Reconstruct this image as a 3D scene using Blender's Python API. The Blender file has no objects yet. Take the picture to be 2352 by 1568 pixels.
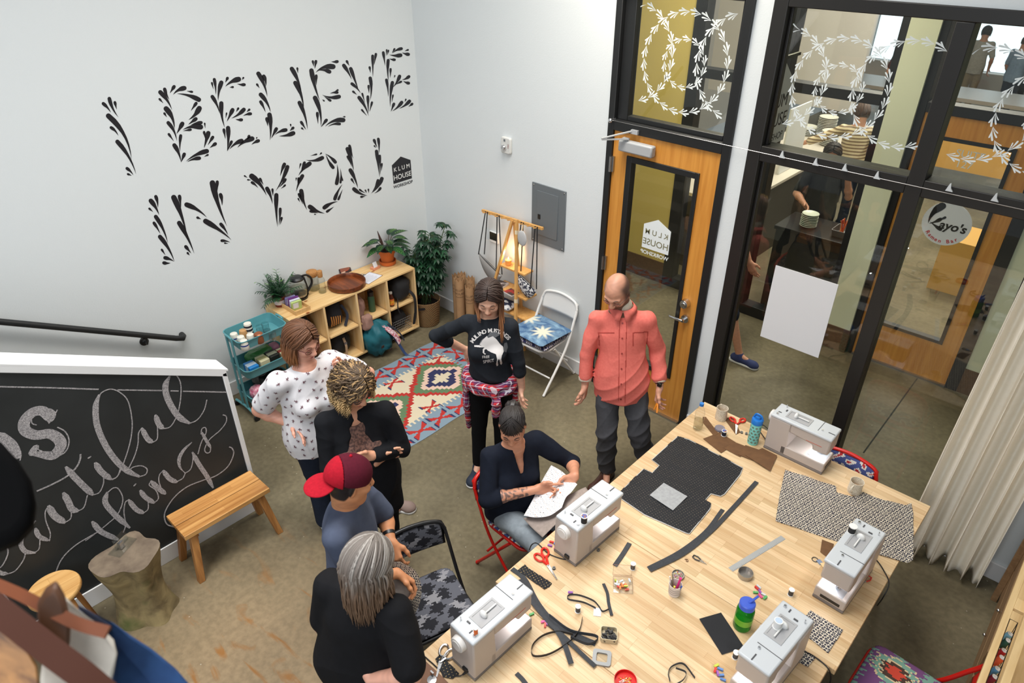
import bpy, bmesh, math, random
import numpy as np
from mathutils import Vector, Matrix
from mathutils.bvhtree import BVHTree

SC = bpy.context.scene
COL = SC.collection
random.seed(7)
PI = math.pi
# ------------------------------------------------------------------ camera
CAMR = np.array([[0.7303512, 0.6830711, -0.0010172], [0.3616113, -0.3879035, -0.8478020], [-0.5795036, 0.6188254, -0.5303119]])
CAMF, CAMX, CAMY = 1592.606, 1176.0, 784.0
CAMP = np.array([5.40243, -4.44502, 3.8])
cd = bpy.data.cameras.new('camera')
cd.sensor_width = 36.0
cd.lens = CAMF / 2352 * 36
cd.clip_start = 0.05
cd.dof.use_dof = True
cd.dof.focus_distance = 4.6
cd.dof.aperture_fstop = 3.2
cam = bpy.data.objects.new('camera', cd)
COL.objects.link(cam)
_m = Matrix.Identity(4)
for i in range(3):
 _m[i][0], _m[i][1], _m[i][2], _m[i][3] = CAMR[0][i], -CAMR[1][i], -CAMR[2][i], CAMP[i]
cam.matrix_world = _m
SC.camera = cam
# ------------------------------------------------------------------ world, lights, exposure
W = bpy.data.worlds.new('world')
SC.world = W
W.use_nodes = True
W.node_tree.nodes['Background'].inputs[0].default_value = (0.90, 0.96, 1.0, 1)
W.node_tree.nodes['Background'].inputs[1].default_value = 0.25

def area(name, loc, aim, size, power, col, sy=None, spread=PI):
 l = bpy.data.lights.new(name, 'AREA')
 l.shape = 'RECTANGLE'
 l.size, l.size_y = size, sy or size
 l.energy, l.color, l.spread = power, col, spread
 o = bpy.data.objects.new(name, l)
 o.location = loc
 o.rotation_euler = (Vector(aim) - Vector(loc)).to_track_quat('-Z', 'Y').to_euler()
 COL.objects.link(o)
 return o
area('ceiling_light_stairs', (2.5, -4.0, 6.3), (2.35, -3.6, 0.0), 1.6, 86, (1.0, 0.975, 0.94), 3.0, math.radians(105))
area('ceiling_light_table', (2.9, -2.0, 6.3), (2.8, -1.9, 0.0), 1.4, 70, (1.0, 0.97, 0.93), 3.0, math.radians(105))
area('street_daylight', (5.2, -8.0, 4.6), (2.2, -0.5, 1.4), 3.0, 165, (0.88, 0.94, 1.0), 2.4)
area('corridor_light', (2.6, 1.1, 4.1), (2.6, 1.1, 0.0), 0.5, 140, (1.0, 0.90, 0.74), 4.2)
area('kitchen_light', (3.0, 5.6, 4.8), (3.0, 5.4, 0.0), 2.4, 380, (1.0, 0.88, 0.74), 4.0)
vs = SC.view_settings
vs.view_transform, vs.look, vs.gamma, vs.use_curve_mapping = 'Standard', 'None', 1.0, False
vs.exposure = 0.0
SC.cycles.transparent_max_bounces = 32

# ------------------------------------------------------------------ pixels of the photo to points on known planes
def ray(px, py):
 return CAMR.T @ np.array([(px - CAMX) / CAMF, (py - CAMY) / CAMF, 1.0])
def on(ax, v, px, py):
 r = ray(px, py)
 return Vector(CAMP + r * ((v - CAMP[ax]) / r[ax]))
def F(px, py, z=0.0): return on(2, z, px, py)      # horizontal plane
def WB(px, py, y=0.0): return on(1, y, px, py)     # plane parallel to the back wall
def WL(px, py, x=0.0): return on(0, x, px, py)     # plane parallel to the left wall
def AT(px, py, d):                                 # point on the ray at depth d
 return Vector(CAMP + ray(px, py) * d)

# ------------------------------------------------------------------ materials
def S(r, g, b, a=1.0):
 f = lambda c: (c / 255 / 12.92) if c <= 10.3 else ((c / 255 + 0.055) / 1.055) ** 2.4
 return (f(r), f(g), f(b), a)
MC = {}
def nodes_of(name):
 m = bpy.data.materials.new(name)
 m.use_nodes = True
 nt = m.node_tree
 b = nt.nodes['Principled BSDF']
 return m, nt, b
def N(nt, typ, **kw):
 n = nt.nodes.new(typ)
 for k, v in kw.items():
  if k.startswith('i_'):
   n.inputs[k[2:].replace('_', ' ')].default_value = v
  else:
   setattr(n, k, v)
 return n
def mix_col(nt, fac, a, b, mode='MIX'):
 n = nt.nodes.new('ShaderNodeMix')
 n.data_type, n.blend_type = 'RGBA', mode
 for i, v in ((0, fac), (6, a), (7, b)):
  if hasattr(v, 'links') or isinstance(v, bpy.types.NodeSocket):
   nt.links.new(v, n.inputs[i])
  else:
   n.inputs[i].default_value = v
 return n.outputs[2]
def mat(name, col, rough=0.6, metal=0.0, noise=None, bump=None, col2=None, trans=0.0, ior=1.45, alpha=1.0, emit=None, coat=0.0, sheen=0.0, spec=0.5):
 if name in MC: return MC[name]
 m, nt, b = nodes_of(name)
 b.inputs['Base Color'].default_value = col
 b.inputs['Roughness'].default_value = rough
 b.inputs['Metallic'].default_value = metal
 b.inputs['Specular IOR Level'].default_value = spec
 if trans: b.inputs['Transmission Weight'].default_value = trans; b.inputs['IOR'].default_value = ior
 if alpha < 1: b.inputs['Alpha'].default_value = alpha
 if coat: b.inputs['Coat Weight'].default_value = coat
 if sheen: b.inputs['Sheen Weight'].default_value = sheen
 if emit: b.inputs['Emission Color'].default_value = emit[0]; b.inputs['Emission Strength'].default_value = emit[1]
 tc = nt.nodes.new('ShaderNodeTexCoord')
 if noise:
  nz = N(nt, 'ShaderNodeTexNoise', i_Scale=noise[0], i_Detail=5.0)
  nt.links.new(tc.outputs['Object'], nz.inputs['Vector'])
  rp = N(nt, 'ShaderNodeValToRGB')
  rp.color_ramp.elements[0].position, rp.color_ramp.elements[1].position = 0.5 - noise[1], 0.5 + noise[1]
  nt.links.new(nz.outputs['Fac'], rp.inputs[0])
  c2 = col2 or tuple(min(1, c * 0.72) for c in col[:3]) + (1,)
  nt.links.new(mix_col(nt, rp.outputs[0], col, c2), b.inputs['Base Color'])
 if bump:
  nb = N(nt, 'ShaderNodeTexNoise', i_Scale=bump[0], i_Detail=4.0)
  nt.links.new(tc.outputs['Object'], nb.inputs['Vector'])
  bp = N(nt, 'ShaderNodeBump', i_Strength=bump[1], i_Distance=0.01)
  nt.links.new(nb.outputs['Fac'], bp.inputs['Height'])
  nt.links.new(bp.outputs['Normal'], b.inputs['Normal'])
 MC[name] = m
 return m
def glassmat(name, col=(1, 1, 1, 1), refl=1.0, tint=0.0):
 """thin clear sheet: see-through with a Fresnel reflection"""
 if name in MC: return MC[name]
 m, nt, b = nodes_of(name)
 nt.nodes.remove(b)
 out = nt.nodes['Material Output']
 tr = N(nt, 'ShaderNodeBsdfTransparent'); tr.inputs[0].default_value = col
 gl = N(nt, 'ShaderNodeBsdfGlossy'); gl.inputs['Roughness'].default_value = 0.0
 lw = N(nt, 'ShaderNodeLayerWeight'); lw.inputs[0].default_value = 0.5
 pw = N(nt, 'ShaderNodeMath', operation='POWER'); pw.inputs[1].default_value = 4.0
 mu = N(nt, 'ShaderNodeMath', operation='MULTIPLY_ADD'); mu.inputs[1].default_value = 0.55 * refl; mu.inputs[2].default_value = 0.04 * refl
 mx = N(nt, 'ShaderNodeMixShader')
 nt.links.new(lw.outputs['Facing'], pw.inputs[0]); nt.links.new(pw.outputs[0], mu.inputs[0]); nt.links.new(mu.outputs[0], mx.inputs[0])
 nt.links.new(tr.outputs[0], mx.inputs[1]); nt.links.new(gl.outputs[0], mx.inputs[2])
 nt.links.new(mx.outputs[0], out.inputs[0])
 MC[name] = m
 return m
def wood(name, c1, c2, axis=0, scale=6.0, rough=0.5, planks=None, knots=0.0):
 """long grain along one object axis; planks = (length, width, plane axes) lays staves of different tone"""
 if name in MC: return MC[name]
 m, nt, b = nodes_of(name)
 tc = nt.nodes.new('ShaderNodeTexCoord')
 mp = N(nt, 'ShaderNodeMapping')
 sc = [14.0, 14.0, 14.0]; sc[axis] = 0.9
 mp.inputs['Scale'].default_value = [s * scale / 6 for s in sc]
 nt.links.new(tc.outputs['Object'], mp.inputs[0])
 nz = N(nt, 'ShaderNodeTexNoise', i_Scale=2.4, i_Detail=8.0, i_Distortion=0.8)
 nt.links.new(mp.outputs[0], nz.inputs['Vector'])
 rp = N(nt, 'ShaderNodeValToRGB')
 rp.color_ramp.elements[0].position, rp.color_ramp.elements[1].position = 0.33, 0.68
 rp.color_ramp.elements[0].color, rp.color_ramp.elements[1].color = c1, c2
 nt.links.new(nz.outputs['Fac'], rp.inputs[0])
 res = rp.outputs[0]
 if planks:
  mp2 = N(nt, 'ShaderNodeMapping')
  if planks[2] == 'yx': mp2.inputs['Rotation'].default_value = (0, 0, PI / 2)
  if planks[2] == 'xz': mp2.inputs['Rotation'].default_value = (PI / 2, 0, 0)
  nt.links.new(tc.outputs['Object'], mp2.inputs[0])
  br = N(nt, 'ShaderNodeTexBrick', i_Scale=1.0, i_Mortar_Size=0.0006, i_Bias=0.0, i_Brick_Width=planks[0], i_Row_Height=planks[1])
  br.offset, br.offset_frequency = 0.37, 3
  k = planks[3] if len(planks) > 3 else 0.25
  br.inputs['Color1'].default_value = (1 - k, 1 - k * 1.35, 1 - k * 1.8, 1)
  br.inputs['Color2'].default_value = (1.05, 1.05, 1.05, 1)
  br.inputs['Mortar'].default_value = (0.62, 0.5, 0.4, 1)
  nt.links.new(mp2.outputs[0], br.inputs['Vector'])
  res = mix_col(nt, 1.0, res, br.outputs['Color'], 'MULTIPLY')
 if knots:
  vo = N(nt, 'ShaderNodeTexVoronoi', i_Scale=knots)
  mp3 = N(nt, 'ShaderNodeMapping'); s3 = [1.0, 1.0, 1.0]; s3[axis] = 0.55
  mp3.inputs['Scale'].default_value = s3
  nt.links.new(tc.outputs['Object'], mp3.inputs[0]); nt.links.new(mp3.outputs[0], vo.inputs['Vector'])
  r3 = N(nt, 'ShaderNodeValToRGB')
  r3.color_ramp.elements[0].position, r3.color_ramp.elements[1].position = 0.05, 0.10
  r3.color_ramp.elements[0].color, r3.color_ramp.elements[1].color = (1, 1, 1, 1), (0, 0, 0, 1)
  nt.links.new(vo.outputs['Distance'], r3.inputs[0])
  res = mix_col(nt, r3.outputs[0], res, S(150, 88, 40))
 nt.links.new(res, b.inputs['Base Color'])
 b.inputs['Roughness'].default_value = rough
 MC[name] = m
 return m
def vcol(name, rough=0.6, sss=0.0, noise=0.0, sheen=0.0, bump=None):
 """albedo from the mesh's own colour attribute 'Col'"""
 if name in MC: return MC[name]
 m, nt, b = nodes_of(name)
 at = N(nt, 'ShaderNodeVertexColor'); at.layer_name = 'Col'
 nt.links.new(at.outputs[0], b.inputs['Base Color'])
 b.inputs['Roughness'].default_value = rough
 if sheen: b.inputs['Sheen Weight'].default_value = sheen
 if sss:
  b.inputs['Subsurface Weight'].default_value = sss
  b.inputs['Subsurface Radius'].default_value = (0.012, 0.005, 0.003)
  b.inputs['Subsurface Scale'].default_value = 0.6
 MC[name] = m
 return m

# ------------------------------------------------------------------ objects
FR = {}
def tag(o, label=None, cat=None, group=None, kind=None):
 for k, v in (('label', label), ('category', cat), ('group', group), ('kind', kind)):
  if v: o[k] = v
 return o
def thing(name, label, cat, loc=(0, 0, 0), rz=0.0, group=None):
 o = bpy.data.objects.new(name, None)
 o.empty_display_size = 0.05
 o.location, o.rotation_euler = loc, (0, 0, rz)
 COL.objects.link(o)
 FR[o.name] = Matrix.Translation(Vector(loc)) @ Matrix.Rotation(rz, 4, 'Z')
 return tag(o, label, cat, group)
def dup(o, parent=None, **kw):
 c = o.copy()
 COL.objects.link(c)
 if parent: c.parent = parent
 for ch in list(o.children): dup(ch, c)
 return c
def place(src, label, loc, rz=0.0, group=None):
 c = dup(src)
 c.location, c.rotation_euler = loc, (0, 0, rz)
 c['label'] = label
 if group: c['group'] = group
 FR[c.name] = Matrix.Translation(Vector(loc)) @ Matrix.Rotation(rz, 4, 'Z')
 return c
class MB:
 def __init__(s): s.v, s.f, s.m, s.M, s.k = [], [], [], None, 0
 def add(s, vs, fs, m=None):
  n = len(s.v)
  for p in vs:
   p = Vector(p)
   s.v.append(s.M @ p if s.M else p)
  s.f += [tuple(i + n for i in f) for f in fs]
  s.m += [s.k if m is None else m] * len(fs)
  return s
 def box(s, c, size, rot=None, m=None):
  x, y, z = [d / 2 for d in size]
  vs = [Vector((a * x, b * y, e * z)) for a in (-1, 1) for b in (-1, 1) for e in (-1, 1)]
  if rot is not None:
   R = rot if isinstance(rot, Matrix) else Matrix.Rotation(rot, 3, 'Z')
   vs = [R @ v for v in vs]
  return s.add([v + Vector(c) for v in vs], [(0, 1, 3, 2), (4, 6, 7, 5), (0, 4, 5, 1), (2, 3, 7, 6), (0, 2, 6, 4), (1, 5, 7, 3)], m)
 def bb(s, a, b, m=None):
  return s.box([(a[i] + b[i]) / 2 for i in range(3)], [abs(b[i] - a[i]) for i in range(3)], None, m)
 def tube(s, pts, r, n=8, closed=False, m=None, sq=None):
  P = [Vector(p) for p in pts]
  L = len(P)
  R = r if hasattr(r, '__len__') else [r] * L
  vs, fs, up = [], [], None
  for i, p in enumerate(P):
   a = P[(i - 1) % L] if (closed or i > 0) else p
   b = P[(i + 1) % L] if (closed or i < L - 1) else p
   t = (b - a)
   t = t.normalized() if t.length > 1e-9 else Vector((0, 0, 1))
   if up is None:
    up = t.orthogonal().normalized()
   up = (up - t * up.dot(t))
   up = up.normalized() if up.length > 1e-6 else t.orthogonal().normalized()
   w = t.cross(up)
   for j in range(n):
    an = 2 * PI * j / n
    vs.append(p + (up * math.cos(an) + w * math.sin(an) * (sq or 1)) * R[i])
  K = L if closed else L - 1
  for i in range(K):
   for j in range(n):
    fs.append((i * n + j, i * n + (j + 1) % n, ((i + 1) % L) * n + (j + 1) % n, ((i + 1) % L) * n + j))
  if not closed: fs += [tuple(range(n - 1, -1, -1)), tuple((L - 1) * n + j for j in range(n))]
  return s.add(vs, fs, m)
 def cyl(s, a, b, r, r2=None, n=20, m=None):
  return s.tube([a, b], [r, r if r2 is None else r2], n, False, m)
 def lathe(s, prof, c=(0, 0, 0), n=28, m=None, axis=None, close=False):
  c = Vector(c)
  A = Vector(axis).normalized() if axis is not None else Vector((0, 0, 1))
  U = A.orthogonal().normalized(); V = A.cross(U)
  vs, fs = [], []
  for r, z in prof:
   for j in range(n):
    an = 2 * PI * j / n
    vs.append(c + A * z + (U * math.cos(an) + V * math.sin(an)) * max(r, 1e-5))
  for i in range(len(prof) - 1):
   for j in range(n):
    fs.append((i * n + j, i * n + (j + 1) % n, (i + 1) * n + (j + 1) % n, (i + 1) * n + j))
  return s.add(vs, fs, m)
 def ball(s, c, r, n=16, m=None, rot=None):
  r = r if hasattr(r, '__len__') else (r, r, r)
  c = Vector(c)
  h = max(6, n // 2)
  vs, fs = [], []
  for i in range(h + 1):
   t = PI * i / h
   for j in range(n):
    a = 2 * PI * j / n
    v = Vector((r[0] * math.sin(t) * math.cos(a), r[1] * math.sin(t) * math.sin(a), r[2] * math.cos(t)))
    vs.append(c + (rot @ v if rot else v))
  for i in range(h):
   for j in range(n):
    fs.append((i * n + j, (i + 1) * n + j, (i + 1) * n + (j + 1) % n, i * n + (j + 1) % n))
  return s.add(vs, fs, m)
 def prism(s, poly, off, m=None):
  """poly: 3D points of a flat outline; off: extrusion vector"""
  P = [Vector(p) for p in poly]; n = len(P); o = Vector(off)
  return s.add(P + [p + o for p in P], [tuple(range(n - 1, -1, -1)), tuple(range(n, 2 * n))] + [(i, (i + 1) % n, n + (i + 1) % n, n + i) for i in range(n)], m)
 def strip(s, pts, wid, nrm, th=0.0015, m=None):
  """flat band along pts, lying across vector(s) nrm x tangent"""
  P = [Vector(p) for p in pts]; L = len(P)
  vs, fs = [], []
  for i, p in enumerate(P):
   t = (P[min(i + 1, L - 1)] - P[max(i - 1, 0)]).normalized()
   nn = Vector(nrm[i] if hasattr(nrm[0], '__len__') else nrm).normalized()
   w = t.cross(nn).normalized()
   nn = w.cross(t)
   ww = (wid[i] if hasattr(wid, '__len__') else wid) / 2
   vs += [p - w * ww, p + w * ww, p + w * ww + nn * th, p - w * ww + nn * th]
  for i in range(L - 1):
   a, b = i * 4, i * 4 + 4
   for j in range(4): fs.append((a + j, a + (j + 1) % 4, b + (j + 1) % 4, b + j))
  fs += [(3, 2, 1, 0), (L * 4 - 4, L * 4 - 3, L * 4 - 2, L * 4 - 1)]
  return s.add(vs, fs, m)
 def sheet(s, fn, nu, nv, colf=None, mask=None, th=0.0, m=None):
  """fn(u,v)->point; colf(u,v)->material index at each cell"""
  vs = [fn(i / nu, j / nv) for i in range(nu + 1) for j in range(nv + 1)]
  fs, ms = [], []
  for i in range(nu):
   for j in range(nv):
    u, v = (i + .5) / nu, (j + .5) / nv
    if mask and not mask(u, v): continue
    a = i * (nv + 1) + j
    fs.append((a, a + nv + 1, a + nv + 2, a + 1))
    ms.append(colf(u, v) if colf else (s.k if m is None else m))
  n0 = len(s.m)
  s.add(vs, fs)
  s.m[n0:] = ms
  return s
 def build(s, name, mats, parent=None, local=False, origin=None, bev=0, seg=2, smooth=True, ang=40, solid=0, sub=0):
  me = bpy.data.meshes.new(name)
  if parent is not None and not local:
   inv = FR[parent.name].inverted()
   vs = [inv @ v for v in s.v]
  elif origin is not None:
   o3 = Vector(origin); vs = [v - o3 for v in s.v]
  else: vs = s.v
  me.from_pydata([tuple(v) for v in vs], [], s.f)
  me.update()
  for mm in (mats if isinstance(mats, (list, tuple)) else [mats]): me.materials.append(mm)
  if max(s.m, default=0): me.polygons.foreach_set('material_index', s.m)
  if smooth:
   me.polygons.foreach_set('use_smooth', [True] * len(me.polygons))
   me.set_sharp_from_angle(angle=math.radians(ang))
  o = bpy.data.objects.new(name, me)
  COL.objects.link(o)
  if origin is not None: o.location = origin
  FR[o.name] = FR[parent.name] if parent is not None else Matrix.Translation(Vector(origin) if origin is not None else Vector())
  if parent is not None: o.parent = parent
  if sub:
   md = o.modifiers.new('sub', 'SUBSURF'); md.levels = md.render_levels = sub
  if solid:
   md = o.modifiers.new('solid', 'SOLIDIFY'); md.thickness = solid; md.offset = 0
  if bev:
   md = o.modifiers.new('bevel', 'BEVEL'); md.width, md.segments, md.limit_method = bev, seg, 'ANGLE'
   md.angle_limit = math.radians(40); md.harden_normals = False
  return o
def struct(o): o['kind'] = 'structure'; return o
def spline(pts, n=6):
 """Catmull-Rom through pts (any dimension)"""
 P = [np.array(p, float) for p in pts]
 if len(P) < 3: return [tuple(P[0] + (P[-1] - P[0]) * i / n) for i in range(n + 1)]
 P = [2 * P[0] - P[1]] + P + [2 * P[-1] - P[-2]]
 out = []
 for i in range(1, len(P) - 2):
  for k in range(n):
   t = k / n
   out.append(tuple(0.5 * (2 * P[i] + (P[i + 1] - P[i - 1]) * t + (2 * P[i - 1] - 5 * P[i] + 4 * P[i + 1] - P[i + 2]) * t * t + (3 * P[i] - P[i - 1] - 3 * P[i + 1] + P[i + 2]) * t ** 3)))
 out.append(tuple(P[-2]))
 return out
def glyphs(txt, size=1.0, align='LEFT', bold=0.0, shear=0.0, spacing=1.0, line=1.0):
 """letters as flat triangles: list of 2-D verts and faces"""
 cu = bpy.data.curves.new('t', 'FONT')
 cu.body, cu.size, cu.align_x, cu.offset, cu.shear, cu.space_character, cu.space_line = txt, size, align, bold, shear, spacing, line
 cu.resolution_u = 4
 ob = bpy.data.objects.new('t', cu)
 COL.objects.link(ob)
 dg = bpy.context.evaluated_depsgraph_get()
 me = ob.evaluated_get(dg).to_mesh()
 vs = [(v.co.x, v.co.y) for v in me.vertices]
 fs = [tuple(p.vertices) for p in me.polygons]
 ob.evaluated_get(dg).to_mesh_clear()
 bpy.data.objects.remove(ob); bpy.data.curves.remove(cu)
 return vs, fs
def write(mb, txt, o, u, v, size, m=None, **kw):
 vs, fs = glyphs(txt, size, **kw)
 o, u, v = Vector(o), Vector(u), Vector(v)
 mb.add([o + u * x + v * y for x, y in vs], fs, m)
def rrect(w, h, r, n=5):
 out = []
 for cx, cy, a0 in ((w / 2 - r, h / 2 - r, 0), (-w / 2 + r, h / 2 - r, PI / 2), (-w / 2 + r, -h / 2 + r, PI), (w / 2 - r, -h / 2 + r, 3 * PI / 2)):
  for i in range(n + 1):
   a = a0 + PI / 2 * i / n
   out.append((cx + r * math.cos(a), cy + r * math.sin(a)))
 return out

# common materials
BLACKM = mat('black_painted_metal', S(26, 27, 28), 0.45)
BLACKP = mat('black_plastic', S(22, 22, 24), 0.4)
WHITEP = mat('white_paint', S(232, 232, 230), 0.45)
CHROME = mat('chrome', S(210, 210, 212), 0.18, 1.0)
STEEL = mat('brushed_steel', S(165, 165, 165), 0.35, 1.0)
RED = mat('red_plastic', S(206, 44, 30), 0.35)
CLEAR = glassmat('clear_plastic', (0.96, 0.97, 0.98, 1), 1.0)
# ================================================================== SETTING
wallm = mat('white_wall', (0.71, 0.745, 0.755, 1), 0.75, bump=(90, 0.10))
trimw = mat('white_trim', (0.78, 0.78, 0.78, 1), 0.5)
YELW = mat('ochre_wall', S(226, 202, 112), 0.7)
CREAMW = mat('cream_wall', S(226, 228, 196), 0.7)
BROWNB = mat('brown_base', S(104, 74, 48), 0.6, noise=(60, .2))
DOORW = wood('maple_door', S(216, 150, 66), S(196, 128, 50), 2, 5, 0.42)
PANE = glassmat('window_glass', (0.95, 0.97, 0.96, 1), 1.0)

def floor_mat():
 m, nt, b = nodes_of('polished_concrete')
 tc = nt.nodes.new('ShaderNodeTexCoord')
 L = nt.links.new
 def nz(sc, det=6, dist=0.0, off=(0, 0, 0), stretch=(1, 1, 1)):
  mp = N(nt, 'ShaderNodeMapping'); mp.inputs['Location'].default_value = off; mp.inputs['Scale'].default_value = stretch
  L(tc.outputs['Object'], mp.inputs[0])
  n = N(nt, 'ShaderNodeTexNoise', i_Scale=sc, i_Detail=det, i_Distortion=dist); L(mp.outputs[0], n.inputs['Vector'])
  return n.outputs['Fac']
 def ramp(s, a, c, p0=0.35, p1=0.65):
  r = N(nt, 'ShaderNodeValToRGB'); e = r.color_ramp.elements
  e[0].position, e[1].position, e[0].color, e[1].color = p0, p1, a, c
  L(s, r.inputs[0]); return r.outputs[0]
 base = ramp(nz(1.1, 7, 0.6), S(92, 84, 65), S(126, 117, 94))
 fine = ramp(nz(26, 4), (0.86, 0.86, 0.86, 1), (1.1, 1.1, 1.1, 1))
 col = mix_col(nt, 1.0, base, fine, 'MULTIPLY')
 # stair light's pool painted paler by the chalkboard wall, with rust and dirt stains
 sx = N(nt, 'ShaderNodeSeparateXYZ'); L(tc.outputs['Object'], sx.inputs[0])
 g = N(nt, 'ShaderNodeVectorMath', operation='DISTANCE'); g.inputs[1].default_value = (2.75, -3.75, 0)
 L(tc.outputs['Object'], g.inputs[0])
 area_f = N(nt, 'ShaderNodeMapRange'); area_f.inputs[1].default_value, area_f.inputs[2].default_value = 1.35, 0.35
 L(g.outputs['Value'], area_f.inputs[0])
 col = mix_col(nt, area_f.outputs[0], col, mix_col(nt, 1.0, S(146, 126, 98), fine, 'MULTIPLY'))
 rust = ramp(nz(5.0, 6, 1.2, (3, 1, 0), (0.5, 1.6, 1)), (0, 0, 0, 1), (1, 1, 1, 1), 0.57, 0.68)
 mu = N(nt, 'ShaderNodeMath', operation='MULTIPLY'); L(rust, mu.inputs[0]); L(area_f.outputs[0], mu.inputs[1])
 mu2 = N(nt, 'ShaderNodeMath', operation='MULTIPLY'); L(mu.outputs[0], mu2.inputs[0]); mu2.inputs[1].default_value = 0.9
 col = mix_col(nt, mu2.outputs[0], col, S(146, 98, 48))
 dirt = ramp(nz(0.9, 5, 0.3, (7, 2, 0)), (0, 0, 0, 1), (1, 1, 1, 1), 0.5, 0.75)
 mu3 = N(nt, 'ShaderNodeMath', operation='MULTIPLY'); L(dirt, mu3.inputs[0]); mu3.inputs[1].default_value = 0.35
 col = mix_col(nt, mu3.outputs[0], col, S(78, 72, 56))
 vo = N(nt, 'ShaderNodeTexVoronoi', i_Scale=13.0); L(tc.outputs['Object'], vo.inputs['Vector'])
 spk = ramp(vo.outputs['Distance'], (1, 1, 1, 1), (0, 0, 0, 1), 0.03, 0.06)
 mu4 = N(nt, 'ShaderNodeMath', operation='MULTIPLY'); L(spk, mu4.inputs[0]); mu4.inputs[1].default_value = 0.5
 col = mix_col(nt, mu4.outputs[0], col, S(214, 208, 192))
 L(col, b.inputs['Base Color'])
 rr = N(nt, 'ShaderNodeMapRange'); rr.inputs[3].default_value, rr.inputs[4].default_value = 0.34, 0.55
 L(nz(6, 4), rr.inputs[0]); L(rr.outputs[0], b.inputs['Roughness'])
 b.inputs['Specular IOR Level'].default_value = 0.25
 return m
CONC = floor_mat()
mb = MB(); mb.bb((-0.3, -6.5, -0.12), (7.5, 16.2, 0.0)); struct(mb.build('floor', CONC, smooth=False))
# saw-cut joint of the corridor slab
jm = mat('floor_joint', S(44, 48, 44), 0.8)
a, b_ = F(1983, 1040), F(2135, 830)
mb = MB(); mb.strip([a, b_], 0.012, (0, 0, 1), 0.0008); struct(mb.build('trim_9', jm))

H = 4.7
mb = MB(); mb.bb((-0.12, -6.5, 0), (0, 0.15, H)); struct(mb.build('wall_left', wallm, smooth=False))
mb = MB()
mb.bb((0, 0, 0), (2.264, 0.15, H)); mb.bb((2.264, 0, 3.36), (3.29, 0.15, H)); mb.bb((3.29, 0, 0), (3.41, 0.15, H))
mb.bb((3.41, 0, 3.37), (5.2, 0.15, H)); mb.bb((5.2, 0, 0), (6.6, 0.15, H))
struct(mb.build('wall_back', wallm, smooth=False))
mb = MB(); mb.bb((6.6, -6.5, 0), (6.72, 0.15, H)); struct(mb.build('wall_right', wallm, smooth=False))
mb = MB(); mb.bb((0.0, -0.018, 0), (2.26, 0.0, 0.14)); struct(mb.build('baseboard_back', trimw, bev=.004))
mb = MB(); mb.bb((0, -2.9, 0), (0.018, -0.018, 0.14)); struct(mb.build('baseboard_left', trimw, bev=.004))
mb = MB(); mb.bb((3.292, -0.018, 0), (3.408, 0, 0.14)); mb.bb((5.2, -0.018, 0), (6.6, 0, 0.14)); struct(mb.build('baseboard_right', trimw, bev=.004))

# ---- door with its frame and transom light
FRD = (-0.02, 0.12)
def fbar(mb, x0, x1, z0, z1, y=FRD): mb.bb((x0, y[0], z0), (x1, y[1], z1))
door = bpy.data.objects.new('door_1', None); COL.objects.link(door); FR['door_1'] = Matrix.Identity(4); struct(door)
mb = MB()
for q in ((2.264, 2.318, 0, 3.36), (3.226, 3.29, 0, 3.36), (2.318, 3.226, 2.362, 2.44), (2.318, 3.226, 3.31, 3.36)): fbar(mb, *q)
for q in ((2.318, 2.41, 2.44, 3.31), (3.20, 3.226, 2.44, 3.31), (2.41, 3.20, 2.44, 2.475)): fbar(mb, *q, (0.02, 0.09))
mb.build('door_frame', BLACKM, door, bev=.004)
mb = MB()
Y0, Y1 = 0.0, 0.045
for q in ((2.321, 2.455, 0.012, 2.357), (3.083, 3.222, 0.012, 2.357), (2.455, 3.083, 2.19, 2.357), (2.455, 3.083, 0.012, 0.405)): mb.bb((q[0], Y0, q[2]), (q[1], Y1, q[3]))
mb.build('door_leaf', DOORW, door)
mb = MB()
for q in ((2.455, 2.503, 0.405, 2.19), (3.05, 3.083, 0.405, 2.19), (2.503, 3.05, 2.145, 2.19), (2.503, 3.05, 0.405, 0.45)): mb.bb((q[0], -0.012, q[2]), (q[1], 0.057, q[3]))
mb.build('glazing_bead', BLACKM, door, bev=.003)
mb = MB(); mb.bb((2.503, 0.02, 0.45), (3.05, 0.026, 2.145)); mb.build('pane', PANE, door, smooth=False)
mb = MB(); mb.bb((2.41, 0.05, 2.475), (3.20, 0.056, 3.31)); mb.build('pane', PANE, door, smooth=False)
mb = MB(); mb.bb((2.33, -0.03, 0.0), (3.22, 0.0, 0.018)); mb.build('threshold', mat('aluminium', S(190, 192, 194), 0.3, 1.0), door)
mb = MB()
for z in (0.25, 1.25, 2.1): mb.cyl((2.32, -0.026, z - .06), (2.32, -0.026, z + .06), .011); mb.bb((2.31, -0.022, z - .06), (2.345, -0.002, z + .06))
mb.build('hinge', STEEL, door)
cl = MB(); cl.box((2.56, -0.045, 2.275), (0.30, 0.06, 0.085))
cl.build('door_closer', mat('closer_grey', S(168, 170, 172), 0.4), door, bev=.012)
ar = MB(); ar.box((2.46, -0.05, 2.325), (.05, .03, .02)); ar.strip([(2.49, -.06, 2.33), (2.36, -.22, 2.335)], .022, (0, 0, 1), .008); ar.strip([(2.36, -.22, 2.343), (2.50, -.03, 2.385)], .018, (0, 0, 1), .008); ar.box((2.52, -.03, 2.385), (.06, .02, .03))
ar.build('closer_arm', mat('closer_grey', S(168, 170, 172), 0.4), door)
hx = WB(1577, 695)
mb = MB(); mb.cyl((hx.x, 0, hx.z), (hx.x, -0.05, hx.z), .038, .033, 28); mb.cyl((hx.x, -.05, hx.z), (hx.x, -.058, hx.z), .02, .02, 20)
mb.build('deadbolt', CHROME, door, bev=.002)
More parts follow.
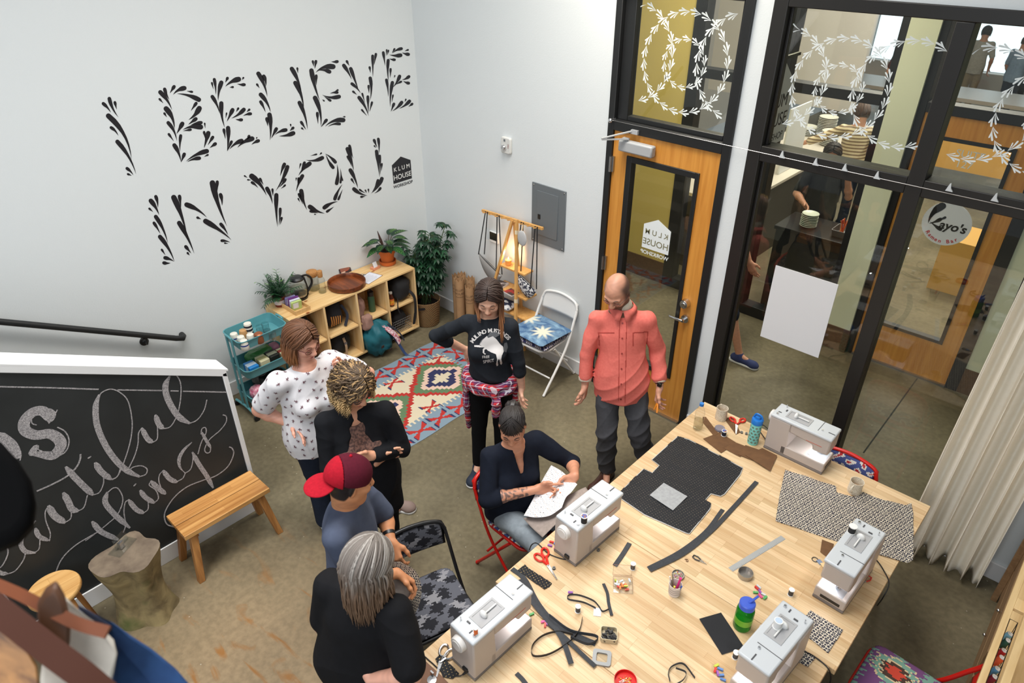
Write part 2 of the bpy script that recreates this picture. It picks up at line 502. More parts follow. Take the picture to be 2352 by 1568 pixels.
h2 = WB(1575, 731)
mb = MB(); mb.cyl((h2.x, 0, h2.z), (h2.x, -0.018, h2.z), .036, .033, 28); mb.cyl((h2.x, -.018, h2.z), (h2.x, -.06, h2.z), .013)
mb.tube([(h2.x, -.055, h2.z), (h2.x - .05, -.06, h2.z + .002), (h2.x - .11, -.055, h2.z), (h2.x - .125, -.04, h2.z - .002)], [.013, .012, .010, .009], 10)
mb.build('door_handle', CHROME, door)

# ---- shop window to the right of the door
win = bpy.data.objects.new('window_1', None); COL.objects.link(win); FR['window_1'] = Matrix.Identity(4); struct(win)
mb = MB()
for q in ((3.41, 3.50, 0, 3.37), (5.12, 5.2, 0, 3.37), (3.5, 5.12, 3.30, 3.37), (4.405, 4.495, 0.1, 3.30), (3.5, 4.405, 2.375, 2.475), (4.495, 5.12, 2.375, 2.475), (3.5, 4.405, 0, 0.10), (4.495, 5.12, 0, .10)): fbar(mb, *q)
for q in ((3.5, 3.52, .1, 2.375), (3.5, 3.52, 2.475, 3.3)): fbar(mb, *q, (.03, .08))
mb.build('window_frame', mat('bronze_black_frame', S(33, 31, 29), 0.42), win, bev=.005)
for q in ((3.50, 4.405, .10, 2.375), (3.50, 4.405, 2.475, 3.30), (4.495, 5.12, .10, 2.375), (4.495, 5.12, 2.475, 3.30)):
 mb = MB(); mb.bb((q[0], .05, q[2]), (q[1], .056, q[3])); mb.build('pane', PANE, win, smooth=False)

# ---- corridor and noodle shop front behind the glass
CW = 2.17
mb = MB(); mb.bb((-1.5, CW, .26), (1.66, CW + .14, 4.2)); struct(mb.build('wall_corridor_left', YELW, smooth=False))
mb = MB(); mb.bb((-1.5, CW - .012, 0), (1.66, CW + .14, .26)); struct(mb.build('baseboard_corridor_left', BROWNB, smooth=False))
mb = MB(); mb.bb((3.60, CW - .05, .25), (3.83, CW + .14, 4.2)); mb.bb((4.85, CW, .25), (7.4, CW + .14, 4.2)); mb.bb((3.83, CW, 3.3), (4.85, CW + .14, 4.2)); mb.bb((1.66, CW, 3.3), (3.6, CW + .14, 4.2))
struct(mb.build('wall_corridor_right', CREAMW, smooth=False))
mb = MB(); mb.bb((3.59, CW - .062, 0), (3.84, CW + .14, .25)); mb.bb((4.85, CW - .012, 0), (7.4, CW + .14, .25)); struct(mb.build('baseboard_corridor_right', BROWNB, smooth=False))
win2 = bpy.data.objects.new('window_2', None); COL.objects.link(win2); FR['window_2'] = Matrix.Identity(4); struct(win2)
mb = MB()
for q in ((1.66, 1.79, 0, 3.3), (2.60, 2.69, .12, 3.3), (3.53, 3.6, 0, 3.3), (1.79, 3.53, 2.36, 2.45), (1.79, 3.53, 0, .12), (1.79, 3.53, 3.2, 3.3)): fbar(mb, *q, (CW - .02, CW + .12))
mb.build('window_frame', BLACKM, win2, bev=.004)
for q in ((1.79, 2.60, .12, 2.36), (2.69, 3.53, .12, 2.36), (1.79, 2.6, 2.45, 3.2), (2.69, 3.53, 2.45, 3.2)):
 mb = MB(); mb.bb((q[0], CW + .05, q[2]), (q[1], CW + .056, q[3])); mb.build('pane', PANE, win2, smooth=False)
d2 = bpy.data.objects.new('door_2', None); COL.objects.link(d2); FR['door_2'] = Matrix.Identity(4); struct(d2)
mb = MB()
for q in ((3.83, 3.89, 0, 3.3), (4.75, 4.85, 0, 3.3), (3.89, 4.75, 2.37, 2.45), (3.89, 4.75, 3.22, 3.3)): fbar(mb, *q, (CW - .02, CW + .12))
mb.build('door_frame', BLACKM, d2, bev=.004)
mb = MB()
for q in ((3.893, 4.035, .012, 2.365), (4.61, 4.747, .012, 2.365), (4.035, 4.61, 2.2, 2.365), (4.035, 4.61, .012, .40)): mb.bb((q[0], CW, q[2]), (q[1], CW + .045, q[3]))
mb.build('door_leaf', DOORW, d2)
mb = MB()
for q in ((4.035, 4.065, .40, 2.2), (4.58, 4.61, .4, 2.2), (4.065, 4.58, 2.17, 2.2), (4.065, 4.58, .4, .43)): mb.bb((q[0], CW - .01, q[2]), (q[1], CW + .055, q[3]))
mb.build('glazing_bead', BLACKM, d2)
mb = MB(); mb.bb((4.065, CW + .02, .43), (4.58, CW + .026, 2.17)); mb.build('pane', PANE, d2, smooth=False)
mb = MB(); mb.bb((3.89, CW + .05, 2.45), (4.75, CW + .056, 3.22)); mb.build('pane', PANE, d2, smooth=False)
mb = MB(); mb.bb((3.9, CW - .03, 0), (4.75, CW, .02)); mb.build('threshold', STEEL, d2)
# corridor ceiling and shop shell
mb = MB(); mb.bb((-1.5, 0.15, 4.2), (7.4, 2.31, 4.3)); struct(mb.build('ceiling', mat('grey_ceiling', S(170, 168, 164), 0.8), smooth=False))
mb = MB(); mb.bb((-1.5, 2.31, 0), (-1.4, 15.9, 5)); struct(mb.build('wall_shop_left', mat('shop_wall', S(196, 190, 182), .7), smooth=False))
mb = MB(); mb.bb((7.3, 2.31, 0), (7.4, 15.9, 5)); struct(mb.build('wall_shop_right', mat('shop_wall', S(196, 190, 182), .7), smooth=False))
mb = MB()
for x0, x1 in ((-1.5, -.9), (.75, .95), (2.5, 2.7), (4.2, 7.4)): mb.bb((x0, 15.6, 0), (x1, 15.8, 5))
mb.bb((-.9, 15.6, 0), (4.2, 15.8, .5)); mb.bb((-.9, 15.6, 3.4), (4.2, 15.8, 5))
struct(mb.build('wall_far', mat('shop_wall', S(196, 190, 182), .7), smooth=False))
SKYW = mat('daylight_beyond', (0.8, .9, 1, 1), 1, emit=((0.82, 0.92, 1.0, 1), 1.5))
mb = MB(); mb.bb((-.9, 15.9, .5), (4.2, 15.92, 3.4)); struct(mb.build('window_3', SKYW, smooth=False))

# ---- knee wall of the stairs with the chalkboard
CX = 1.46
e1, e0 = WL(517, 852, CX), WL(0, 840, CX)
slope = (e0.z - e1.z) / (e1.y - e0.y)
ztop = lambda y: e1.z + (e1.y - y) * slope
yE, yS = e1.y, -5.6
mb = MB()
mb.prism([(CX - .13, yE, 0), (CX - .13, yE, ztop(yE)), (CX - .13, yS, ztop(yS)), (CX - .13, yS, 0)], (.13, 0, 0))
struct(mb.build('wall_stair', trimw, smooth=False))
i1, i0 = WL(520, 860, CX), WL(0, 858, CX)
CB = mat('chalkboard', S(30, 33, 34), 0.62, noise=(3.5, .28), col2=S(44, 47, 48))
zb = lambda y: i1.z - .004 + (i1.y - y) * slope
y1 = yE - .03
board = thing('chalkboard', 'large black chalkboard with white chalk lettering on the stair wall', 'chalkboard', (CX, (y1 + yS) / 2, .13))
mb = MB(); mb.prism([(CX + .001, y1, .135), (CX + .001, y1, zb(y1)), (CX + .001, yS, zb(yS)), (CX + .001, yS, .135)], (.006, 0, 0)); mb.build('writing_surface', CB, board, smooth=False)
mb = MB()
mb.prism([(CX, yE, ztop(yE) - .035), (CX, yE, ztop(yE) + .012), (CX, yS, ztop(yS) + .012), (CX, yS, ztop(yS) - .035)], (.02, 0, 0))
mb.prism([(CX - .145, yE + .015, ztop(yE)), (CX - .145, yE + .015, ztop(yE) + .018), (CX - .145, yS, ztop(yS) + .018), (CX - .145, yS, ztop(yS))], (.165, 0, 0))
mb.bb((CX, yE - .03, 0), (CX + .02, yE, ztop(yE)))
struct(mb.build('trim_1', trimw, bev=.003))
mb = MB(); mb.bb((CX, yS, 0), (CX + .016, yE - .03, .135)); struct(mb.build('baseboard_stair', trimw, bev=.003))
# ---- steps hidden behind the knee wall
mb = MB()
for k in range(7): mb.bb((0.02, yE - .15 - .28 * (k + 1), .0), (CX - .14, yE - .15 - .28 * k, .18 * (k + 1)))
struct(mb.build('trim_2', mat('stair_tread', S(120, 112, 100), .7), smooth=False))
# ---- handrail
r1, r0 = WL(418, 778, .085), WL(-60, 733, .085)
rl = thing('handrail', 'black metal handrail sloping along the white wall', 'handrail', tuple(r1))
d = (r0 - r1).normalized()
mb = MB(); mb.tube([(0.012, r1.y + .03, r1.z + .0), (.05, r1.y + .028, r1.z), (.08, r1.y + .01, r1.z), tuple(r1 + d * .05), tuple(r1 + d * 2.2)], .023, 14); mb.build('rail', BLACKM, rl)
for s_ in (.30, 1.75):
 p = r1 + d * s_
 mb = MB(); mb.cyl((0, p.y, p.z - .09), (.014, p.y, p.z - .09), .034, .034, 22); mb.cyl((.014, p.y, p.z - .09), (.03, p.y, p.z - .09), .02, .015)
 mb.tube([(.02, p.y, p.z - .09), (.07, p.y, p.z - .085), (.085, p.y, p.z - .06), (.085, p.y, p.z - .02)], .009, 8); mb.box((.085, p.y, p.z - .02), (.03, .07, .006))
 mb.build('bracket', BLACKM, rl)
# ================================================================== LETTERING ON THE WALLS
def drop_poly(h, t, w, bend, n=7):
 """leaf stroke: round fat head, pointed tail, bent spine (any 2-D units)"""
 h, t = np.array(h, float), np.array(t, float)
 d = t - h; L = np.linalg.norm(d); d /= L
 pr = np.array([-d[1], d[0]])
 c = (h + t) / 2 + pr * bend * L * 2
 r = w / 2
 left, right = [], []
 for i in range(n + 1):
  s = i / n
  p = (1 - s) ** 2 * h + 2 * s * (1 - s) * c + s * s * t
  g = 2 * (1 - s) * (c - h) + 2 * s * (t - c); g /= np.linalg.norm(g); q = np.array([-g[1], g[0]])
  ww = r * (1 - s) ** 0.85 * (1 + .25 * math.sin(PI * min(1, s * 2.2)))
  if i == n: left.append(p)
  else: left.append(p + q * ww); right.append(p - q * ww)
 g = (c - h); g /= np.linalg.norm(g); q = np.array([-g[1], g[0]])
 cap = [h - g * r * math.sin(a) + q * -r * math.cos(a) for a in [PI * k / 6 for k in range(1, 6)]]
 return left + right[::-1] + cap
INK = mat('black_vinyl', S(25, 24, 30), 0.5)
WD = {}
WD['I|BELIEVE, the lone first letter of the upper line'] = "108,458,158,518,22,-.05;148,425,208,548,24,.06;185,450,197,497,18,0;142,540,296,828,34,-.1;160,618,208,672,20,-.08;202,712,326,926,28,-.06;266,890,308,934,20,-.05;272,928,297,938,14,0"
WD['B|the first letter of BELIEVE'] = "488,382,566,500,28,-.06;517,362,548,432,22,.04;483,428,508,455,14,0;527,492,582,628,34,-.1;515,523,532,549,14,0;541,586,598,706,24,-.08;545,662,578,708,16,0;582,736,626,846,28,-.06;624,672,620,778,20,.03;580,345,552,388,22,0;648,355,574,398,30,.1;700,380,664,374,14,0;745,432,600,392,30,.06;727,456,692,506,20,0;748,490,676,566,34,-.08;725,560,675,598,24,0;760,585,690,602,22,.05;757,614,638,632,34,.09;690,632,640,640,16,0;635,592,597,660,28,0;784,590,788,622,10,0;780,648,788,692,16,0;808,655,780,754,30,0;838,682,805,735,20,0;855,726,818,753,22,0;798,775,660,842,30,.06;805,800,780,812,12,0;748,822,668,846,24,.06;648,795,626,850,22,0"
WD['E|the first letter E in BELIEVE'] = "848,297,858,398,20,-.03;832,320,842,362,12,0;895,318,874,438,28,.05;835,412,884,524,24,-.05;895,456,918,618,28,.05;936,288,922,318,18,0;1010,296,922,344,34,.08;1042,286,1034,300,12,0;1048,332,1000,326,20,-.05;972,348,950,350,14,0;930,522,924,556,10,0;970,500,932,578,26,0;1008,490,994,514,14,0;1045,498,962,556,26,-.06;1082,498,1064,514,14,0;1090,526,1040,540,20,.06;1030,566,990,562,20,-.05;912,632,922,694,18,0;940,620,934,776,28,-.03;963,712,934,776,18,0;1030,706,950,762,28,.08;1080,675,1066,698,18,0;1100,692,1002,752,32,.08;1132,685,1126,695,8,0;1142,706,1096,732,22,.05"
WD['L|the letter L in BELIEVE'] = "1142,258,1202,412,28,-.05;1178,276,1192,342,24,-.08;1133,330,1150,355,14,0;1158,398,1224,516,28,-.07;1157,446,1190,516,20,-.03;1216,532,1220,702,30,-.04;1198,558,1206,610,20,0;1262,626,1228,690,22,0;1325,634,1252,666,24,.08;1357,598,1360,614,10,0;1374,620,1352,640,18,0;1375,655,1280,674,28,-.06"
WD['I|the letter I in BELIEVE'] = "1365,226,1430,390,28,-.05;1402,222,1406,256,12,0;1388,320,1444,500,28,-.07;1416,452,1470,630,26,-.05;1428,582,1460,632,18,0;1432,622,1446,634,12,0"
WD['E|the second letter E in BELIEVE'] = "1505,176,1512,212,14,0;1526,176,1518,226,18,0;1496,238,1552,440,30,.03;1528,272,1528,336,18,0;1668,178,1628,178,20,-.05;1640,212,1524,252,34,.13;1616,246,1546,238,26,.1;1672,368,1655,374,12,0;1668,384,1620,390,18,.05;1680,412,1568,400,26,-.1;1622,438,1582,412,16,0;1580,440,1568,430,10,0;1520,420,1560,610,30,-.07;1535,522,1540,594,18,0;1596,568,1560,614,20,0;1708,568,1588,610,30,.12;1684,594,1606,612,18,.1;1718,546,1704,546,10,0"
WD['V|the letter V in BELIEVE'] = "1712,204,1764,296,24,-.03;1732,176,1748,206,16,0;1758,226,1810,368,24,0;1766,326,1824,388,20,-.05;1774,378,1800,400,14,0;1835,392,1852,450,12,0;1814,418,1878,540,24,-.05;1832,500,1866,540,12,0;1926,128,1914,200,16,0;1904,140,1906,280,18,0;1884,216,1890,254,14,0;1888,288,1888,436,22,-.05;1877,340,1880,390,14,0;1872,412,1876,520,18,0;1900,450,1884,512,14,0"
WD['E|the last letter E in BELIEVE'] = "1975,118,1988,206,18,0;1998,100,1996,140,10,0;2010,104,2002,136,10,0;2050,94,2034,120,12,0;2096,92,2036,122,20,.08;2140,100,2118,108,12,0;2090,136,2016,132,26,-.06;2142,130,2100,118,22,-.05;2050,166,2014,158,18,-.05;2008,170,2010,310,20,.03;2024,228,2022,286,14,0;1996,300,2008,412,18,-.03;2052,272,2048,288,8,0;2084,276,2040,350,22,-.05;2146,278,2100,300,20,-.08;2094,312,2056,332,14,0;2144,322,2108,308,20,-.05;2036,318,2022,480,22,.03;2040,402,2032,450,10,0;2046,460,2026,512,18,0;2098,450,2036,508,22,-.06;2126,430,2118,448,10,0;2150,442,2080,492,22,-.06;2168,460,2142,478,16,-.05"
WD['I|in the word IN'] = "425,1106,480,1200,30,-.05;458,1078,472,1152,22,-.05;415,1158,440,1180,14,0;458,1212,538,1388,26,-.05;446,1254,488,1326,20,-.02;486,1346,582,1510,28,-.05;498,1432,522,1468,14,0;520,1486,580,1510,24,-.05;512,1520,556,1520,22,.05"
WD['N|the letter N in IN'] = "578,1084,664,1328,36,-.03;616,1076,626,1150,22,0;614,1254,714,1456,30,-.03;658,1412,694,1456,22,0;670,1454,684,1470,14,0;664,1132,798,1216,32,-.06;736,1218,760,1228,16,0;790,1242,962,1366,34,-.03;836,988,932,1274,38,.03;868,980,866,1052,20,0;890,1066,900,1138,24,-.05;892,1262,940,1334,22,-.04;898,1372,954,1382,18,-.05;918,1388,940,1390,10,0"
WD['Y|the letter Y in YOU'] = "1050,940,1070,952,10,0;1072,966,1094,968,10,0;1098,942,1196,1070,36,-.07;1154,960,1176,1000,16,0;1100,984,1140,1020,18,-.05;1200,1024,1236,1126,26,-.05;1236,1030,1240,1076,14,0;1316,862,1288,942,22,.03;1336,880,1258,1040,26,-.04;1322,964,1280,1016,18,-.05;1320,1002,1292,1024,12,-.05;1262,1068,1270,1280,28,.02;1288,1160,1278,1270,18,-.02;1298,1220,1288,1266,14,0"
WD['O|the letter O in YOU'] = "1530,796,1490,806,10,0;1562,788,1550,800,10,0;1568,820,1460,834,26,-.1;1655,848,1588,792,22,.05;1640,884,1592,796,22,-.05;1664,990,1666,862,24,.06;1690,984,1688,890,14,.05;1704,970,1696,930,8,0;1652,1094,1702,996,22,-.04;1676,1096,1704,1030,14,0;1582,1152,1672,1110,26,-.07;1600,1178,1646,1146,16,0;1486,1146,1584,1190,30,.06;1490,1176,1540,1188,16,0;1518,1196,1530,1196,8,0;1428,1040,1466,1166,28,.04;1412,1062,1440,1130,16,0;1408,1092,1420,1116,10,0;1436,940,1394,1044,24,.04;1410,956,1404,1000,14,0;1395,955,1392,975,8,0;1484,858,1410,938,28,.06;1450,852,1428,910,18,.03;1424,860,1414,894,10,0"
WD['U|the letter U in YOU'] = "1736,760,1778,908,26,-.03;1750,740,1774,824,18,0;1738,812,1766,880,16,-.02;1756,902,1806,1022,26,-.04;1764,962,1784,996,14,0;1780,1028,1870,1072,26,.08;1818,1032,1858,1054,12,.05;1828,1080,1856,1076,14,0;1856,1036,1864,1054,10,0;1876,1030,1878,1054,10,0;1966,958,1894,1056,24,-.08;1940,970,1902,1046,18,-.05;1956,1022,1916,1056,16,-.08;1930,776,1952,948,22,0;1952,806,1956,930,16,0;1966,860,1962,908,12,0;1942,694,1946,790,18,-.03;1914,702,1934,752,18,0;1916,740,1926,754,10,0"
KX = 800 / 2323
for key, dat in WD.items():
 ch, where = key.split('|')
 mb = MB(); cs = []
 for st in dat.split(';'):
  q = [float(v) for v in st.split(',')]
  poly = drop_poly(q[0:2], q[2:4], q[4], q[5])
  P = [WL(200 + x * KX, 80 + y * KX, 0.0) for x, y in poly]
  cs += P
  mb.prism(P, (0.0016, 0, 0))
 lab = ('big black leaf-stroke letter ' + ch + ' on the white wall, ' + where)
 if where.startswith('BELIEVE'): lab = 'big black leaf-stroke letter I alone at the upper left of the wall lettering'
 c = sum(cs, Vector()) / len(cs); c.x = 0.0
 tag(mb.build('wall_letter', INK, origin=c, smooth=False), lab, 'wall lettering', 'black lettering on the white wall')

def house_logo(name, label, o, u, v, w, m1, m2, mirror=False, off=None):
 """house-shaped badge; o = lower left corner of the house block"""
 t = thing(name, label, 'logo', tuple(o))
 u, v, n = Vector(u), Vector(v), Vector(off)
 P = lambda a, b: Vector(o) + u * a * w + v * b * w
 mb = MB(); mb.prism([P(0, 0), P(1, 0), P(1, .80), P(.5, 1.06), P(0, .80)], n * .0015); mb.build('badge', m1, t, smooth=False)
 mb = MB()
 oo = n * .0022
 uu = u
 def line(tx, a, b, sz, m=None, **k):
  vs, fs = glyphs(tx, sz, 'CENTER', **k)
  vv = [(P(a, b) + oo + u * (-x if mirror else x) + v * y) for x, y in vs]
  (mb if m is None else m).add(vv, fs)
 line('K L U M', .5, .50, w * .25, bold=.002 * w); line('HOUSE', .5, .14, w * .30, bold=.002 * w)
 mb.build('lettering', m2, t, smooth=False)
 m_ = MB(); line('WORKSHOP', .5, -.20, w * .185, m_, bold=.004 * w); m_.build('caption', m1, t, smooth=False)
 return t
lo = WL(904, 423, 0)
house_logo('wall_logo', 'black house-shaped workshop badge at the end of the wall lettering', (0, lo.y + .0, 1.48), (0, 1, 0), (0, 0, 1), .235, INK, WHITEP, off=(1, 0, 0))
WVIN = mat('white_vinyl', S(226, 232, 232), 0.6)
g0 = WB(1473, 560, .018)
CUT = mat('cut_out_letter', S(120, 116, 84), .6)
house_logo('door_logo', 'pale house-shaped badge reading backwards on the door glass', (WB(1474, 566, .018).x, .018, WB(1474, 566, .018).z), (1, 0, 0), (0, 0, 1), WB(1536, 575, .018).x - WB(1474, 566, .018).x, WVIN, CUT, True, (0, -1, 0))

# ------------------------------------------------------------------ chalk writing
CHK = mat('white_chalk', S(196, 190, 190), 0.9, noise=(170, .2), col2=S(112, 110, 112), spec=0.1)
ck = 1 / 3.26667
def crop4(pts): return [(x * ck, 780 + y * ck) for x, y in pts]
def crop5(pts): return [(x / 3.4588, 1150 + y / 3.4588) for x, y in pts]
strokes = []   # (points px, widths px)
def thin(p, w=2.0, f=crop4): strokes.append((spline(f(p), 6), w))
def fat(p, w, f=crop4):
 q = spline(f(p), 8); n = len(q)
 strokes.append((q, [max(1.6, w * (0.35 + .65 * min(1, min(i, n - 1 - i) / (n * .16)))) for i in range(n)]))
thin([(0, 352), (380, 360), (740, 372)], 2.6); thin([(880, 376), (1215, 381)], 2.4); thin([(1280, 383), (1340, 385)], 2.4); thin([(1372, 386), (1700, 393)], 2.4)
fat([(405, 545), (375, 590), (320, 535), (245, 545), (185, 610), (190, 680), (270, 715), (370, 705), (440, 745), (455, 800), (400, 865), (310, 860), (225, 850)], 19)
fat([(345, 520), (395, 560), (365, 620)], 11); fat([(285, 790), (250, 830), (230, 870)], 11)
fat([(-30, 700), (40, 750), (100, 820), (140, 890)], 17)
thin([(430, 655), (490, 690), (518, 760), (490, 840), (400, 890)], 2.2); thin([(430, 525), (395, 590), (365, 628)], 2); thin([(50, 712), (120, 770), (155, 850), (150, 905)], 2.2); thin([(235, 580), (240, 625), (275, 640)], 2); thin([(275, 795), (290, 825), (315, 835)], 2)
thin([(840, 1052), (890, 1010), (950, 860), (985, 720), (990, 600), (960, 460), (900, 395), (830, 370), (765, 395), (742, 430)])
fat([(745, 410), (718, 500), (728, 640), (790, 790), (870, 905), (960, 985), (1050, 1028)], 10.5)
thin([(1040, 1028), (1092, 1010), (1103, 970), (1060, 945), (1000, 955), (970, 978)])
thin([(965, 965), (1010, 870), (1035, 780), (1040, 700), (1068, 660)])
fat([(1062, 660), (1105, 740), (1145, 772)], 9); thin([(1140, 772), (1178, 745), (1182, 680), (1178, 610)])
fat([(1165, 562), (1190, 630), (1225, 668)], 9.5); thin([(1215, 668), (1280, 650), (1330, 560), (1355, 440), (1355, 330), (1325, 268), (1290, 256), (1265, 280)])
fat([(1272, 275), (1242, 340), (1250, 420), (1295, 515), (1350, 585), (1425, 628)], 11); thin([(1420, 628), (1480, 600), (1530, 530), (1552, 450)])
fat([(668, 878), (674, 886)], 6.5); fat([(712, 920), (760, 990), (835, 1048)], 10.5); thin([(830, 1050), (880, 1025), (905, 960)])
fat([(492, 952), (560, 1030), (640, 1110), (700, 1165)], 11); thin([(690, 1166), (745, 1145), (775, 1080), (777, 1020)])
thin([(275, 1136), (390, 1085), (500, 1025), (570, 960), (600, 900), (604, 858)], 3)
fat([(474, 1145), (510, 1210), (540, 1270), (590, 1286)], 11); thin([(580, 1287), (630, 1255), (656, 1165)])
fat([(362, 1243), (410, 1320), (490, 1374)], 12); thin([(480, 1374), (530, 1340), (535, 1275)])
thin([(370, 1510), (377, 1450), (345, 1360), (340, 1290), (368, 1243)])
fat([(690, 1362), (760, 1440), (890, 1500)], 9.5); thin([(640, 1508), (700, 1465), (820, 1370), (885, 1305), (922, 1200), (890, 1120), (850, 1112), (802, 1150)])
fat([(805, 1140), (790, 1220), (860, 1310), (975, 1412)], 9.5); thin([(925, 1445), (942, 1390), (930, 1290), (940, 1220), (968, 1200)])
fat([(962, 1198), (1020, 1270), (1080, 1302)], 8.5); thin([(1072, 1302), (1110, 1270), (1112, 1200)])
fat([(1050, 1128), (1090, 1180), (1160, 1226)], 8.5); fat([(1008, 1086), (1016, 1090)], 6)
thin([(1150, 1228), (1188, 1190), (1170, 1130), (1120, 1090), (1138, 1058)]); fat([(1130, 1058), (1190, 1115), (1245, 1158)], 8.5)
thin([(1215, 1130), (1192, 1060), (1198, 1010), (1228, 980)]); fat([(1222, 978), (1270, 1040), (1330, 1070)], 8.5); thin([(1320, 1068), (1370, 1040), (1388, 1005)])
strokes.append((spline(crop4([(1440, 768), (1380, 825), (1345, 890), (1350, 955), (1392, 1003)]), 8), [1.6 + 5.5 * math.sin(PI * min(1, i / 28)) for i in range(33)]))
thin([(1385, 1003), (1430, 970), (1447, 900), (1446, 845)]); fat([(1442, 842), (1490, 930), (1550, 1020), (1600, 1112)], 8)
thin([(1315, 1406), (1250, 1380), (1236, 1300), (1300, 1190), (1400, 1105), (1520, 1055), (1620, 1020), (1710, 950), (1752, 860), (1742, 815), (1720, 803)], 2.2)
thin([(1485, 857), (1510, 770), (1545, 700), (1542, 660), (1515, 668), (1508, 710)]); fat([(1512, 690), (1550, 760), (1582, 810)], 5.5)
thin([(1580, 800), (1576, 840), (1550, 848), (1536, 820), (1570, 750), (1650, 680), (1695, 620), (1697, 575), (1672, 563)])
fat([(275, 165), (205, 240), (165, 330), (200, 400), (285, 412)], 8, crop5); thin([(285, 158), (240, 185), (205, 240)], 2, crop5); fat([(280, 215), (310, 280), (385, 315)], 8, crop5); thin([(270, 412), (310, 380), (318, 300)], 2, crop5)
thin([(-40, 400), (0, 365), (50, 365), (62, 420), (20, 510), (-40, 560)], 2.2, crop5); fat([(-60, 520), (0, 570), (60, 580)], 8, crop5); thin([(40, 585), (120, 555), (185, 470), (205, 400)], 2.2, crop5)
thin([(770, 250), (600, 352), (490, 462), (430, 600)], 2.2, crop5); thin([(-20, 700), (50, 765), (85, 840), (60, 905)], 2.6, crop5)
mb = MB()
for si, (pts, wd) in enumerate(strokes):
 P3 = [WL(x, y, CX + .0075 + si * 2.5e-5) for x, y in pts]
 n = len(P3)
 sc = [(CAMR[2] @ (np.array(p) - CAMP)) / CAMF for p in P3]
 ww = [(wd[min(i, len(wd) - 1)] if hasattr(wd, '__len__') else wd) * sc[i] for i in range(n)]
 mb.strip(P3, [w * 1.25 for w in ww], (1, 0, 0), .0008)
mb.build('chalk_lettering', CHK, board, smooth=False)
# ================================================================== FURNITURE
PINE = wood('pine_board', S(232, 200, 146), S(214, 172, 112), 1, 5, 0.55, knots=7.0)
PINEX = wood('pine_board_cross', S(234, 202, 150), S(216, 176, 116), 2, 5, 0.55, knots=6.0)
ACAC = wood('acacia_stave', S(214, 164, 100), S(176, 122, 66), 1, 5, 0.45, planks=(0.34, 0.031, 'yx', 0.3))
ACAL = wood('acacia_leg', S(190, 134, 76), S(150, 98, 50), 2, 5, 0.5)
BEECH = wood('bamboo_pole', S(222, 172, 104), S(204, 150, 82), 2, 6, 0.5)
BUTCH = wood('butcher_block', S(222, 198, 160), S(208, 174, 132), 0, 7, 0.38, planks=(0.46, 0.042, 'xy', 0.2))

# ---- four worktops pushed together
TZ = 0.76
TL = ["farthest worktop, nearest the shop window, with the brown patches", "second worktop from the window, under the black dotted panel",
   "third worktop from the window, under the green bottle", "nearest worktop, cut off by the bottom of the photo"]
for k, (x0, x1, y0, y1) in enumerate(((3.665, 5.185, -1.2665, -.545), (3.665, 5.185, -1.99, -1.268), (3.66, 5.155, -2.716, -1.992), (3.692, 5.15, -3.335, -2.718))):
 t = thing('work_table', 'butcher block work table, ' + TL[k], 'table', ((x0 + x1) / 2, (y0 + y1) / 2, 0), 0, 'butcher block tables pushed together')
 mb = MB(); mb.bb((x0, y0, TZ - .036), (x1, y1, TZ)); mb.build('table_top', BUTCH, t, bev=.003)
 for lx in (x0 + .09, x1 - .09):
  for ly in (y0 + .07, y1 - .07):
   mb = MB(); mb.bb((lx - .025, ly - .025, 0), (lx + .025, ly + .025, TZ - .037)); mb.build('leg', BLACKM, t)

# ---- cubby shelf
SX0, SX1, SY0, SY1, SZ0, SZT = .022, .41, -1.96, -.535, .065, .75
sh = thing('cubby_shelf', 'low pine cubby shelf of eight cells along the white wall', 'shelf', (.21, -1.25, 0))
T_ = .019
def sb(name, a, b, m=PINE): mb = MB(); mb.bb(a, b); return mb.build(name, m, sh, bev=.002)
sb('top_board', (SX0, SY0, SZT - T_), (SX1, SY1, SZT)); sb('bottom_board', (SX0, SY0, SZ0), (SX1, SY1, SZ0 + T_))
cw = (SY1 - SY0) / 4
zm = .405
for k in range(5):
 y = SY0 + cw * k
 y0, y1 = (y, y + T_) if k == 0 else ((y - T_, y) if k == 4 else (y - T_ / 2, y + T_ / 2))
 sb('side_panel' if k in (0, 4) else 'divider', (SX0, y0, SZ0 + T_), (SX1, y1, SZT - T_), PINEX)
for k in range(4):
 sb('shelf_board', (SX0, SY0 + cw * k + T_, zm - T_), (SX1 - .004, SY0 + cw * (k + 1) - T_, zm))
sb('back_panel', (SX0 - .012, SY0, SZ0), (SX0, SY1, SZT), PINEX)
sb('plinth', (SX0 + .03, SY0 + .05, 0), (SX1 - .07, SY1 - .05, SZ0), mat('dark_plinth', S(52, 48, 42), .7))

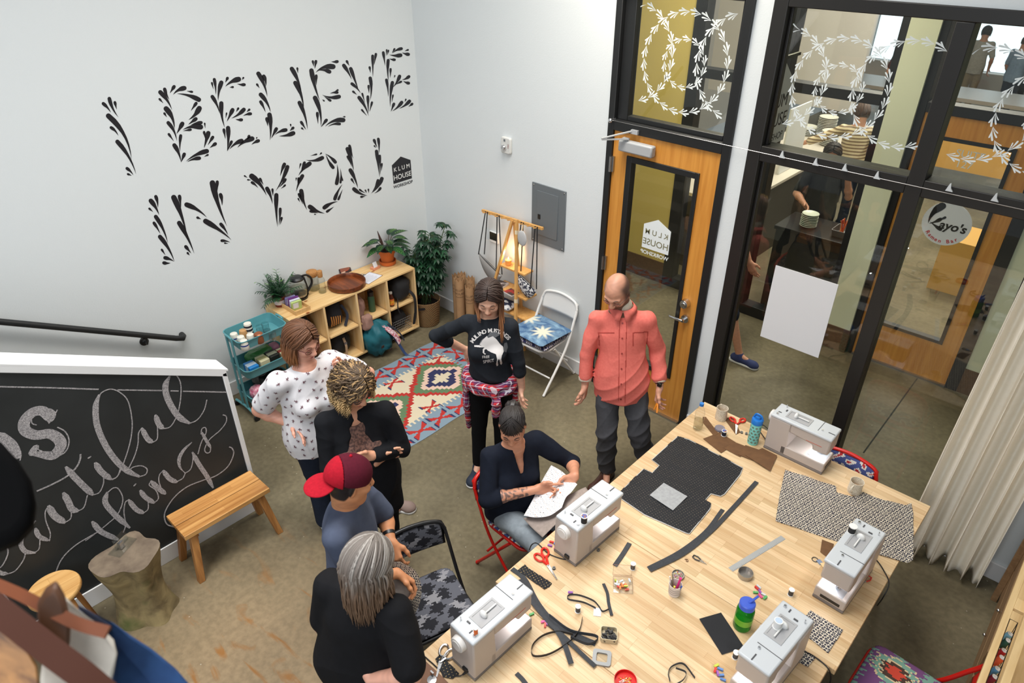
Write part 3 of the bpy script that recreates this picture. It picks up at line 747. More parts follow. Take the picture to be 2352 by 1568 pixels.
# ---- folding chair maker (faces local -y)
def folding_chair(label, loc, rz, frame, seatm, backm, group, seatfn=None):
 t = thing('folding_chair', label, 'chair', loc, rz, group)
 for s in (-1, 1):
  mb = MB(); mb.tube(spline([(s * .205, .235, .70), (s * .21, .20, .62), (s * .222, .07, .36), (s * .235, -.235, .012)], 6), .012, 10, sq=.8); mb.build('front_leg', frame, t, local=True)
  mb = MB(); mb.tube([(s * .195, -.06, .42), (s * .20, .24, .012)], .011, 10); mb.build('rear_leg', frame, t, local=True)
  for y in (-.235, .24):
   mb = MB(); mb.ball((s * (.235 if y < 0 else .2), y, .013), .0135, 10); mb.build('foot_cap', frame, t, local=True)
 mb = MB(); mb.tube(spline([(-.205, .235, .70), (-.165, .25, .765), (0, .258, .795), (.165, .25, .765), (.205, .235, .70)], 8), .012, 10); mb.build('top_rail', frame, t, local=True)
 for z, y, w in ((.16, -.152, .23), (.2, .14, .2)):
  mb = MB(); mb.cyl((-w, y, z), (w, y, z), .008); mb.build('crossbar', frame, t, local=True)
 def bk(u, v):
  x = (u - .5) * .40; z = .60 + v * .205 - (.0 if abs(x) < .13 else 0)
  top = .788 - 1.2 * max(0, abs(x) - .08) ** 1.6
  z = .60 + (top - .60) * v
  return Vector((x, .228 + .03 * v - .35 * x * x + .012, z))
 fr_ = MB(); fr_.sheet(bk, 20, 8); fr_.build('backrest', frame, t, local=True, solid=.014)
 if backm is not None:
  mb = MB(); mb.sheet(lambda u, v: bk(.04 + u * .92, .06 + v * .88) + Vector((0, -.0125 - .012 * (math.sin(PI * u) * math.sin(PI * v)) ** .4, 0)), 40, 22, seatfn and (lambda u, v: seatfn(u * .4 + .3, v * .2)))
  mb.build('back_pad', backm, t, local=True, solid=.004)
 out = rrect(.41, .40, .09, 6)
 mb = MB(); mb.prism([(x * (1 - .06 * (y > 0)), y - .015, .428) for x, y in out], (0, 0, .018)); mb.build('seat', frame, t, local=True, bev=.005)
 if seatm is not None:
  nx = 46
  def inside(u, v):
   x, y = abs(u - .5) * .40, abs(v - .5) * .39
   dx, dy = max(0, x - .115), max(0, y - .11)
   return dx * dx + dy * dy < .08 ** 2
  def sp(u, v):
   e = max(0.0, min(1.0, min(u, 1 - u, v, 1 - v) * 7))
   return Vector(((u - .5) * .40, (v - .5) * .39 - .015, .446 + .022 * e ** .5))
  mb = MB(); mb.sheet(sp, nx, nx, seatfn and (lambda u, v: seatfn(u * .4, v * .4)), inside); mb.build('seat_pad', seatm, t, local=True, solid=.006)
 return t
FRB, FRR, FRW = mat('black_chair_frame', S(22, 22, 25), .4), mat('red_chair_frame', S(196, 26, 18), .35), mat('white_chair_frame', S(236, 236, 234), .4)
IK = [mat('ikat_black', S(24, 25, 34), .85), mat('ikat_grey', S(92, 94, 104), .85), mat('ikat_pale', S(140, 140, 146), .85)]
def ikat(x, y):
 jx = .012 * math.sin(y * 210 + math.sin(x * 60) * 2)
 x = x + jx
 a, b_ = (x + y) / .145, (x - y) / .145
 fa, fb = abs(a - round(a)), abs(b_ - round(b_))
 if min(fa, fb) < .16: return 2 if (math.sin(x * 31 + 1) * math.sin(y * 27 + 2) > .35) else 1
 if (round(a) + round(b_)) % 5 == 0 and min(fa, fb) < .3: return 1
 return 0
folding_chair('black folding chair with a dark grey ikat seat beside the nearest work table', (3.31, -2.90, 0), math.radians(72), FRB, IK, IK, 'folding chairs', ikat).scale = (1.07, 1.05, 1.0)
FL = [mat('blue_floral', S(66, 78, 132), .85), mat('cream_floral', S(214, 206, 196), .85), mat('red_floral', S(176, 40, 44), .85)]
def floral(x, y):
 v = math.sin(x * 75 + 1.3 * math.sin(y * 60)) + math.sin(y * 82 + 1.7 * math.sin(x * 50))
 return 2 if v > 1.45 else (1 if v > .25 else 0)
folding_chair('red folding chair under the seated woman in navy', (3.27, -2.06, 0), math.radians(90), FRR, FL, FL, 'folding chairs', floral)
folding_chair('red folding chair tucked in at the window end of the tables', (4.66, -.70, 0), 0.04, FRR, FL, FL, 'folding chairs', floral)
IR = [mat('ikat_teal', S(116, 158, 142), .9), mat('ikat_purple', S(112, 70, 118), .9), mat('ikat_red', S(196, 66, 46), .9), mat('ikat_brown', S(72, 52, 42), .9), mat('ikat_cream', S(214, 190, 150), .9)]
def ikat2(x, y):
 y2 = y + .02 * math.sin(x * 190) * (1 if math.sin(x * 600) > 0 else .4)
 r = math.hypot((x % .26) - .13, (y2 % .30 - .15) * .8)
 if r < .035: return 2
 if r < .055: return 3
 if r < .062: return 4
 if r < .085: return 0
 if r < .092: return 4
 return 1 if abs(y2 % .15 - .07) < .05 else 0
folding_chair('red folding chair with a bright ikat seat at the lower right corner', (5.45, -1.63, 0), math.radians(-92), FRR, IR, None, 'folding chairs', ikat2)
wc = folding_chair('white metal folding chair against the wall with two blue cushions', (1.88, -.275, 0), 0, FRW, None, None, 'folding chairs')
# cushions lying on it
TIE = None
def tie_dye():
 m, nt, b = nodes_of('indigo_tie_dye')
 tc = nt.nodes.new('ShaderNodeTexCoord')
 nz = N(nt, 'ShaderNodeTexNoise', i_Scale=7.0, i_Detail=6.0, i_Distortion=1.6); nt.links.new(tc.outputs['Object'], nz.inputs[0])
 r = N(nt, 'ShaderNodeValToRGB'); e = r.color_ramp.elements
 e[0].position, e[1].position, e[0].color, e[1].color = .34, .66, S(44, 84, 132), S(140, 174, 198)
 nt.links.new(nz.outputs['Fac'], r.inputs[0])
 sx = N(nt, 'ShaderNodeSeparateXYZ'); nt.links.new(tc.outputs['Object'], sx.inputs[0])
 def burst(cx, cy, rad):
  dx = N(nt, 'ShaderNodeMath', operation='SUBTRACT'); nt.links.new(sx.outputs[0], dx.inputs[0]); dx.inputs[1].default_value = cx
  dy = N(nt, 'ShaderNodeMath', operation='SUBTRACT'); nt.links.new(sx.outputs[1], dy.inputs[0]); dy.inputs[1].default_value = cy
  an = N(nt, 'ShaderNodeMath', operation='ARCTAN2'); nt.links.new(dy.outputs[0], an.inputs[0]); nt.links.new(dx.outputs[0], an.inputs[1])
  ml = N(nt, 'ShaderNodeMath', operation='MULTIPLY'); nt.links.new(an.outputs[0], ml.inputs[0]); ml.inputs[1].default_value = 9.0
  sn = N(nt, 'ShaderNodeMath', operation='SINE'); nt.links.new(ml.outputs[0], sn.inputs[0])
  cb = N(nt, 'ShaderNodeCombineXYZ'); nt.links.new(dx.outputs[0], cb.inputs[0]); nt.links.new(dy.outputs[0], cb.inputs[1])
  ln = N(nt, 'ShaderNodeVectorMath', operation='LENGTH'); nt.links.new(cb.outputs[0], ln.inputs[0])
  rr = N(nt, 'ShaderNodeMath', operation='MULTIPLY_ADD'); nt.links.new(sn.outputs[0], rr.inputs[0]); rr.inputs[1].default_value = rad * .33; rr.inputs[2].default_value = rad
  mr = N(nt, 'ShaderNodeMapRange'); nt.links.new(ln.outputs['Value'], mr.inputs[0])
  ad = N(nt, 'ShaderNodeMath', operation='MULTIPLY'); nt.links.new(rr.outputs[0], ad.inputs[0]); ad.inputs[1].default_value = .55
  nt.links.new(rr.outputs[0], mr.inputs[1]); nt.links.new(ad.outputs[0], mr.inputs[2])
  return mr.outputs[0]
 col = mix_col(nt, burst(.07, -.05, .095), r.outputs[0], S(226, 224, 204))
 col = mix_col(nt, burst(-.19, .06, .10), col, S(226, 224, 206))
 nt.links.new(col, b.inputs['Base Color']); b.inputs['Roughness'].default_value = .9
 return m
def cushion(mb, w, d, h, c, rz=0, colf=None, nu=20):
 R = Matrix.Rotation(rz, 3, 'Z')
 def f(sg):
  def g(u, v):
   a, b_ = (u - .5) * 2, (v - .5) * 2
   bul = (max(0, (1 - a ** 4)) * max(0, (1 - b_ ** 4))) ** .5
   return R @ Vector((a * w / 2, b_ * d / 2, sg * h / 2 * bul)) + Vector(c)
  return g
 mb.sheet(f(1), nu, nu, colf); mb.sheet(f(-1), nu, nu, colf)
CR = [mat('navy_zigzag', S(46, 44, 86), .9), mat('cream_zigzag', S(206, 198, 196), .9)]
mb = MB(); cushion(mb, .41, .39, .05, (1.875, -.30, .473), .05, lambda u, v: 1 if (u * 20 + abs((v * 14) % 1 - .5) * 1.6) % 1 < .4 else 0, 44)
tag(mb.build('seat_cushion', CR, origin=(1.875, -.30, .448)), 'thin navy and cream patterned cushion under the tie-dyed one', 'cushion', 'cushions on the white chair')
mb = MB(); cushion(mb, .43, .41, .06, (1.875, -.30, .525), -.06)
tag(mb.build('seat_cushion', tie_dye(), origin=(1.875, -.30, .497)), 'blue and cream tie-dyed cushion on top, on the white chair', 'cushion', 'cushions on the white chair')

# ---- bench
bn = thing('bench', 'slatted acacia bench in front of the chalkboard', 'bench', (1.655, -3.325, 0))
for x0, x1 in ((1.523, 1.652), (1.658, 1.788)):
 mb = MB(); mb.bb((x0, -3.625, .385), (x1, -3.025, .42)); mb.build('seat_board', ACAC, bn, bev=.003)
for sx in (-1, 1):
 for sy in (-1, 1):
  mb = MB(); p0 = Vector((1.655 + sx * .085, -3.325 + sy * .235, .385)); p1 = Vector((1.655 + sx * .135, -3.325 + sy * .292, 0.0))
  w = .024
  mb.add([p0 + Vector((a * w, b_ * w, 0)) for a, b_ in ((-1, -1), (1, -1), (1, 1), (-1, 1))] + [p1 + Vector((a * w * .85, b_ * w * .85, 0)) for a, b_ in ((-1, -1), (1, -1), (1, 1), (-1, 1))],
      [(0, 1, 2, 3), (7, 6, 5, 4), (0, 4, 5, 1), (1, 5, 6, 2), (2, 6, 7, 3), (3, 7, 4, 0)])
  mb.build('leg', ACAL, bn, bev=.003)
for sy in (-1, 1):
 mb = MB(); mb.bb((1.545, -3.325 + sy * .225 - .015, .345), (1.765, -3.325 + sy * .225 + .015, .384)); mb.build('cross_rail', ACAL, bn)

# ---- tree stump with a tape dispenser
def bark():
 m, nt, b = nodes_of('stump_bark')
 tc = nt.nodes.new('ShaderNodeTexCoord')
 nz = N(nt, 'ShaderNodeTexNoise', i_Scale=9.0, i_Detail=8.0, i_Distortion=.5); nt.links.new(tc.outputs['Object'], nz.inputs[0])
 r = N(nt, 'ShaderNodeValToRGB'); e = r.color_ramp.elements; e[0].position, e[1].position = .3, .7
 e[0].color, e[1].color = S(92, 78, 52), S(158, 140, 98); nt.links.new(nz.outputs[0], r.inputs[0])
 n2 = N(nt, 'ShaderNodeTexNoise', i_Scale=3.5, i_Detail=3.0); nt.links.new(tc.outputs['Object'], n2.inputs[0])
 r2 = N(nt, 'ShaderNodeValToRGB'); e = r2.color_ramp.elements; e[0].position, e[1].position = .55, .68; nt.links.new(n2.outputs[0], r2.inputs[0])
 nt.links.new(mix_col(nt, r2.outputs[0], r.outputs[0], S(92, 98, 52)), b.inputs[0]); b.inputs['Roughness'].default_value = .9
 bp = N(nt, 'ShaderNodeBump', i_Strength=.5, i_Distance=.02); nt.links.new(nz.outputs[0], bp.inputs['Height']); nt.links.new(bp.outputs[0], b.inputs['Normal'])
 return m
sc_ = Vector((1.762, -3.955, 0))
st = thing('tree_stump', 'rough tree stump with a sawn top beside the bench', 'stump', tuple(sc_))
HS = .49
outl = []
for k in range(40):
 a = 2 * PI * k / 40
 r = .142 + .016 * math.sin(3 * a + .4) + .012 * math.sin(5 * a + 1) + .030 * max(0, math.cos(2 * (a - 1.2))) ** 2
 outl.append((a, r))
rows = []
mb = MB()
for j in range(13):
 t = j / 12
 for a, r in outl:
  rr = r * (1.02 - .20 * math.sin(PI * min(1, t * 1.15)) + .12 * t ** 6 + .06 * (1 - t) ** 4) * (1 + .02 * math.sin(7 * a + 9 * t))
  rows.append(sc_ + Vector((rr * math.cos(a) - .02 * t, rr * math.sin(a) + .01 * t, HS * t)))
n = 40
mb.add(rows, [(j * n + k, j * n + (k + 1) % n, (j + 1) * n + (k + 1) % n, (j + 1) * n + k) for j in range(12) for k in range(n)])
mb.build('trunk', bark(), st, ang=70)
mb = MB()
top = rows[12 * n:]
cc = sum(top, Vector()) / n
mb.add([cc + Vector((0, 0, -.004))] + [cc + (p - cc) * .5 + Vector((0, 0, .003)) for p in top] + [p + Vector((0, 0, .001)) for p in top], [(0, 1 + k, 1 + (k + 1) % n) for k in range(n)] + [(1 + k, 1 + n + k, 1 + n + (k + 1) % n, 1 + (k + 1) % n) for k in range(n)])
mb.build('cut_face', mat('sawn_face', S(140, 124, 104), .85, noise=(11, .25), col2=S(88, 74, 62), bump=(40, .4)), st)
ACR = glassmat('clear_acrylic', (.93, .95, .95, 1), 1.6)
td = thing('display_stand', 'clear acrylic card stand on top of the tree stump', 'stand', (1.665, -3.935, HS))
def rot_box(mb, c, s, rz): mb.box(c, s, Matrix.Rotation(rz, 3, 'Z'))
mb = MB(); rot_box(mb, (1.665, -3.935, HS + .006), (.085, .15, .006), .5); mb.build('base', ACR, td)
mb = MB(); rot_box(mb, (1.648, -3.93, HS + .05), (.006, .10, .085), .5); mb.build('upright', ACR, td)
mb = MB(); rot_box(mb, (1.672, -3.94, HS + .032), (.02, .03, .045), .5); mb.build('clip', CHROME, td)

# ---- round stool
so = Vector((1.665, -4.33, 0))
sl = thing('stool', 'round light wood stool between the stump and the hanging bags', 'stool', tuple(so))
mb = MB(); mb.lathe([(.0, .438), (.135, .438), (.14, .444), (.14, .464), (.136, .47), (0, .47)], so, 40); mb.build('seat', wood('birch_round', S(226, 184, 122), S(202, 152, 88), 1, 5, .45, planks=(.6, .05, 'yx', .18)), sl, ang=50)
for a in (.5, 2.1, 3.65, 5.2):
 mb = MB(); mb.tube([so + Vector((.085 * math.cos(a), .085 * math.sin(a), .44)), so + Vector((.15 * math.cos(a), .15 * math.sin(a), 0))], [.018, .013], 12); mb.build('leg', ACAL, sl)

# ---- kilim rug woven as stepped cells
RX0, RX1, RY0, RY1 = .66, 1.77, -2.28, -.46
KC = [mat('kilim_cream', S(206, 194, 168), .95), mat('kilim_blue', S(122, 142, 156), .95), mat('kilim_red', S(172, 44, 38), .95), mat('kilim_navy', S(42, 46, 84), .95), mat('kilim_green', S(92, 118, 84), .95), mat('kilim_pink', S(214, 184, 166), .95)]
def bow(dx, dy, s):
 """hourglass cross with navy tips; returns material or None"""
 a, b_ = abs(dx) / s, abs(dy) / s
 for p, q in ((a, b_),):
  if p < 1 and q < 1:
   w = .10 + .62 * p
   if abs(q - p * .60) < .29 * p + .05 and p > .05 and not (q < .07 and p > .40):
    return 3 if p > .84 else 2
   if p <= .12 and q < .16: return 2
 return None
def kilim(u, v):
 y = RY0 + u * (RY1 - RY0); x = RX0 + v * (RX1 - RX0)
 ex = min(x - RX0, RX1 - x); ey = min(y - RY0, RY1 - y)
 bw, bl = .215, .20
 if ex < bw or ey < bl:
  if ex >= bw and ey < bl:
   k = round((x - (RX0 + RX1) / 2) / .23); r = bow((y - (RY1 - .10 if RY1 - y < .3 else RY0 + .10)) * 1.0, x - (RX0 + RX1) / 2 - k * .23, .085)
   # motifs of the end borders lie crosswise
   r = bow(x - (RX0 + RX1) / 2 - k * .23, y - (RY1 - .10 if RY1 - y < .3 else RY0 + .10), .105)
  else:
   k = round((y - (RY0 + RY1) / 2) / .235)
   r = bow(y - (RY0 + RY1) / 2 - k * .235, x - (RX0 + .105 if x - RX0 < .3 else RX1 - .105), .104)
  if r is not None: return r
  return 1
 if ex < bw + .035 and int(y / .024) % 2 == 0: return 1
 if ey < bl + .035 and int(x / .024) % 2 == 0: return 1
 xc = (RX0 + RX1) / 2
 best = None
 for yc in (-.955, -1.685):
  dx, dy = abs(x - xc), abs(y - yc)
  st_ = .030
  d = (math.floor(dx / st_) * st_ * 1.15 + math.floor(dy / (st_ * .9)) * st_ * .9)
  if d < .38:
   if d > .315: return 2
   if d > .235: return 4
   if d > .165: return 5
   if d > .085: return 3
   return 0 if (dx < .025 or dy < .02 or abs(dx - dy) < .022) else 3
 for my in (-.72, -1.32, -1.95):
  for mx in (xc - .27, xc + .27):
   r = bow(y - my, x - mx, .085)
   if r is not None: return r
 return 0
mb = MB()
mb.sheet(lambda u, v: Vector((RX0 + v * (RX1 - RX0) + .006 * math.sin(u * 21), RY0 + u * (RY1 - RY0), .008 + .0015 * math.sin(u * 30 + v * 9))), 190, 116, kilim)
mb.sheet(lambda u, v: Vector((RX0 + v * (RX1 - RX0) + .006 * math.sin(u * 21), RY0 + u * (RY1 - RY0), .001)), 40, 2)
tag(mb.build('kilim_rug', KC, origin=(1.2, -1.37, 0)), 'flat-woven kilim rug in blue, cream and red on the concrete floor', 'rug')

# ---- curtain
def drape(u, v):
 z = .015 + v * 3.4
 k = .75 + .25 * (1 - v) + .15 * math.sin(3 * v)
 x = 5.05 + .02 + .50 * u * (1 - .10 * math.sin(v * 1.4)) + .09 * v
 ph = u * 2 * PI * 5.2 + .5 * math.sin(v * 2.2)
 y = -.13 - .048 * math.sin(ph) * k - .018 * math.sin(2.3 * ph + 1) - .03 * (1 - v) ** 8 * math.sin(ph * 1.7)
 z += .03 * (1 - v) ** 6 * math.sin(ph * .7 + 1)
 return Vector((x + .012 * math.cos(ph), y, z))
mb = MB(); mb.sheet(drape, 150, 60)
tag(mb.build('curtain', mat('unbleached_cotton', S(243, 237, 224), .9, noise=(30, .4), col2=S(236, 228, 212)), origin=(5.3, -.13, 0), solid=.003, ang=80), 'long unbleached cotton curtain hanging to the floor beside the shop window', 'curtain')
# ---- storage unit at the right edge with a basket of thread
OAKL = wood('pale_oak', S(226, 198, 148), S(204, 170, 118), 1, 5, .5)
OAKD = wood('brown_drawer', S(150, 118, 84), S(128, 98, 68), 1, 5, .55)
su = thing('storage_rack', 'wooden storage rack with drawers at the right edge of the photo', 'rack', (5.95, -1.1, 0))
for nm, a, b, m in (('drawer_front', (5.70, -1.15, .32), (5.725, -.17, .52), OAKD), ('drawer_front', (5.70, -1.15, .10), (5.725, -.17, .30), OAKD), ('side_panel', (5.725, -.20, 0), (6.2, -.17, .86), OAKL), ('back_panel', (6.18, -2.4, 0), (6.2, -.2, 1.3), OAKL),
       ('corner_post', (5.665, -.20, 0), (5.70, -.16, 1.15), OAKD), ('front_rail', (5.672, -2.4, .872), (5.70, -.20, .90), OAKL), ('front_rail', (5.742, -2.4, .90), (5.775, -.20, .95), OAKL), ('shelf_board', (5.70, -2.4, .60), (6.18, -.2, .62), OAKL), ('cross_board', (5.70, -1.18, .88), (6.18, -1.10, .90), OAKL), ('side_panel', (5.70, -2.42, 0), (6.2, -2.4, .9), OAKL)):
 mb = MB(); mb.bb(a, b); o = mb.build(nm, m, su, bev=.002)
 if nm == 'drawer_front':
  k = MB(); k.ball((5.69, -.72, (a[2] + b[2]) / 2), .011, 12); k.build('knob', CHROME, o)
# wire basket with cones of thread between the rails
wb = thing('wire_basket', 'black wire basket of thread spools in the rack at the right edge', 'basket', (5.73, -1.52, .621))
mb = MB()
for z in (.64, .74, .86):
 mb.tube([(x, y, z) for x, y in ((5.705, -1.86), (5.738, -1.86), (5.738, -1.22), (5.705, -1.22))], .0022, 6, True)
mb.build('rim', BLACKM, wb)
mb = MB()
for k in range(14):
 y = -1.22 - .64 * k / 13
 mb.tube([(5.705, y, .86), (5.705, y, .63), (5.738, y, .63), (5.738, y, .86)], .0015, 5)
mb.build('wire_mesh', BLACKM, wb)
TH = {'red': S(186, 30, 34), 'blue': S(90, 150, 190), 'dark red': S(128, 22, 40), 'teal': S(30, 136, 150), 'orange': S(226, 92, 50), 'pale blue': S(140, 196, 220), 'green': S(40, 84, 66)}
spots = [('pale blue', -1.30), ('green', -1.36), ('red', -1.42), ('orange', -1.48), ('blue', -1.545), ('dark red', -1.61), ('teal', -1.68), ('blue', -1.75)]
for k, (c, y) in enumerate(spots):
 z = .82 + .012 * (k % 2)
 t = thing('thread_spool', c + ' thread spool in the wire basket, ' + ['first', 'second', 'third', 'fourth', 'fifth', 'sixth', 'seventh', 'eighth'][k] + ' from the curtain', 'spool', (5.7215, y, z), 0, 'thread spools in the wire basket')
 ax = Vector((.3, .2, 1)).normalized()
 mb = MB(); mb.lathe([(.0, -.03), (.0145, -.03), (.0145, .022), (.008, .022), (0, .022)], (5.7215, y, z), 18, axis=ax); mb.build('thread', mat('thread_' + c.replace(' ', '_'), TH[c], .7), t)
 mb = MB(); mb.lathe([(.004, .023), (.0125, .023), (.0125, .027), (.004, .027), (.004, .023)], (5.7215, y, z), 18, axis=ax); mb.build('spool_end', WHITEP, t)

# ---- teal trolley
TEAL = mat('teal_enamel', S(88, 150, 158), .42)
ct = Vector((.335, -2.245, 0)); ROT = math.radians(0)
cx0, cx1, cy0, cy1 = .19, .50, -2.47, -2.02
tr = thing('trolley', 'teal three-tier trolley between the shelf and the chalkboard', 'cart', tuple(ct))
def tray(z, h=.085):
 mb = MB()
 o = rrect(cx1 - cx0, cy1 - cy0, .055, 6); n = len(o)
 cxm, cym = (cx0 + cx1) / 2, (cy0 + cy1) / 2
 def ring(s, zz): return [Vector((cxm + x * (1 - s / .155), cym + y * (1 - s / .225), zz)) for x, y in o]
 rr = [ring(.016, z), ring(.004, z + h), ring(-.003, z + h), ring(-.003, z + h - .006), ring(.002, z + h - .006), ring(.019, z - .002)]
 vs = sum(rr, [])
 fs = [(r * n + i, r * n + (i + 1) % n, (r + 1) * n + (i + 1) % n, (r + 1) * n + i) for r in range(5) for i in range(n)] + [tuple(range(n)), tuple(range(6 * n - 1, 5 * n - 1, -1))]
 mb.add(vs, fs); mb.build('tray', TEAL, tr)
TRZ = (.695, .405, .12)
for z in TRZ: tray(z)
for y in (cy0 + .0, cy1 - .0):
 s = -1 if y < ct.y else 1
 for x in (.30, .385):
  mb = MB(); mb.bb((x - .011, y + s * .004, .07), (x + .011, y + s * .019, .785)); mb.build('upright', TEAL, tr, bev=.003)
 mb = MB(); mb.tube(spline([(cx0 - .02, y + s * .012, .055), (cx0 + .05, y + s * .012, .065), (.34, y + s * .012, .075), (cx1 - .05, y + s * .012, .065), (cx1 + .02, y + s * .012, .055)], 5), .012, 10); mb.build('foot_rail', TEAL, tr)
 mb = MB(); mb.tube([(.29, y + s * .012, .785), (.345, y + s * .014, .792), (.395, y + s * .012, .785)], .009, 8); mb.build('handle', TEAL, tr)
 for x in (cx0 - .015, cx1 + .015):
  mb = MB(); mb.cyl((x - .01, y + s * .012, .026), (x + .01, y + s * .012, .026), .026, .026, 20); mb.cyl((x, y + s * .012, .03), (x, y + s * .012, .06), .01); mb.build('caster', BLACKP, tr)
CERW, CERT, BLUEB = mat('white_ceramic', S(226, 222, 210), .3), mat('tan_ceramic', S(196, 150, 98), .4), mat('blue_glaze', S(42, 62, 138), .3)
GLS = glassmat('drinking_glass', (.90, .93, .93, 1), 1.7)
TZ1 = TRZ[0] + .001
def upturned(label, x, y, m, band, r=.036, h=.085):
 t = thing('mug', label, 'mug', (x, y, TZ1), 0, 'mugs upside down on the trolley')
 mb = MB(); mb.lathe([(r * .92, 0), (r, .004), (r * .96, h * .45)], (x, y, TZ1), 26); mb.lathe([(r * .955, h * .58), (r * .9, h * .8), (r * .8, h * .97), (r * .7, h), (0, h * .985)], (x, y, TZ1), 26); mb.build('body', m, t)
 mb = MB(); mb.lathe([(r * .97, h * .44), (r * .972, h * .59)], (x, y, TZ1), 26); mb.build('band', band, t)
def tp(px, py): q = F(px, py, TZ1 + .085); return q.x, q.y
for (px, py), lab, m in (((536, 765), 'white mug with a blue band nearest the wall end of the trolley', CERW), ((552, 772), 'white blue-banded mug standing in the middle of the mug cluster', CERW), ((574, 767), 'white blue-banded mug beside the brown jar on the trolley', CERW), ((559, 781), 'white blue-banded mug at the front corner of the trolley', CERW), ((557, 757), 'tan mug behind the white mugs on the trolley', CERT)):
 upturned(lab, *tp(px, py), m, BLUEB if m is CERW else CERT)
x, y = tp(570, 752)
t = thing('cup_stack', 'stack of striped black and white cups on the trolley', 'cups', (x, y, TZ1))
BLK = mat('black_glaze', S(34, 34, 44), .35)
for k in range(4):
 mb = MB(); z = TZ1 + k * .032; mb.lathe([(.038 - .001 * k, z - TZ1), (.036 - .001 * k, z - TZ1 + .0165)], (x, y, TZ1), 26); mb.build('cup', BLK, t)
 mb = MB(); mb.lathe([(.036 - .001 * k, z - TZ1 + .0166), (.033 - .001 * k, z - TZ1 + .032)] + ([(.0, z - TZ1 + .033)] if k == 3 else [(.037 - .001 * k, z - TZ1 + .032)]), (x, y, TZ1), 26); mb.build('cup_rim', CERW, t)
x, y = tp(593, 766)
t = thing('jar', 'brown jar with a copper lid on the trolley', 'jar', (x, y, TZ1)); mb = MB(); mb.lathe([(.034, 0), (.036, .01), (.036, .062), (.033, .07)], (x, y, TZ1), 26); mb.build('body', mat('brown_glaze', S(132, 76, 46), .35, noise=(40, .2)), t); mb = MB(); mb.lathe([(.036, .071), (.036, .085), (.03, .09), (0, .09)], (x, y, TZ1), 26); mb.build('lid', mat('copper_lid', S(164, 96, 62), .4, .6), t)
for k, ((px, py), lab) in enumerate((((595, 748), 'clear drinking glass behind the brown jar on the trolley'), ((608, 742), 'clear drinking glass at the wall side of the trolley'), ((612, 757), 'tall clear glass in the middle of the glasses on the trolley'), ((624, 762), 'small clear glass at the end of the trolley by the shelf'))):
 x, y = tp(px, py); mb = MB(); mb.lathe([(.0, .002), (.029, .002), (.032, .085), (.030, .085), (.027, .006), (0, .006)], (x, y, TZ1), 24)
 tag(mb.build('drinking_glass', GLS, origin=(x, y, TZ1)), lab, 'glass', 'glasses on the trolley')
# middle tier
def boxthing(name, label, cat, c, size, rz, mats, group=None, stripe=None):
 t = thing(name, label, cat, (c[0], c[1], c[2]), rz, group)
 mb = MB(); mb.box((0, 0, size[2] / 2), size); mb.build('carton', mats[0], t, local=True, bev=.004)
 if len(mats) > 1:
  mb = MB(); mb.box((stripe or 0, 0, size[2] / 2), (size[0] * .45, size[1] + .001, size[2] + .001)); mb.build('printed_panel', mats[1], t, local=True, bev=.003)
 return t
z2 = TRZ[1] + .001
boxthing('tissue_pack', 'bright blue packet in the middle tier of the trolley', 'packet', (.40, -2.375, z2), (.12, .085, .085), 0, [mat('bright_blue', S(36, 128, 200), .4), mat('packet_print', S(188, 206, 222), .5)])
boxthing('tea_box', 'cream tea box beside the blue packet on the trolley', 'box', (.405, -2.27, z2), (.11, .085, .10), 0, [mat('cream_card', S(202, 196, 160), .6), mat('olive_print', S(150, 146, 100), .6)], 'tea boxes on the trolley')
boxthing('tea_box', 'black tea box in the middle tier of the trolley', 'box', (.405, -2.175, z2), (.11, .085, .105), 0, [mat('black_card', S(30, 32, 28), .5), mat('pale_print', S(150, 150, 130), .6)], 'tea boxes on the trolley')
boxthing('tea_box', 'small cream and red tea box at the shelf end of the trolley', 'box', (.405, -2.085, z2), (.10, .06, .09), 0, [mat('cream_card', S(202, 196, 160), .6), mat('red_print', S(150, 60, 50), .6)], 'tea boxes on the trolley')
from mathutils import noise as NZ
def blob(name, label, cat, c, r, m, seed=1, amp=.18, group=None, n=34, rot=None, boxy=.62):
 mb = MB(); mb.ball((0, 0, 0), 1.0, n)
 out = []
 for v in mb.v:
  w = Vector([math.copysign(abs(a) ** boxy, a) for a in v])
  d = 1 + amp * NZ.noise(v * 1.6 + Vector((seed * 3.1, seed, 0))) + amp * .8 * abs(NZ.noise(v * 3.6 + Vector((seed, 0, seed)))) - amp * .5 * abs(NZ.noise(v * 8 + Vector((0, seed, seed)))) - amp * .2
  q = Vector((w.x * d * r[0], w.y * d * r[1], w.z * d * r[2])) * .97
  if rot: q = rot @ q
  out.append(q + Vector(c))
 mn = min(p.z for p in out)
 lift = max(0.0, (c[2] - r[2]) - mn)
 mb.v = [p + Vector((0, 0, lift)) for p in out]
 return tag(mb.build(name, m, origin=(c[0], c[1], mn + lift), ang=80), label, cat, group)
blob('plastic_bag', 'crumpled green plastic bag in the middle tier of the trolley', 'bag', (.285, -2.23, z2 + .065), (.065, .12, .06), mat('green_film', S(60, 122, 62), .3), 2)
blob('ribbon_roll', 'rolled magenta and grey ribbon in the middle tier of the trolley', 'roll', (.29, -2.09, z2 + .07), (.05, .045, .05), mat('ribbon_mix', S(150, 100, 122), .6), 5, .06)
z3 = TRZ[2] + .001
blob('black_bag', 'glossy black bag in the bottom tier of the trolley', 'bag', (.36, -2.22, z3 + .105), (.10, .15, .10), mat('black_film', S(24, 23, 24), .3), 3)
blob('pink_bag', 'pink patterned bag in the bottom tier of the trolley', 'bag', (.41, -2.375, z3 + .075), (.06, .065, .07), mat('pink_print', S(208, 92, 130), .6, noise=(45, .15), col2=S(230, 190, 200)), 4)
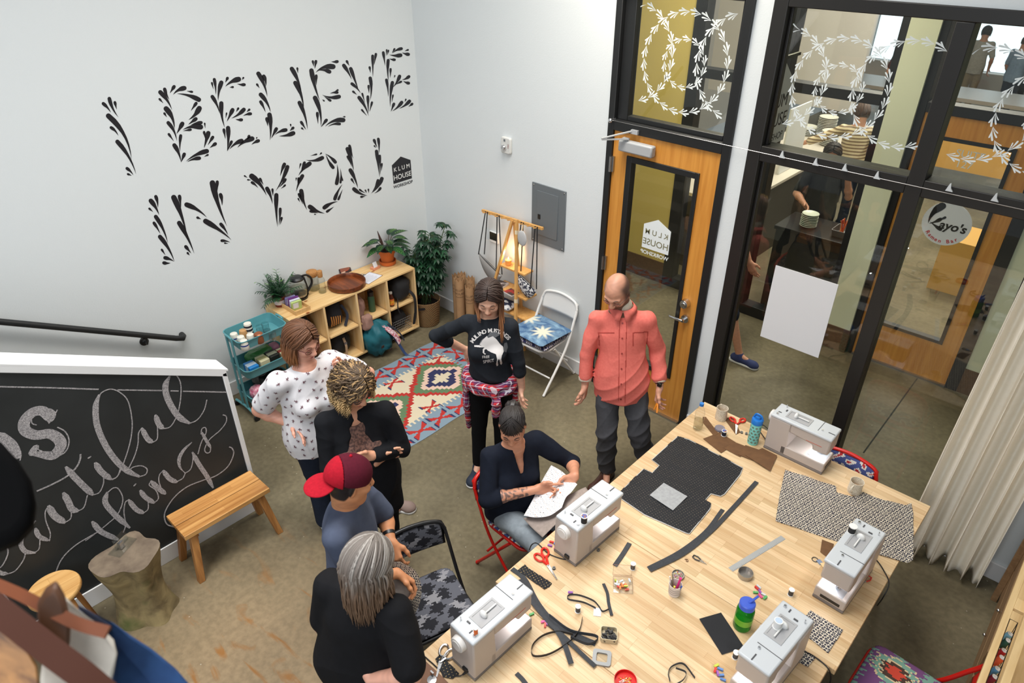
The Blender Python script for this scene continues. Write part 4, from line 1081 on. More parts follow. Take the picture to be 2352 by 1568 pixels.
# ================================================================== ON AND AROUND THE SHELF
ZT = SZT
LEAFD, LEAFM, LEAFL = mat('leaf_dark', S(24, 56, 36), .45), mat('leaf_mid', S(38, 88, 46), .5), mat('leaf_light', S(96, 142, 62), .5)
SOIL = mat('soil', S(40, 30, 24), .95)
def leaf(mb, base, d, up, L, w, m=0, droop=.25, n=5, fold=.12):
 """leaf blade: two rows of quads with a midrib fold"""
 d, up = Vector(d).normalized(), Vector(up)
 s = d.cross(up).normalized(); up = s.cross(d)
 vs, fs = [], []
 for i in range(n + 1):
  t = i / n
  c = Vector(base) + d * L * t + up * (-droop * L * t * t)
  ww = w * math.sin(PI * (0.06 + .94 * t) ** .8) * .5 + .0004
  vs += [c - s * ww + up * fold * ww, c, c + s * ww + up * fold * ww]
 for i in range(n):
  a = i * 3
  fs += [(a, a + 1, a + 4, a + 3), (a + 1, a + 2, a + 5, a + 4)]
 mb.add(vs, fs, m)
R_ = random.Random(3)
# ---- small palm in a plastic pot
p = Vector((.115, -1.865, ZT))
t = thing('potted_palm', 'small feathery palm in a red-brown pot at the left end of the shelf', 'plant', tuple(p))
mb = MB(); mb.lathe([(0, .001), (.043, .001), (.056, .088), (.060, .088), (.060, .10), (.054, .10), (.052, .088)], p, 30); mb.build('pot', mat('red_brown_plastic', S(124, 50, 34), .45), t)
mb = MB(); mb.lathe([(.0475, .026), (.0555, .070)], p, 30); mb.build('pot_label', mat('paper_label', S(214, 208, 212), .6), t)
mb = MB(); mb.lathe([(.053, .089), (.03, .094), (0, .094)], p, 24); mb.build('soil', SOIL, t)
mb = MB(); st_ = MB()
for k in range(46):
 a = R_.uniform(0, 2 * PI); e = R_.uniform(.35, 1.5); L = R_.uniform(.13, .27)
 b = p + Vector((.02 * math.cos(a), .02 * math.sin(a), .095))
 d = Vector((math.cos(a) * math.cos(e), math.sin(a) * math.cos(e), math.sin(e)))
 pts = [b + d * L * s + Vector((0, 0, -.32 * L * s * s * math.cos(e))) for s in [i / 8 for i in range(9)]]
 for q_ in pts: q_.x = max(q_.x, .03 + .3 * max(0, .03 - q_.x))
 st_.tube(pts, .0016, 4)
 for i in range(2, 9):
  tg = (pts[i] - pts[i - 1]).normalized()
  sd = tg.cross(Vector((0, 0, 1))).normalized() if abs(tg.z) < .98 else Vector((1, 0, 0))
  for s in (-1, 1):
   if pts[i].x < .06 and (tg * .75 + sd * s).x < 0: continue
   leaf(mb, pts[i], tg * .75 + sd * s * .8 + Vector((0, 0, -.1)), (0, 0, 1), .055 * (1.15 - i * .06), .0085, R_.choice([0, 0, 1, 1, 2]) if pts[i].z > ZT + .25 else R_.choice([0, 0, 1]), .3, 3)
mb.build('leaves', [LEAFD, LEAFM, LEAFL], t); st_.build('stems', LEAFM, t)
# ---- tray of tea packets
c = Vector((.27, -1.80, ZT))
ty = thing('tea_tray', 'small wooden tray at the front left corner of the shelf top', 'tray', tuple(c))
mb = MB(); mb.bb(c + Vector((-.12, -.075, 0)), c + Vector((.12, .075, .006)))
for q in (((-.12, -.075), (.12, -.069)), ((-.12, .069), (.12, .075)), ((-.12, -.069), (-.114, .069)), ((.114, -.069), (.12, .069))): mb.bb(c + Vector((*q[0], .006)), c + Vector((*q[1], .042)))
mb.build('tray_body', wood('tray_ply', S(222, 184, 128), S(204, 160, 100), 0, 5), ty)
for k, (x, m, lab, s) in enumerate(((-.08, mat('lilac_card', S(150, 140, 190), .5), 'lilac tea packet at the back of the small tray', 0), (-.045, mat('purple_card', S(112, 52, 132), .5), 'purple tea packet in the small tray', .01), (-.005, mat('pale_lilac', S(206, 204, 220), .5), 'white and lilac tea packet in the small tray', 0), (.035, mat('lime_card', S(176, 196, 120), .5), 'green and white tea packet at the front of the small tray', -.01))):
 tt = thing('tea_packet', lab, 'packet', (c.x + x, c.y + s, c.z + .007), -.12, 'tea packets in the tray')
 mb = MB(); mb.box((0, 0, .045), (.022, .095, .088), Matrix.Rotation(.18, 3, 'Y')); mb.build('wrapper', m, tt, local=True, bev=.002)
 mb = MB(); mb.box((.0125, -.01, .047), (.001, .05, .055), Matrix.Rotation(.18, 3, 'Y')); mb.build('printed_label', mat('packet_white', S(226, 226, 232), .5), tt, local=True)
# ---- glass kettle
kp = Vector((.12, -1.665, ZT))
GLT = glassmat('clear_glass', (.93, .95, .94, 1), 1.5)
t = thing('kettle', 'glass kettle with a black handle and lid on the shelf', 'kettle', tuple(kp))
mb = MB(); mb.lathe([(0, 0), (.07, 0), (.074, .008), (.074, .022)], kp, 32); mb.build('base', BLACKP, t)
mb = MB(); mb.lathe([(.066, .022), (.072, .05)], kp, 32); mb.build('steel_ring', STEEL, t)
mb = MB(); mb.lathe([(.072, .045), (.078, .08), (.074, .13), (.062, .175), (.058, .19)], kp, 32); mb.build('glass_body', GLT, t)
mb = MB(); mb.lathe([(.0, .05), (.0715, .05), (.0765, .08), (.074, .112), (0, .112)], kp, 32); mb.build('water', glassmat('water', (.84, .84, .78, 1), 1.2), t)
mb = MB(); mb.lathe([(.061, .186), (.064, .2), (.05, .216), (0, .222)], kp, 32); mb.prism([kp + Vector(q) for q in ((-.05, -.02, .195), (-.085, 0, .2), (-.05, .02, .195))], (0, 0, .014)); mb.build('lid', BLACKP, t)
u = Vector((.35, .93, 0)).normalized()
mb = MB(); mb.tube(spline([kp + u * .04 + Vector((0, 0, .212)), kp + u * .09 + Vector((0, 0, .214)), kp + u * .125 + Vector((0, 0, .18)), kp + u * .128 + Vector((0, 0, .13)), kp + u * .10 + Vector((0, 0, .08)), kp + u * .075 + Vector((0, 0, .045))], 6), .0125, 10, sq=.7)
mb.tube([kp + u * .064 + Vector((0, 0, .2)), kp + u * .083 + Vector((0, 0, .09)), kp + u * .077 + Vector((0, 0, .02))], .008, 8); mb.build('handle', BLACKP, t)
# ---- corked jar and corked bottle
CORK = mat('cork', S(196, 142, 82), .8, noise=(120, .25), col2=S(150, 100, 54))
for nm, lab, q, R, h, ch in (('glass_jar', 'wide glass jar with a cork lid on the shelf', (.075, -1.48), .052, .15, .04), ('glass_bottle', 'slim glass bottle with a cork stopper beside the wide jar', (.18, -1.46), .036, .17, .05)):
 o = Vector((*q, ZT)); t = thing(nm, lab, 'jar' if nm == 'glass_jar' else 'bottle', tuple(o))
 nk = R * (.88 if nm == 'glass_jar' else .62)
 mb = MB(); mb.lathe([(0, .003), (R * .93, .003), (R, .012), (R, h * .72), (R * .96, h * .82), (nk, h * .95), (nk, h)], o, 30); mb.build('glass_body', GLT, t)
 mb = MB(); mb.lathe([(0, .006), (R * .95, .006), (R * .95, .035), (0, .035)], o, 26); mb.build('water', glassmat('water', (.84, .84, .78, 1), 1.2), t)
 mb = MB(); mb.lathe([(nk * .95, h - .01), (nk * 1.08, h), (nk * 1.1, h + ch), (nk * 1.0, h + ch + .003), (0, h + ch + .003)], o, 26); mb.build('cork_lid', CORK, t, ang=60)
# ---- round wooden tray
o = Vector((.235, -1.225, ZT)); t = thing('round_tray', 'large round dark wooden tray on the shelf top', 'tray', tuple(o))
mb = MB(); mb.lathe([(0, .001), (.165, .001), (.178, .01), (.180, .05), (.172, .054), (.166, .048), (.163, .016), (0, .016)], o, 56)
mb.build('tray_body', wood('acacia_dark', S(150, 78, 34), S(86, 42, 20), 0, 4, .4, planks=(.5, .045, 'xy', .35)), t, ang=50)
# ---- clipboard with a sheet of paper
o = Vector((.262, -.985, ZT)); t = thing('clipboard', 'clipboard holding a white form beside the round tray', 'clipboard', tuple(o), .25)
mb = MB(); mb.box((0, 0, .002), (.165, .215, .004)); mb.build('board', mat('hardboard', S(140, 100, 66), .6), t, local=True)
mb = MB(); mb.box((.004, -.004, .005), (.155, .205, .0012)); mb.build('paper', mat('white_paper', S(222, 224, 234), .7), t, local=True)
mb = MB(); mb.box((-.075, 0, .008), (.022, .07, .006)); mb.tube([(-.085, -.02, .012), (-.088, 0, .028), (-.085, .02, .012)], .003, 8); mb.build('clip', CHROME, t, local=True)
mb = MB()
for k in range(9): mb.box((-.045 + .014 * k, -.01, .006), (.002, .15 - .02 * (k % 3), .0006))
mb.build('printed_lines', mat('grey_print', S(140, 142, 150), .8), t, local=True)
# ---- two standing cards and a card holder
def card(label, px, w, h, rz, mats, fn=None, group=None):
 o = F(*px, ZT); t = thing('postcard', label, 'card', (o.x, o.y, ZT), rz, group)
 tl = Matrix.Rotation(-.30, 3, 'Y')
 mb = MB(); mb.box(tl @ Vector((0, 0, h / 2)), (.003, w, h), tl); mb.build('card', mats[0], t, local=True)
 fn and fn(t, tl, w, h)
 mb = MB(); mb.tube([(.0, -.02, .0015), (-.05, 0, .0015)], .0015, 6); mb.tube([(-.05, 0, .0015), tl @ Vector((-.003, 0, h * .6))], .0015, 6); mb.build('easel', mat('brass_wire', S(190, 150, 80), .3, .9), t, local=True)
def sketch(t, tl, w, h):
 for nm, y, z, sy, sz, m in (('photo_tone', .0, .55, .8, .5, S(150, 92, 76)), ('photo_tone', .12, .45, .3, .4, S(206, 84, 46)), ('photo_tone', -.2, .3, .35, .3, S(214, 180, 160))):
  mb = MB(); mb.box(tl @ Vector((.002 + .0004 * sz, y * w, z * h)), (.0008, sy * w, sz * h), tl); mb.build(nm, mat('tone_%d' % (m[0] * 1000), m, .5), t, local=True)
def prints(t, tl, w, h):
 mb = MB()
 for k in range(5): mb.box(tl @ Vector((.002, -.16 * w, h * (.82 - .15 * k))), (.0008, (.5 if k else .42) * w * (1 - .15 * (k % 2)), .006 if k else .01), tl)
 mb.build('text_lines', mat('grey_print', S(140, 142, 150), .8), t, local=True)
 mb = MB(); mb.add([tl @ Vector((.0022, y * w, z * h)) for y, z in ((.22, .25), (.40, .25), (.33, .78), (.30, .78))], [(0, 1, 2, 3)]); mb.build('drawing', mat('brown_ink', S(104, 62, 54), .7), t, local=True)
card('dark photo postcard standing on the shelf behind the round tray', (795, 628), .135, .095, .05, [mat('photo_dark', S(58, 44, 50), .4)], sketch, 'cards standing on the shelf')
card('white printed card standing on the shelf beside the photo postcard', (828, 612), .135, .10, .12, [mat('white_card', S(224, 226, 232), .5)], prints, 'cards standing on the shelf')
o = F(862, 617, ZT); t = thing('card_holder', 'little orange and white card holder in front of the terracotta pot', 'holder', (o.x, o.y, ZT), .15)
mb = MB(); mb.box((0, 0, .014), (.06, .085, .028)); mb.build('stack', mat('coral_card', S(222, 150, 116), .5), t, local=True, bev=.003)
tl = Matrix.Rotation(-.35, 3, 'Y'); mb = MB(); mb.box(tl @ Vector((.03, -.01, .04)), (.002, .05, .065), tl); mb.build('front_card', mat('white_card', S(224, 226, 232), .5), t, local=True)
# ---- calathea in the terracotta pot
o = Vector((.135, -.655, ZT)); TERR = mat('terracotta', S(206, 106, 46), .75)
t = thing('potted_calathea', 'broad-leaved plant in an orange terracotta pot at the right end of the shelf', 'plant', tuple(o))
mb = MB(); mb.lathe([(0, 0), (.07, 0), (.082, .008), (.086, .042), (.080, .042), (.076, .012), (0, .012)], o, 36); mb.build('saucer', TERR, t)
mb = MB(); mb.lathe([(.0, .013), (.058, .013), (.076, .12), (.083, .12), (.085, .155), (.079, .156), (.074, .13)], o, 36); mb.build('pot', TERR, t)
mb = MB(); mb.lathe([(.075, .135), (.03, .142), (0, .142)], o, 20); mb.build('soil', SOIL, t)
mb = MB(); sm = MB(); vn = MB()
for k in range(17):
 a = k * 2.4 + R_.uniform(-.3, .3); e = .15 + .75 * (k % 3) / 2 + R_.uniform(-.1, .1)
 b = o + Vector((.015 * math.cos(a), .015 * math.sin(a), .14))
 hgt = .05 + .09 * (k % 3) / 2
 tip = b + Vector((math.cos(a) * .06, math.sin(a) * .06, hgt))
 sm.tube([b, (b + tip) / 2 + Vector((0, 0, .015)), tip], .003, 5)
 d = Vector((math.cos(a) * math.cos(e * .6), math.sin(a) * math.cos(e * .6), .35 * math.sin(e)))
 L, w_ = R_.uniform(.15, .19), .095
 if tip.x + d.normalized().x * L < .03: continue
 leaf(mb, tip, d, (0, 0, 1), L, w_, 0 if k % 3 else 1, .35, 8, .25)
 for i in range(2, 7):
  for s in (-1, 1):
   dd = d.normalized(); sd = dd.cross(Vector((0, 0, 1))).normalized()
   pp = tip + dd * L * i / 8.5 + sd.cross(dd) * (-.35 * L * (i / 8.5) ** 2)
   leaf(vn, pp + Vector((0, 0, .0035)), dd * .8 + sd * s, (0, 0, 1), .036 * math.sin(PI * i / 8.5), .008, 0, .1, 2, .3)
mb.add(vn.v, vn.f, 2); mb.build('leaves', [mat('calathea_leaf', S(26, 54, 36), .4), LEAFM, LEAFL], t); sm.build('stems', mat('calathea_stem', S(74, 60, 40), .6), t)
mb = MB(); mb.tube([o + Vector((-.01, -.02, .15)), o + Vector((-.02, -.045, .27)), o + Vector((-.035, -.06, .36))], [.012, .014, .003], 8); mb.build('rolled_leaf', mat('rolled_leaf', S(70, 46, 42), .5), t)

# ---- things in the cells
def cell(c, r): return Vector(((SX0 + SX1) / 2, SY0 + cw * (c + .5), (SZ0 + T_ if r == 0 else zm) + .001))
q = cell(0, 1); blob('dark_bag', 'dark grey bag in the upper left cell of the shelf', 'bag', (q.x - .02, q.y, q.z + .11), (.12, .12, .10), mat('charcoal_cloth', S(46, 46, 50), .8), 7, .14)
q = cell(0, 0); blob('dark_bag', 'black bag in the lower left cell of the shelf', 'bag', (q.x - .03, q.y, q.z + .10), (.11, .12, .09), mat('black_cloth', S(28, 28, 30), .85), 8, .14)
q = cell(1, 1); t = thing('backpack', 'dark rucksack with ochre stripes in the upper second cell of the shelf', 'bag', (q.x, q.y, q.z))
b_ = blob('body', None, None, (q.x - .02, q.y - .01, q.z + .13), (.13, .10, .125), mat('navy_black_cloth', S(30, 31, 38), .85), 9, .1); b_.parent = t; b_.location = b_.location - Vector(t.location)
for k in range(5):
 mb = MB(); yy = q.y - .085 + .024 * k; mb.strip(spline([(q.x + .112, yy, q.z + .05), (q.x + .122 - .001 * k, yy + .005, q.z + .10), (q.x + .108, yy + .012, q.z + .15 - .006 * k)], 4), .011, (1, 0, 0), .003); mb.build('stripe', mat('ochre_stripe', S(178, 116, 52), .8), t)
mb = MB(); mb.tube(spline([(q.x + .09, q.y + .06, q.z + .22), (q.x + .135, q.y + .085, q.z + .12), (q.x + .13, q.y + .05, q.z + .01)], 6), .014, 8, sq=.4); mb.build('strap', mat('navy_strap', S(38, 42, 56), .8), t)
q = cell(1, 0); t = thing('tote_bag', 'black shoulder bag with a tan strap in the lower second cell of the shelf', 'bag', (q.x, q.y, q.z))
b_ = blob('body', None, None, (q.x - .01, q.y, q.z + .12), (.13, .13, .115), mat('black_cloth', S(28, 28, 30), .85), 12, .1); b_.parent = t; b_.location = b_.location - Vector(t.location)
mb = MB(); mb.strip(spline([(q.x + .11, q.y + .02, q.z + .2), (q.x + .14, q.y + .02, q.z + .12), (q.x + .135, q.y + .015, q.z + .02)], 5), .024, (1, 0, 0), .004); mb.build('strap', mat('tan_strap', S(168, 140, 112), .7), t)
mb = MB(); mb.box((q.x + .137, q.y + .02, q.z + .15), (.008, .03, .022)); mb.build('buckle', STEEL, t)
q = cell(2, 1); blob('folded_jacket', 'dusty pink jacket stuffed in the third upper cell of the shelf', 'jacket', (q.x + .03, q.y - .095, q.z + .115), (.12, .055, .11), mat('dusty_pink', S(150, 116, 104), .85), 15, .25)
sl_ = blob('jacket_sleeve', None, None, (q.x + .19, q.y - .10, q.z - .02), (.05, .06, .085), mat('dusty_pink', S(150, 116, 104), .85), 18, .2)
tag(sl_, 'pink jacket sleeve hanging out of the third upper cell', 'jacket sleeve')
o = Vector((q.x + .07, q.y + .06, q.z)); t = thing('flask', 'tall green flask in the third upper cell of the shelf', 'flask', tuple(o))
mb = MB(); mb.lathe([(0, 0), (.032, 0), (.034, .006), (.034, .15), (.028, .17)], o, 26); mb.build('body', mat('green_enamel', S(52, 84, 58), .45), t)
mb = MB(); mb.lathe([(.028, .171), (.030, .174), (.030, .215), (0, .217)], o, 26); mb.tube(spline([o + Vector((0, -.02, .216)), o + Vector((0, 0, .24)), o + Vector((0, .02, .216))], 5), .004, 8); mb.build('lid', BLACKP, t)
q = cell(2, 0); t = thing('backpack', 'teal rucksack spilling out of the third lower cell onto the floor', 'bag', (q.x + .26, q.y - .02, 0))
b_ = blob('body', None, None, (q.x + .18, q.y - .01, .175), (.185, .15, .165), mat('teal_nylon', S(20, 104, 116), .6, noise=(6, .3), col2=S(14, 78, 92)), 21, .30, boxy=.8); b_.parent = t; b_.location = b_.location - Vector(t.location)
def proj_strip(y0, wd, m, nm):
 mb = MB(); mb.strip(spline([(q.x + .10, y0 - .06, .335), (q.x + .24, y0 + .02, .325), (q.x + .345, y0 + .09, .235), (q.x + .385, y0 + .12, .14)], 6), wd, (.5, .35, 1), .006); mb.build(nm, m, t)
proj_strip(q.y + .0, .075, mat('woven_red', S(176, 44, 70), .8, noise=(55, .12), col2=S(222, 214, 220)), 'woven_panel')
proj_strip(q.y + .055, .018, mat('navy_strap', S(38, 42, 56), .8), 'zip')
mb = MB(); mb.strip(spline([(q.x + .26, q.y + .07, .30), (q.x + .37, q.y + .10, .16), (q.x + .45, q.y + .14, .012), (q.x + .56, q.y + .19, .004)], 6), .028, (1, 0, .8), .004); mb.build('strap', mat('blue_strap', S(34, 58, 100), .7), t)
for dy, z in ((-.07, .17), (.02, .10)):
 mb = MB(); mb.box((q.x + .365, q.y + dy, z), (.006, .03, .03), Matrix.Rotation(.2, 3, 'Y')); mb.build('leather_patch', mat('dark_leather', S(52, 36, 30), .6), t)
q = cell(3, 1); t = thing('camera_bag', 'black camera bag with hanging straps in the upper right cell of the shelf', 'bag', (q.x, q.y, q.z))
b_ = blob('body', None, None, (q.x + .04, q.y + .045, q.z + .13), (.14, .11, .12), mat('black_cloth', S(28, 28, 30), .85), 25, .12); b_.parent = t; b_.location = b_.location - Vector(t.location)
mb = MB(); mb.strip(spline([(q.x + .14, q.y + .10, q.z + .12), (q.x + .20, q.y + .135, q.z + .03), (q.x + .205, q.y + .13, q.z - .14), (q.x + .20, q.y + .10, q.z - .27), (q.x + .20, q.y + .13, q.z - .15)], 6), .03, (1, 0, 0), .004); mb.build('strap', mat('black_cloth', S(28, 28, 30), .85), t)
mb = MB(); mb.strip(spline([(q.x + .17, q.y - .05, q.z + .08), (q.x + .2, q.y - .08, q.z - .01), (q.x + .2, q.y - .06, q.z - .08)], 6), .012, (1, 0, 0), .003); mb.build('strap', mat('black_cloth', S(28, 28, 30), .85), t)
o = Vector((q.x + .13, q.y - .10, q.z)); t = thing('juice_bottle', 'small bottle with a yellow and red label in the upper right cell of the shelf', 'bottle', tuple(o))
mb = MB(); mb.lathe([(0, 0), (.026, 0), (.028, .006), (.028, .09), (.016, .125), (.014, .14)], o, 22); mb.build('body', mat('dark_juice', S(74, 36, 24), .2), t)
mb = MB(); mb.lathe([(.0286, .02), (.0286, .085)], o, 22); mb.build('label', mat('fruit_label', S(226, 178, 44), .5, noise=(30, .1), col2=S(210, 86, 50)), t)
mb = MB(); mb.lathe([(.0165, .138), (.0165, .155), (0, .157)], o, 18); mb.build('cap', mat('pale_cap', S(186, 180, 172), .4), t)
q = cell(3, 0); t = thing('wire_basket', 'wire basket holding black things in the lower right cell of the shelf', 'basket', (q.x + .05, q.y - .02, q.z))
mb = MB(); x0, x1, y0, y1 = q.x - .09, q.x + .165, q.y - .13, q.y + .10
for k in range(6):
 z = q.z + .004 + .028 * k; mb.tube([(x0, y0, z), (x1, y0, z), (x1, y1, z), (x0, y1, z)], .002, 5, True)
for k in range(11):
 y = y0 + (y1 - y0) * k / 10; mb.tube([(x0, y, q.z + .145), (x0, y, q.z + .004), (x1, y, q.z + .004), (x1, y, q.z + .145)], .0015, 4)
for k in range(1, 9):
 x = x0 + (x1 - x0) * k / 9; mb.tube([(x, y0, q.z + .145), (x, y0, q.z + .004), (x, y1, q.z + .004), (x, y1, q.z + .145)], .0015, 4)
mb.build('wire_frame', mat('galvanised_wire', S(150, 150, 150), .4, .8), t)
blob('dark_cloth', 'black cloth bundled in the wire basket of the shelf', 'cloth', (q.x + .035, q.y - .015, q.z + .105), (.11, .10, .095), mat('black_cloth', S(28, 28, 30), .85), 31, .2)

# ---- schefflera in a woven basket
o = Vector((.315, -.345, 0))
t = thing('potted_schefflera', 'tall umbrella plant in a woven basket in the corner', 'plant', tuple(o))
def weave():
 m, nt, b = nodes_of('woven_seagrass')
 tc = nt.nodes.new('ShaderNodeTexCoord')
 wv = N(nt, 'ShaderNodeTexWave', i_Scale=26.0, i_Distortion=1.2, i_Detail=2.0, wave_type='BANDS', bands_direction='DIAGONAL')
 nt.links.new(tc.outputs['Object'], wv.inputs[0])
 r = N(nt, 'ShaderNodeValToRGB'); e = r.color_ramp.elements; e[0].color, e[1].color = S(92, 66, 42), S(186, 148, 102); nt.links.new(wv.outputs['Fac'], r.inputs[0])
 nt.links.new(r.outputs[0], b.inputs[0]); b.inputs['Roughness'].default_value = .9
 bp = N(nt, 'ShaderNodeBump', i_Strength=.6, i_Distance=.01); nt.links.new(wv.outputs['Fac'], bp.inputs['Height']); nt.links.new(bp.outputs[0], b.inputs['Normal'])
 return m
WEAVE = weave()
mb = MB(); mb.lathe([(0, .002), (.118, .002), (.128, .02), (.146, .28), (.150, .29), (.144, .292), (.138, .28), (.132, .2)], o, 44); mb.build('basket', WEAVE, t)
mb = MB(); mb.lathe([(.135, .23), (0, .24)], o, 24); mb.build('soil', SOIL, t)
vdir = Vector((.78, -.62, 0))
mb = MB(); mb.box(o + vdir * .1435 + Vector((-.03, -.045, .245)), (.012, .07, .022), Matrix.Rotation(-.55, 3, 'Z')); mb.build('basket_handle', BLACKP, t)
lv, sm = MB(), MB()
stems = []
for k in range(17):
 a = R_.uniform(0, 2 * PI); r0 = R_.uniform(0, .06)
 top = Vector((R_.uniform(-.17, .17), R_.uniform(-.15, .15), R_.uniform(.55, .84)))
 if k < 6: top = Vector((R_.uniform(.02, .22), R_.uniform(.0, .17), R_.uniform(.9, 1.14)))
 b = o + Vector((r0 * math.cos(a), r0 * math.sin(a), .235)); tp_ = o + top
 tp_.x = max(.09, tp_.x); tp_.y = min(-.09, tp_.y)
 pts = spline([b, (b + tp_) / 2 + Vector((0, 0, .05)), tp_], 6); sm.tube(pts, .0045, 5)
 n0 = len(pts)
 for i in range(4, n0):
  for rep in range(3):
   aa = R_.uniform(0, 2 * PI); el = R_.uniform(-.1, .6)
   L = R_.uniform(.06, .12)
   c = Vector(pts[i]) + Vector((math.cos(aa) * math.cos(el), math.sin(aa) * math.cos(el), math.sin(el))) * L
   c.x = max(.05, c.x); c.y = min(-.05, c.y)
   if c.y < -.5 and c.z < .78: continue
   sm.tube([pts[i], c], .0018, 4)
   nl = 7
   for j in range(nl):
    b2 = aa + 2 * PI * j / nl
    d = Vector((math.cos(b2), math.sin(b2), R_.uniform(-.55, -.1)))
    if c.x + d.x * .075 < .012 or c.y + d.y * .075 > -.012: continue
    leaf(lv, c, d, (0, 0, 1), R_.uniform(.05, .085), .026, R_.choice([0, 0, 1]), .25, 3)
lv.build('leaves', [LEAFD, mat('leaf_green2', S(34, 76, 48), .45)], t); sm.build('stems', mat('plant_stem', S(70, 90, 50), .7), t)
# ---- rolls of kraft paper
KR = mat('kraft_paper', S(184, 146, 106), .8, noise=(14, .35), col2=S(168, 130, 92))
INKB = mat('brown_print', S(92, 70, 54), .8)
for k, (x, y, h, r, lab) in enumerate(((.52, -.085, .55, .045, 'leftmost kraft paper roll standing by the plant basket'), (.61, -.09, .60, .043, 'second kraft paper roll from the plant basket'), (.665, -.175, .59, .048, 'kraft paper roll standing in front of the others'), (.75, -.10, .60, .045, 'fourth kraft paper roll, near the wooden rack'), (.81, -.175, .56, .044, 'kraft paper roll nearest the woman in the black sweatshirt'), (.86, -.085, .54, .040, 'rightmost kraft paper roll against the wall'))):
 o = Vector((x, y, 0)); t = thing('paper_roll', lab, 'paper roll', tuple(o), 0, 'kraft paper rolls in the corner')
 n = 36; vs, fs = [], []
 for zz in (0, 1, 2, 3):
  for j in range(n):
   a = 2 * PI * j / n
   z = (0.0, h * .5, h, h)[zz]
   if zz >= 2: z = h - .028 + .034 * abs(((a * 3.5 / PI + k * .3) % 1) * 2 - 1)
   rr = r * (1 if zz < 3 else .93)
   vs.append(o + Vector((rr * math.cos(a), rr * math.sin(a), z)))
 fs = [(q_ * n + j, q_ * n + (j + 1) % n, (q_ + 1) * n + (j + 1) % n, (q_ + 1) * n + j) for q_ in range(3) for j in range(n)]
 mb = MB(); mb.add(vs, fs); mb.lathe([(r * .93, h - .02), (r * .93, h * .4)], o, n); mb.build('roll', KR, t, ang=60)
 pr = MB()
 for tx, zz, sz in (('KLUM', .78, .034), ('HOUSE', .71, .034), ('WORKSHOP', .655, .016)):
  gv, gf = glyphs(tx, sz, 'CENTER')
  a0 = -.85
  pr.add([o + Vector(((r + .0012) * math.cos(a0 + gx / r), (r + .0012) * math.sin(a0 + gx / r), h * zz + gy)) for gx, gy in gv], gf)
 pr.build('printed_name', INKB, t, smooth=False)
# ---- wooden rack with shelves against the back wall
t = thing('a_frame_rack', 'light wood A-frame rack with little shelves and a hanging bar', 'rack', (1.42, -.2, 0))
ap = WB(1180, 496, -.10)
TAPE = mat('pale_tape', S(222, 206, 174), .7)
legs = {'L': (WB(1175, 512, -.11), Vector((1.02, -.30, 0))), 'R': (WB(1187, 512, -.13), Vector((1.60, -.34, 0))), 'B': (WB(1182, 512, -.08), Vector((1.46, -.05, 0)))}
for kk, (a, b) in legs.items():
 mb = MB(); d = (a - b); mb.tube([b, a + d.normalized() * .03], .0165, 4); mb.build('leg', BEECH, t, ang=20)
 if kk == 'R':
  for f in (.06, .52, .68, .85, .95):
   c = a + (b - a) * f; dd = d.normalized(); mb = MB(); mb.tube([c - dd * .018, c + dd * .018], .0172, 4); mb.build('tape_band', TAPE, t, ang=20)
b0, b1 = WB(1108, 483, -.10), WB(1247, 525, -.10)
mb = MB(); mb.tube([b0, b1], .016, 4); mb.build('hanging_bar', BEECH, t, ang=20)
for k in range(9):
 c = b0 + (b1 - b0) * (.08 + .105 * k); mb = MB(); mb.cyl(c + Vector((0, -.012, -.004)), c + Vector((0, -.055, .006)), .005); mb.build('peg', BEECH, t)
def lg(kk, z):
 a, b = legs[kk]; s = (z - b.z) / (a.z - b.z); return b + (a - b) * s
shz = [.93, .70, .50, .28]
for k, z in enumerate(shz):
 l, r = lg('L', z), lg('R', z)
 mb = MB(); mb.bb((l.x + .0, max(l.y, r.y) - .0, z - .018), (r.x + .075 + .02 * k, -.045, z)); mb.build('shelf_board', BEECH, t, bev=.002)
# candle, magazines, cloth on its shelves
c = Vector((1.355, -.12, .931))
c.x = WB(1166, 606, -.13).x
t2 = thing('candle', 'lit candle in a glass cup on the top shelf of the wooden rack', 'candle', tuple(c))
mb = MB(); mb.lathe([(.0, .002), (.028, .002), (.034, .07), (.032, .07), (.0265, .006), (0, .006)], c, 24); mb.build('cup', GLT, t2)
mb = MB(); mb.lathe([(0, .005), (.026, .005), (.030, .052), (0, .052)], c, 24); mb.build('wax', mat('amber_wax', S(224, 150, 80), .5, emit=(S(255, 150, 60), .5)), t2)
mb = MB(); mb.lathe([(.001, .055), (.005, .062), (.003, .074), (0, .082)], c, 10); mb.build('flame', mat('flame', S(255, 220, 150), .5, emit=(S(255, 214, 140), 14)), t2)
cl_ = bpy.data.lights.new('candle_light', 'POINT'); cl_.energy = 1.6; cl_.color = (1, .62, .3); cl_.shadow_soft_size = .02
co = bpy.data.objects.new('candle_light', cl_); co.location = c + Vector((0, 0, .10)); COL.objects.link(co)
for k, (x, y, z, w, d, h, m1, lab, rz) in enumerate(((1.20, -.18, shz[1], .20, .15, .022, S(190, 180, 176), 'thick magazine with a photo cover on the second shelf of the wooden rack', .1), (1.42, -.20, shz[1], .12, .10, .012, S(168, 40, 38), 'small red booklet on the second shelf of the wooden rack', -.1))):
 tt = thing('magazine', lab, 'magazine', (x, y, z + .001), rz, 'magazines on the wooden rack')
 mb = MB(); mb.box((0, 0, h / 2), (w, d, h)); mb.build('pages', mat('page_white', S(216, 210, 204), .7), tt, local=True, bev=.001)
 mb = MB(); mb.box((0, 0, h + .0006), (w * .98, d * .96, .001)); mb.build('cover', mat('cover_%d' % k, m1, .35, noise=(16, .08), col2=S(60, 44, 44)), tt, local=True)
mb = MB(); cushion(mb, .26, .15, .075, (1.30, -.19, shz[2] + .04), .05)
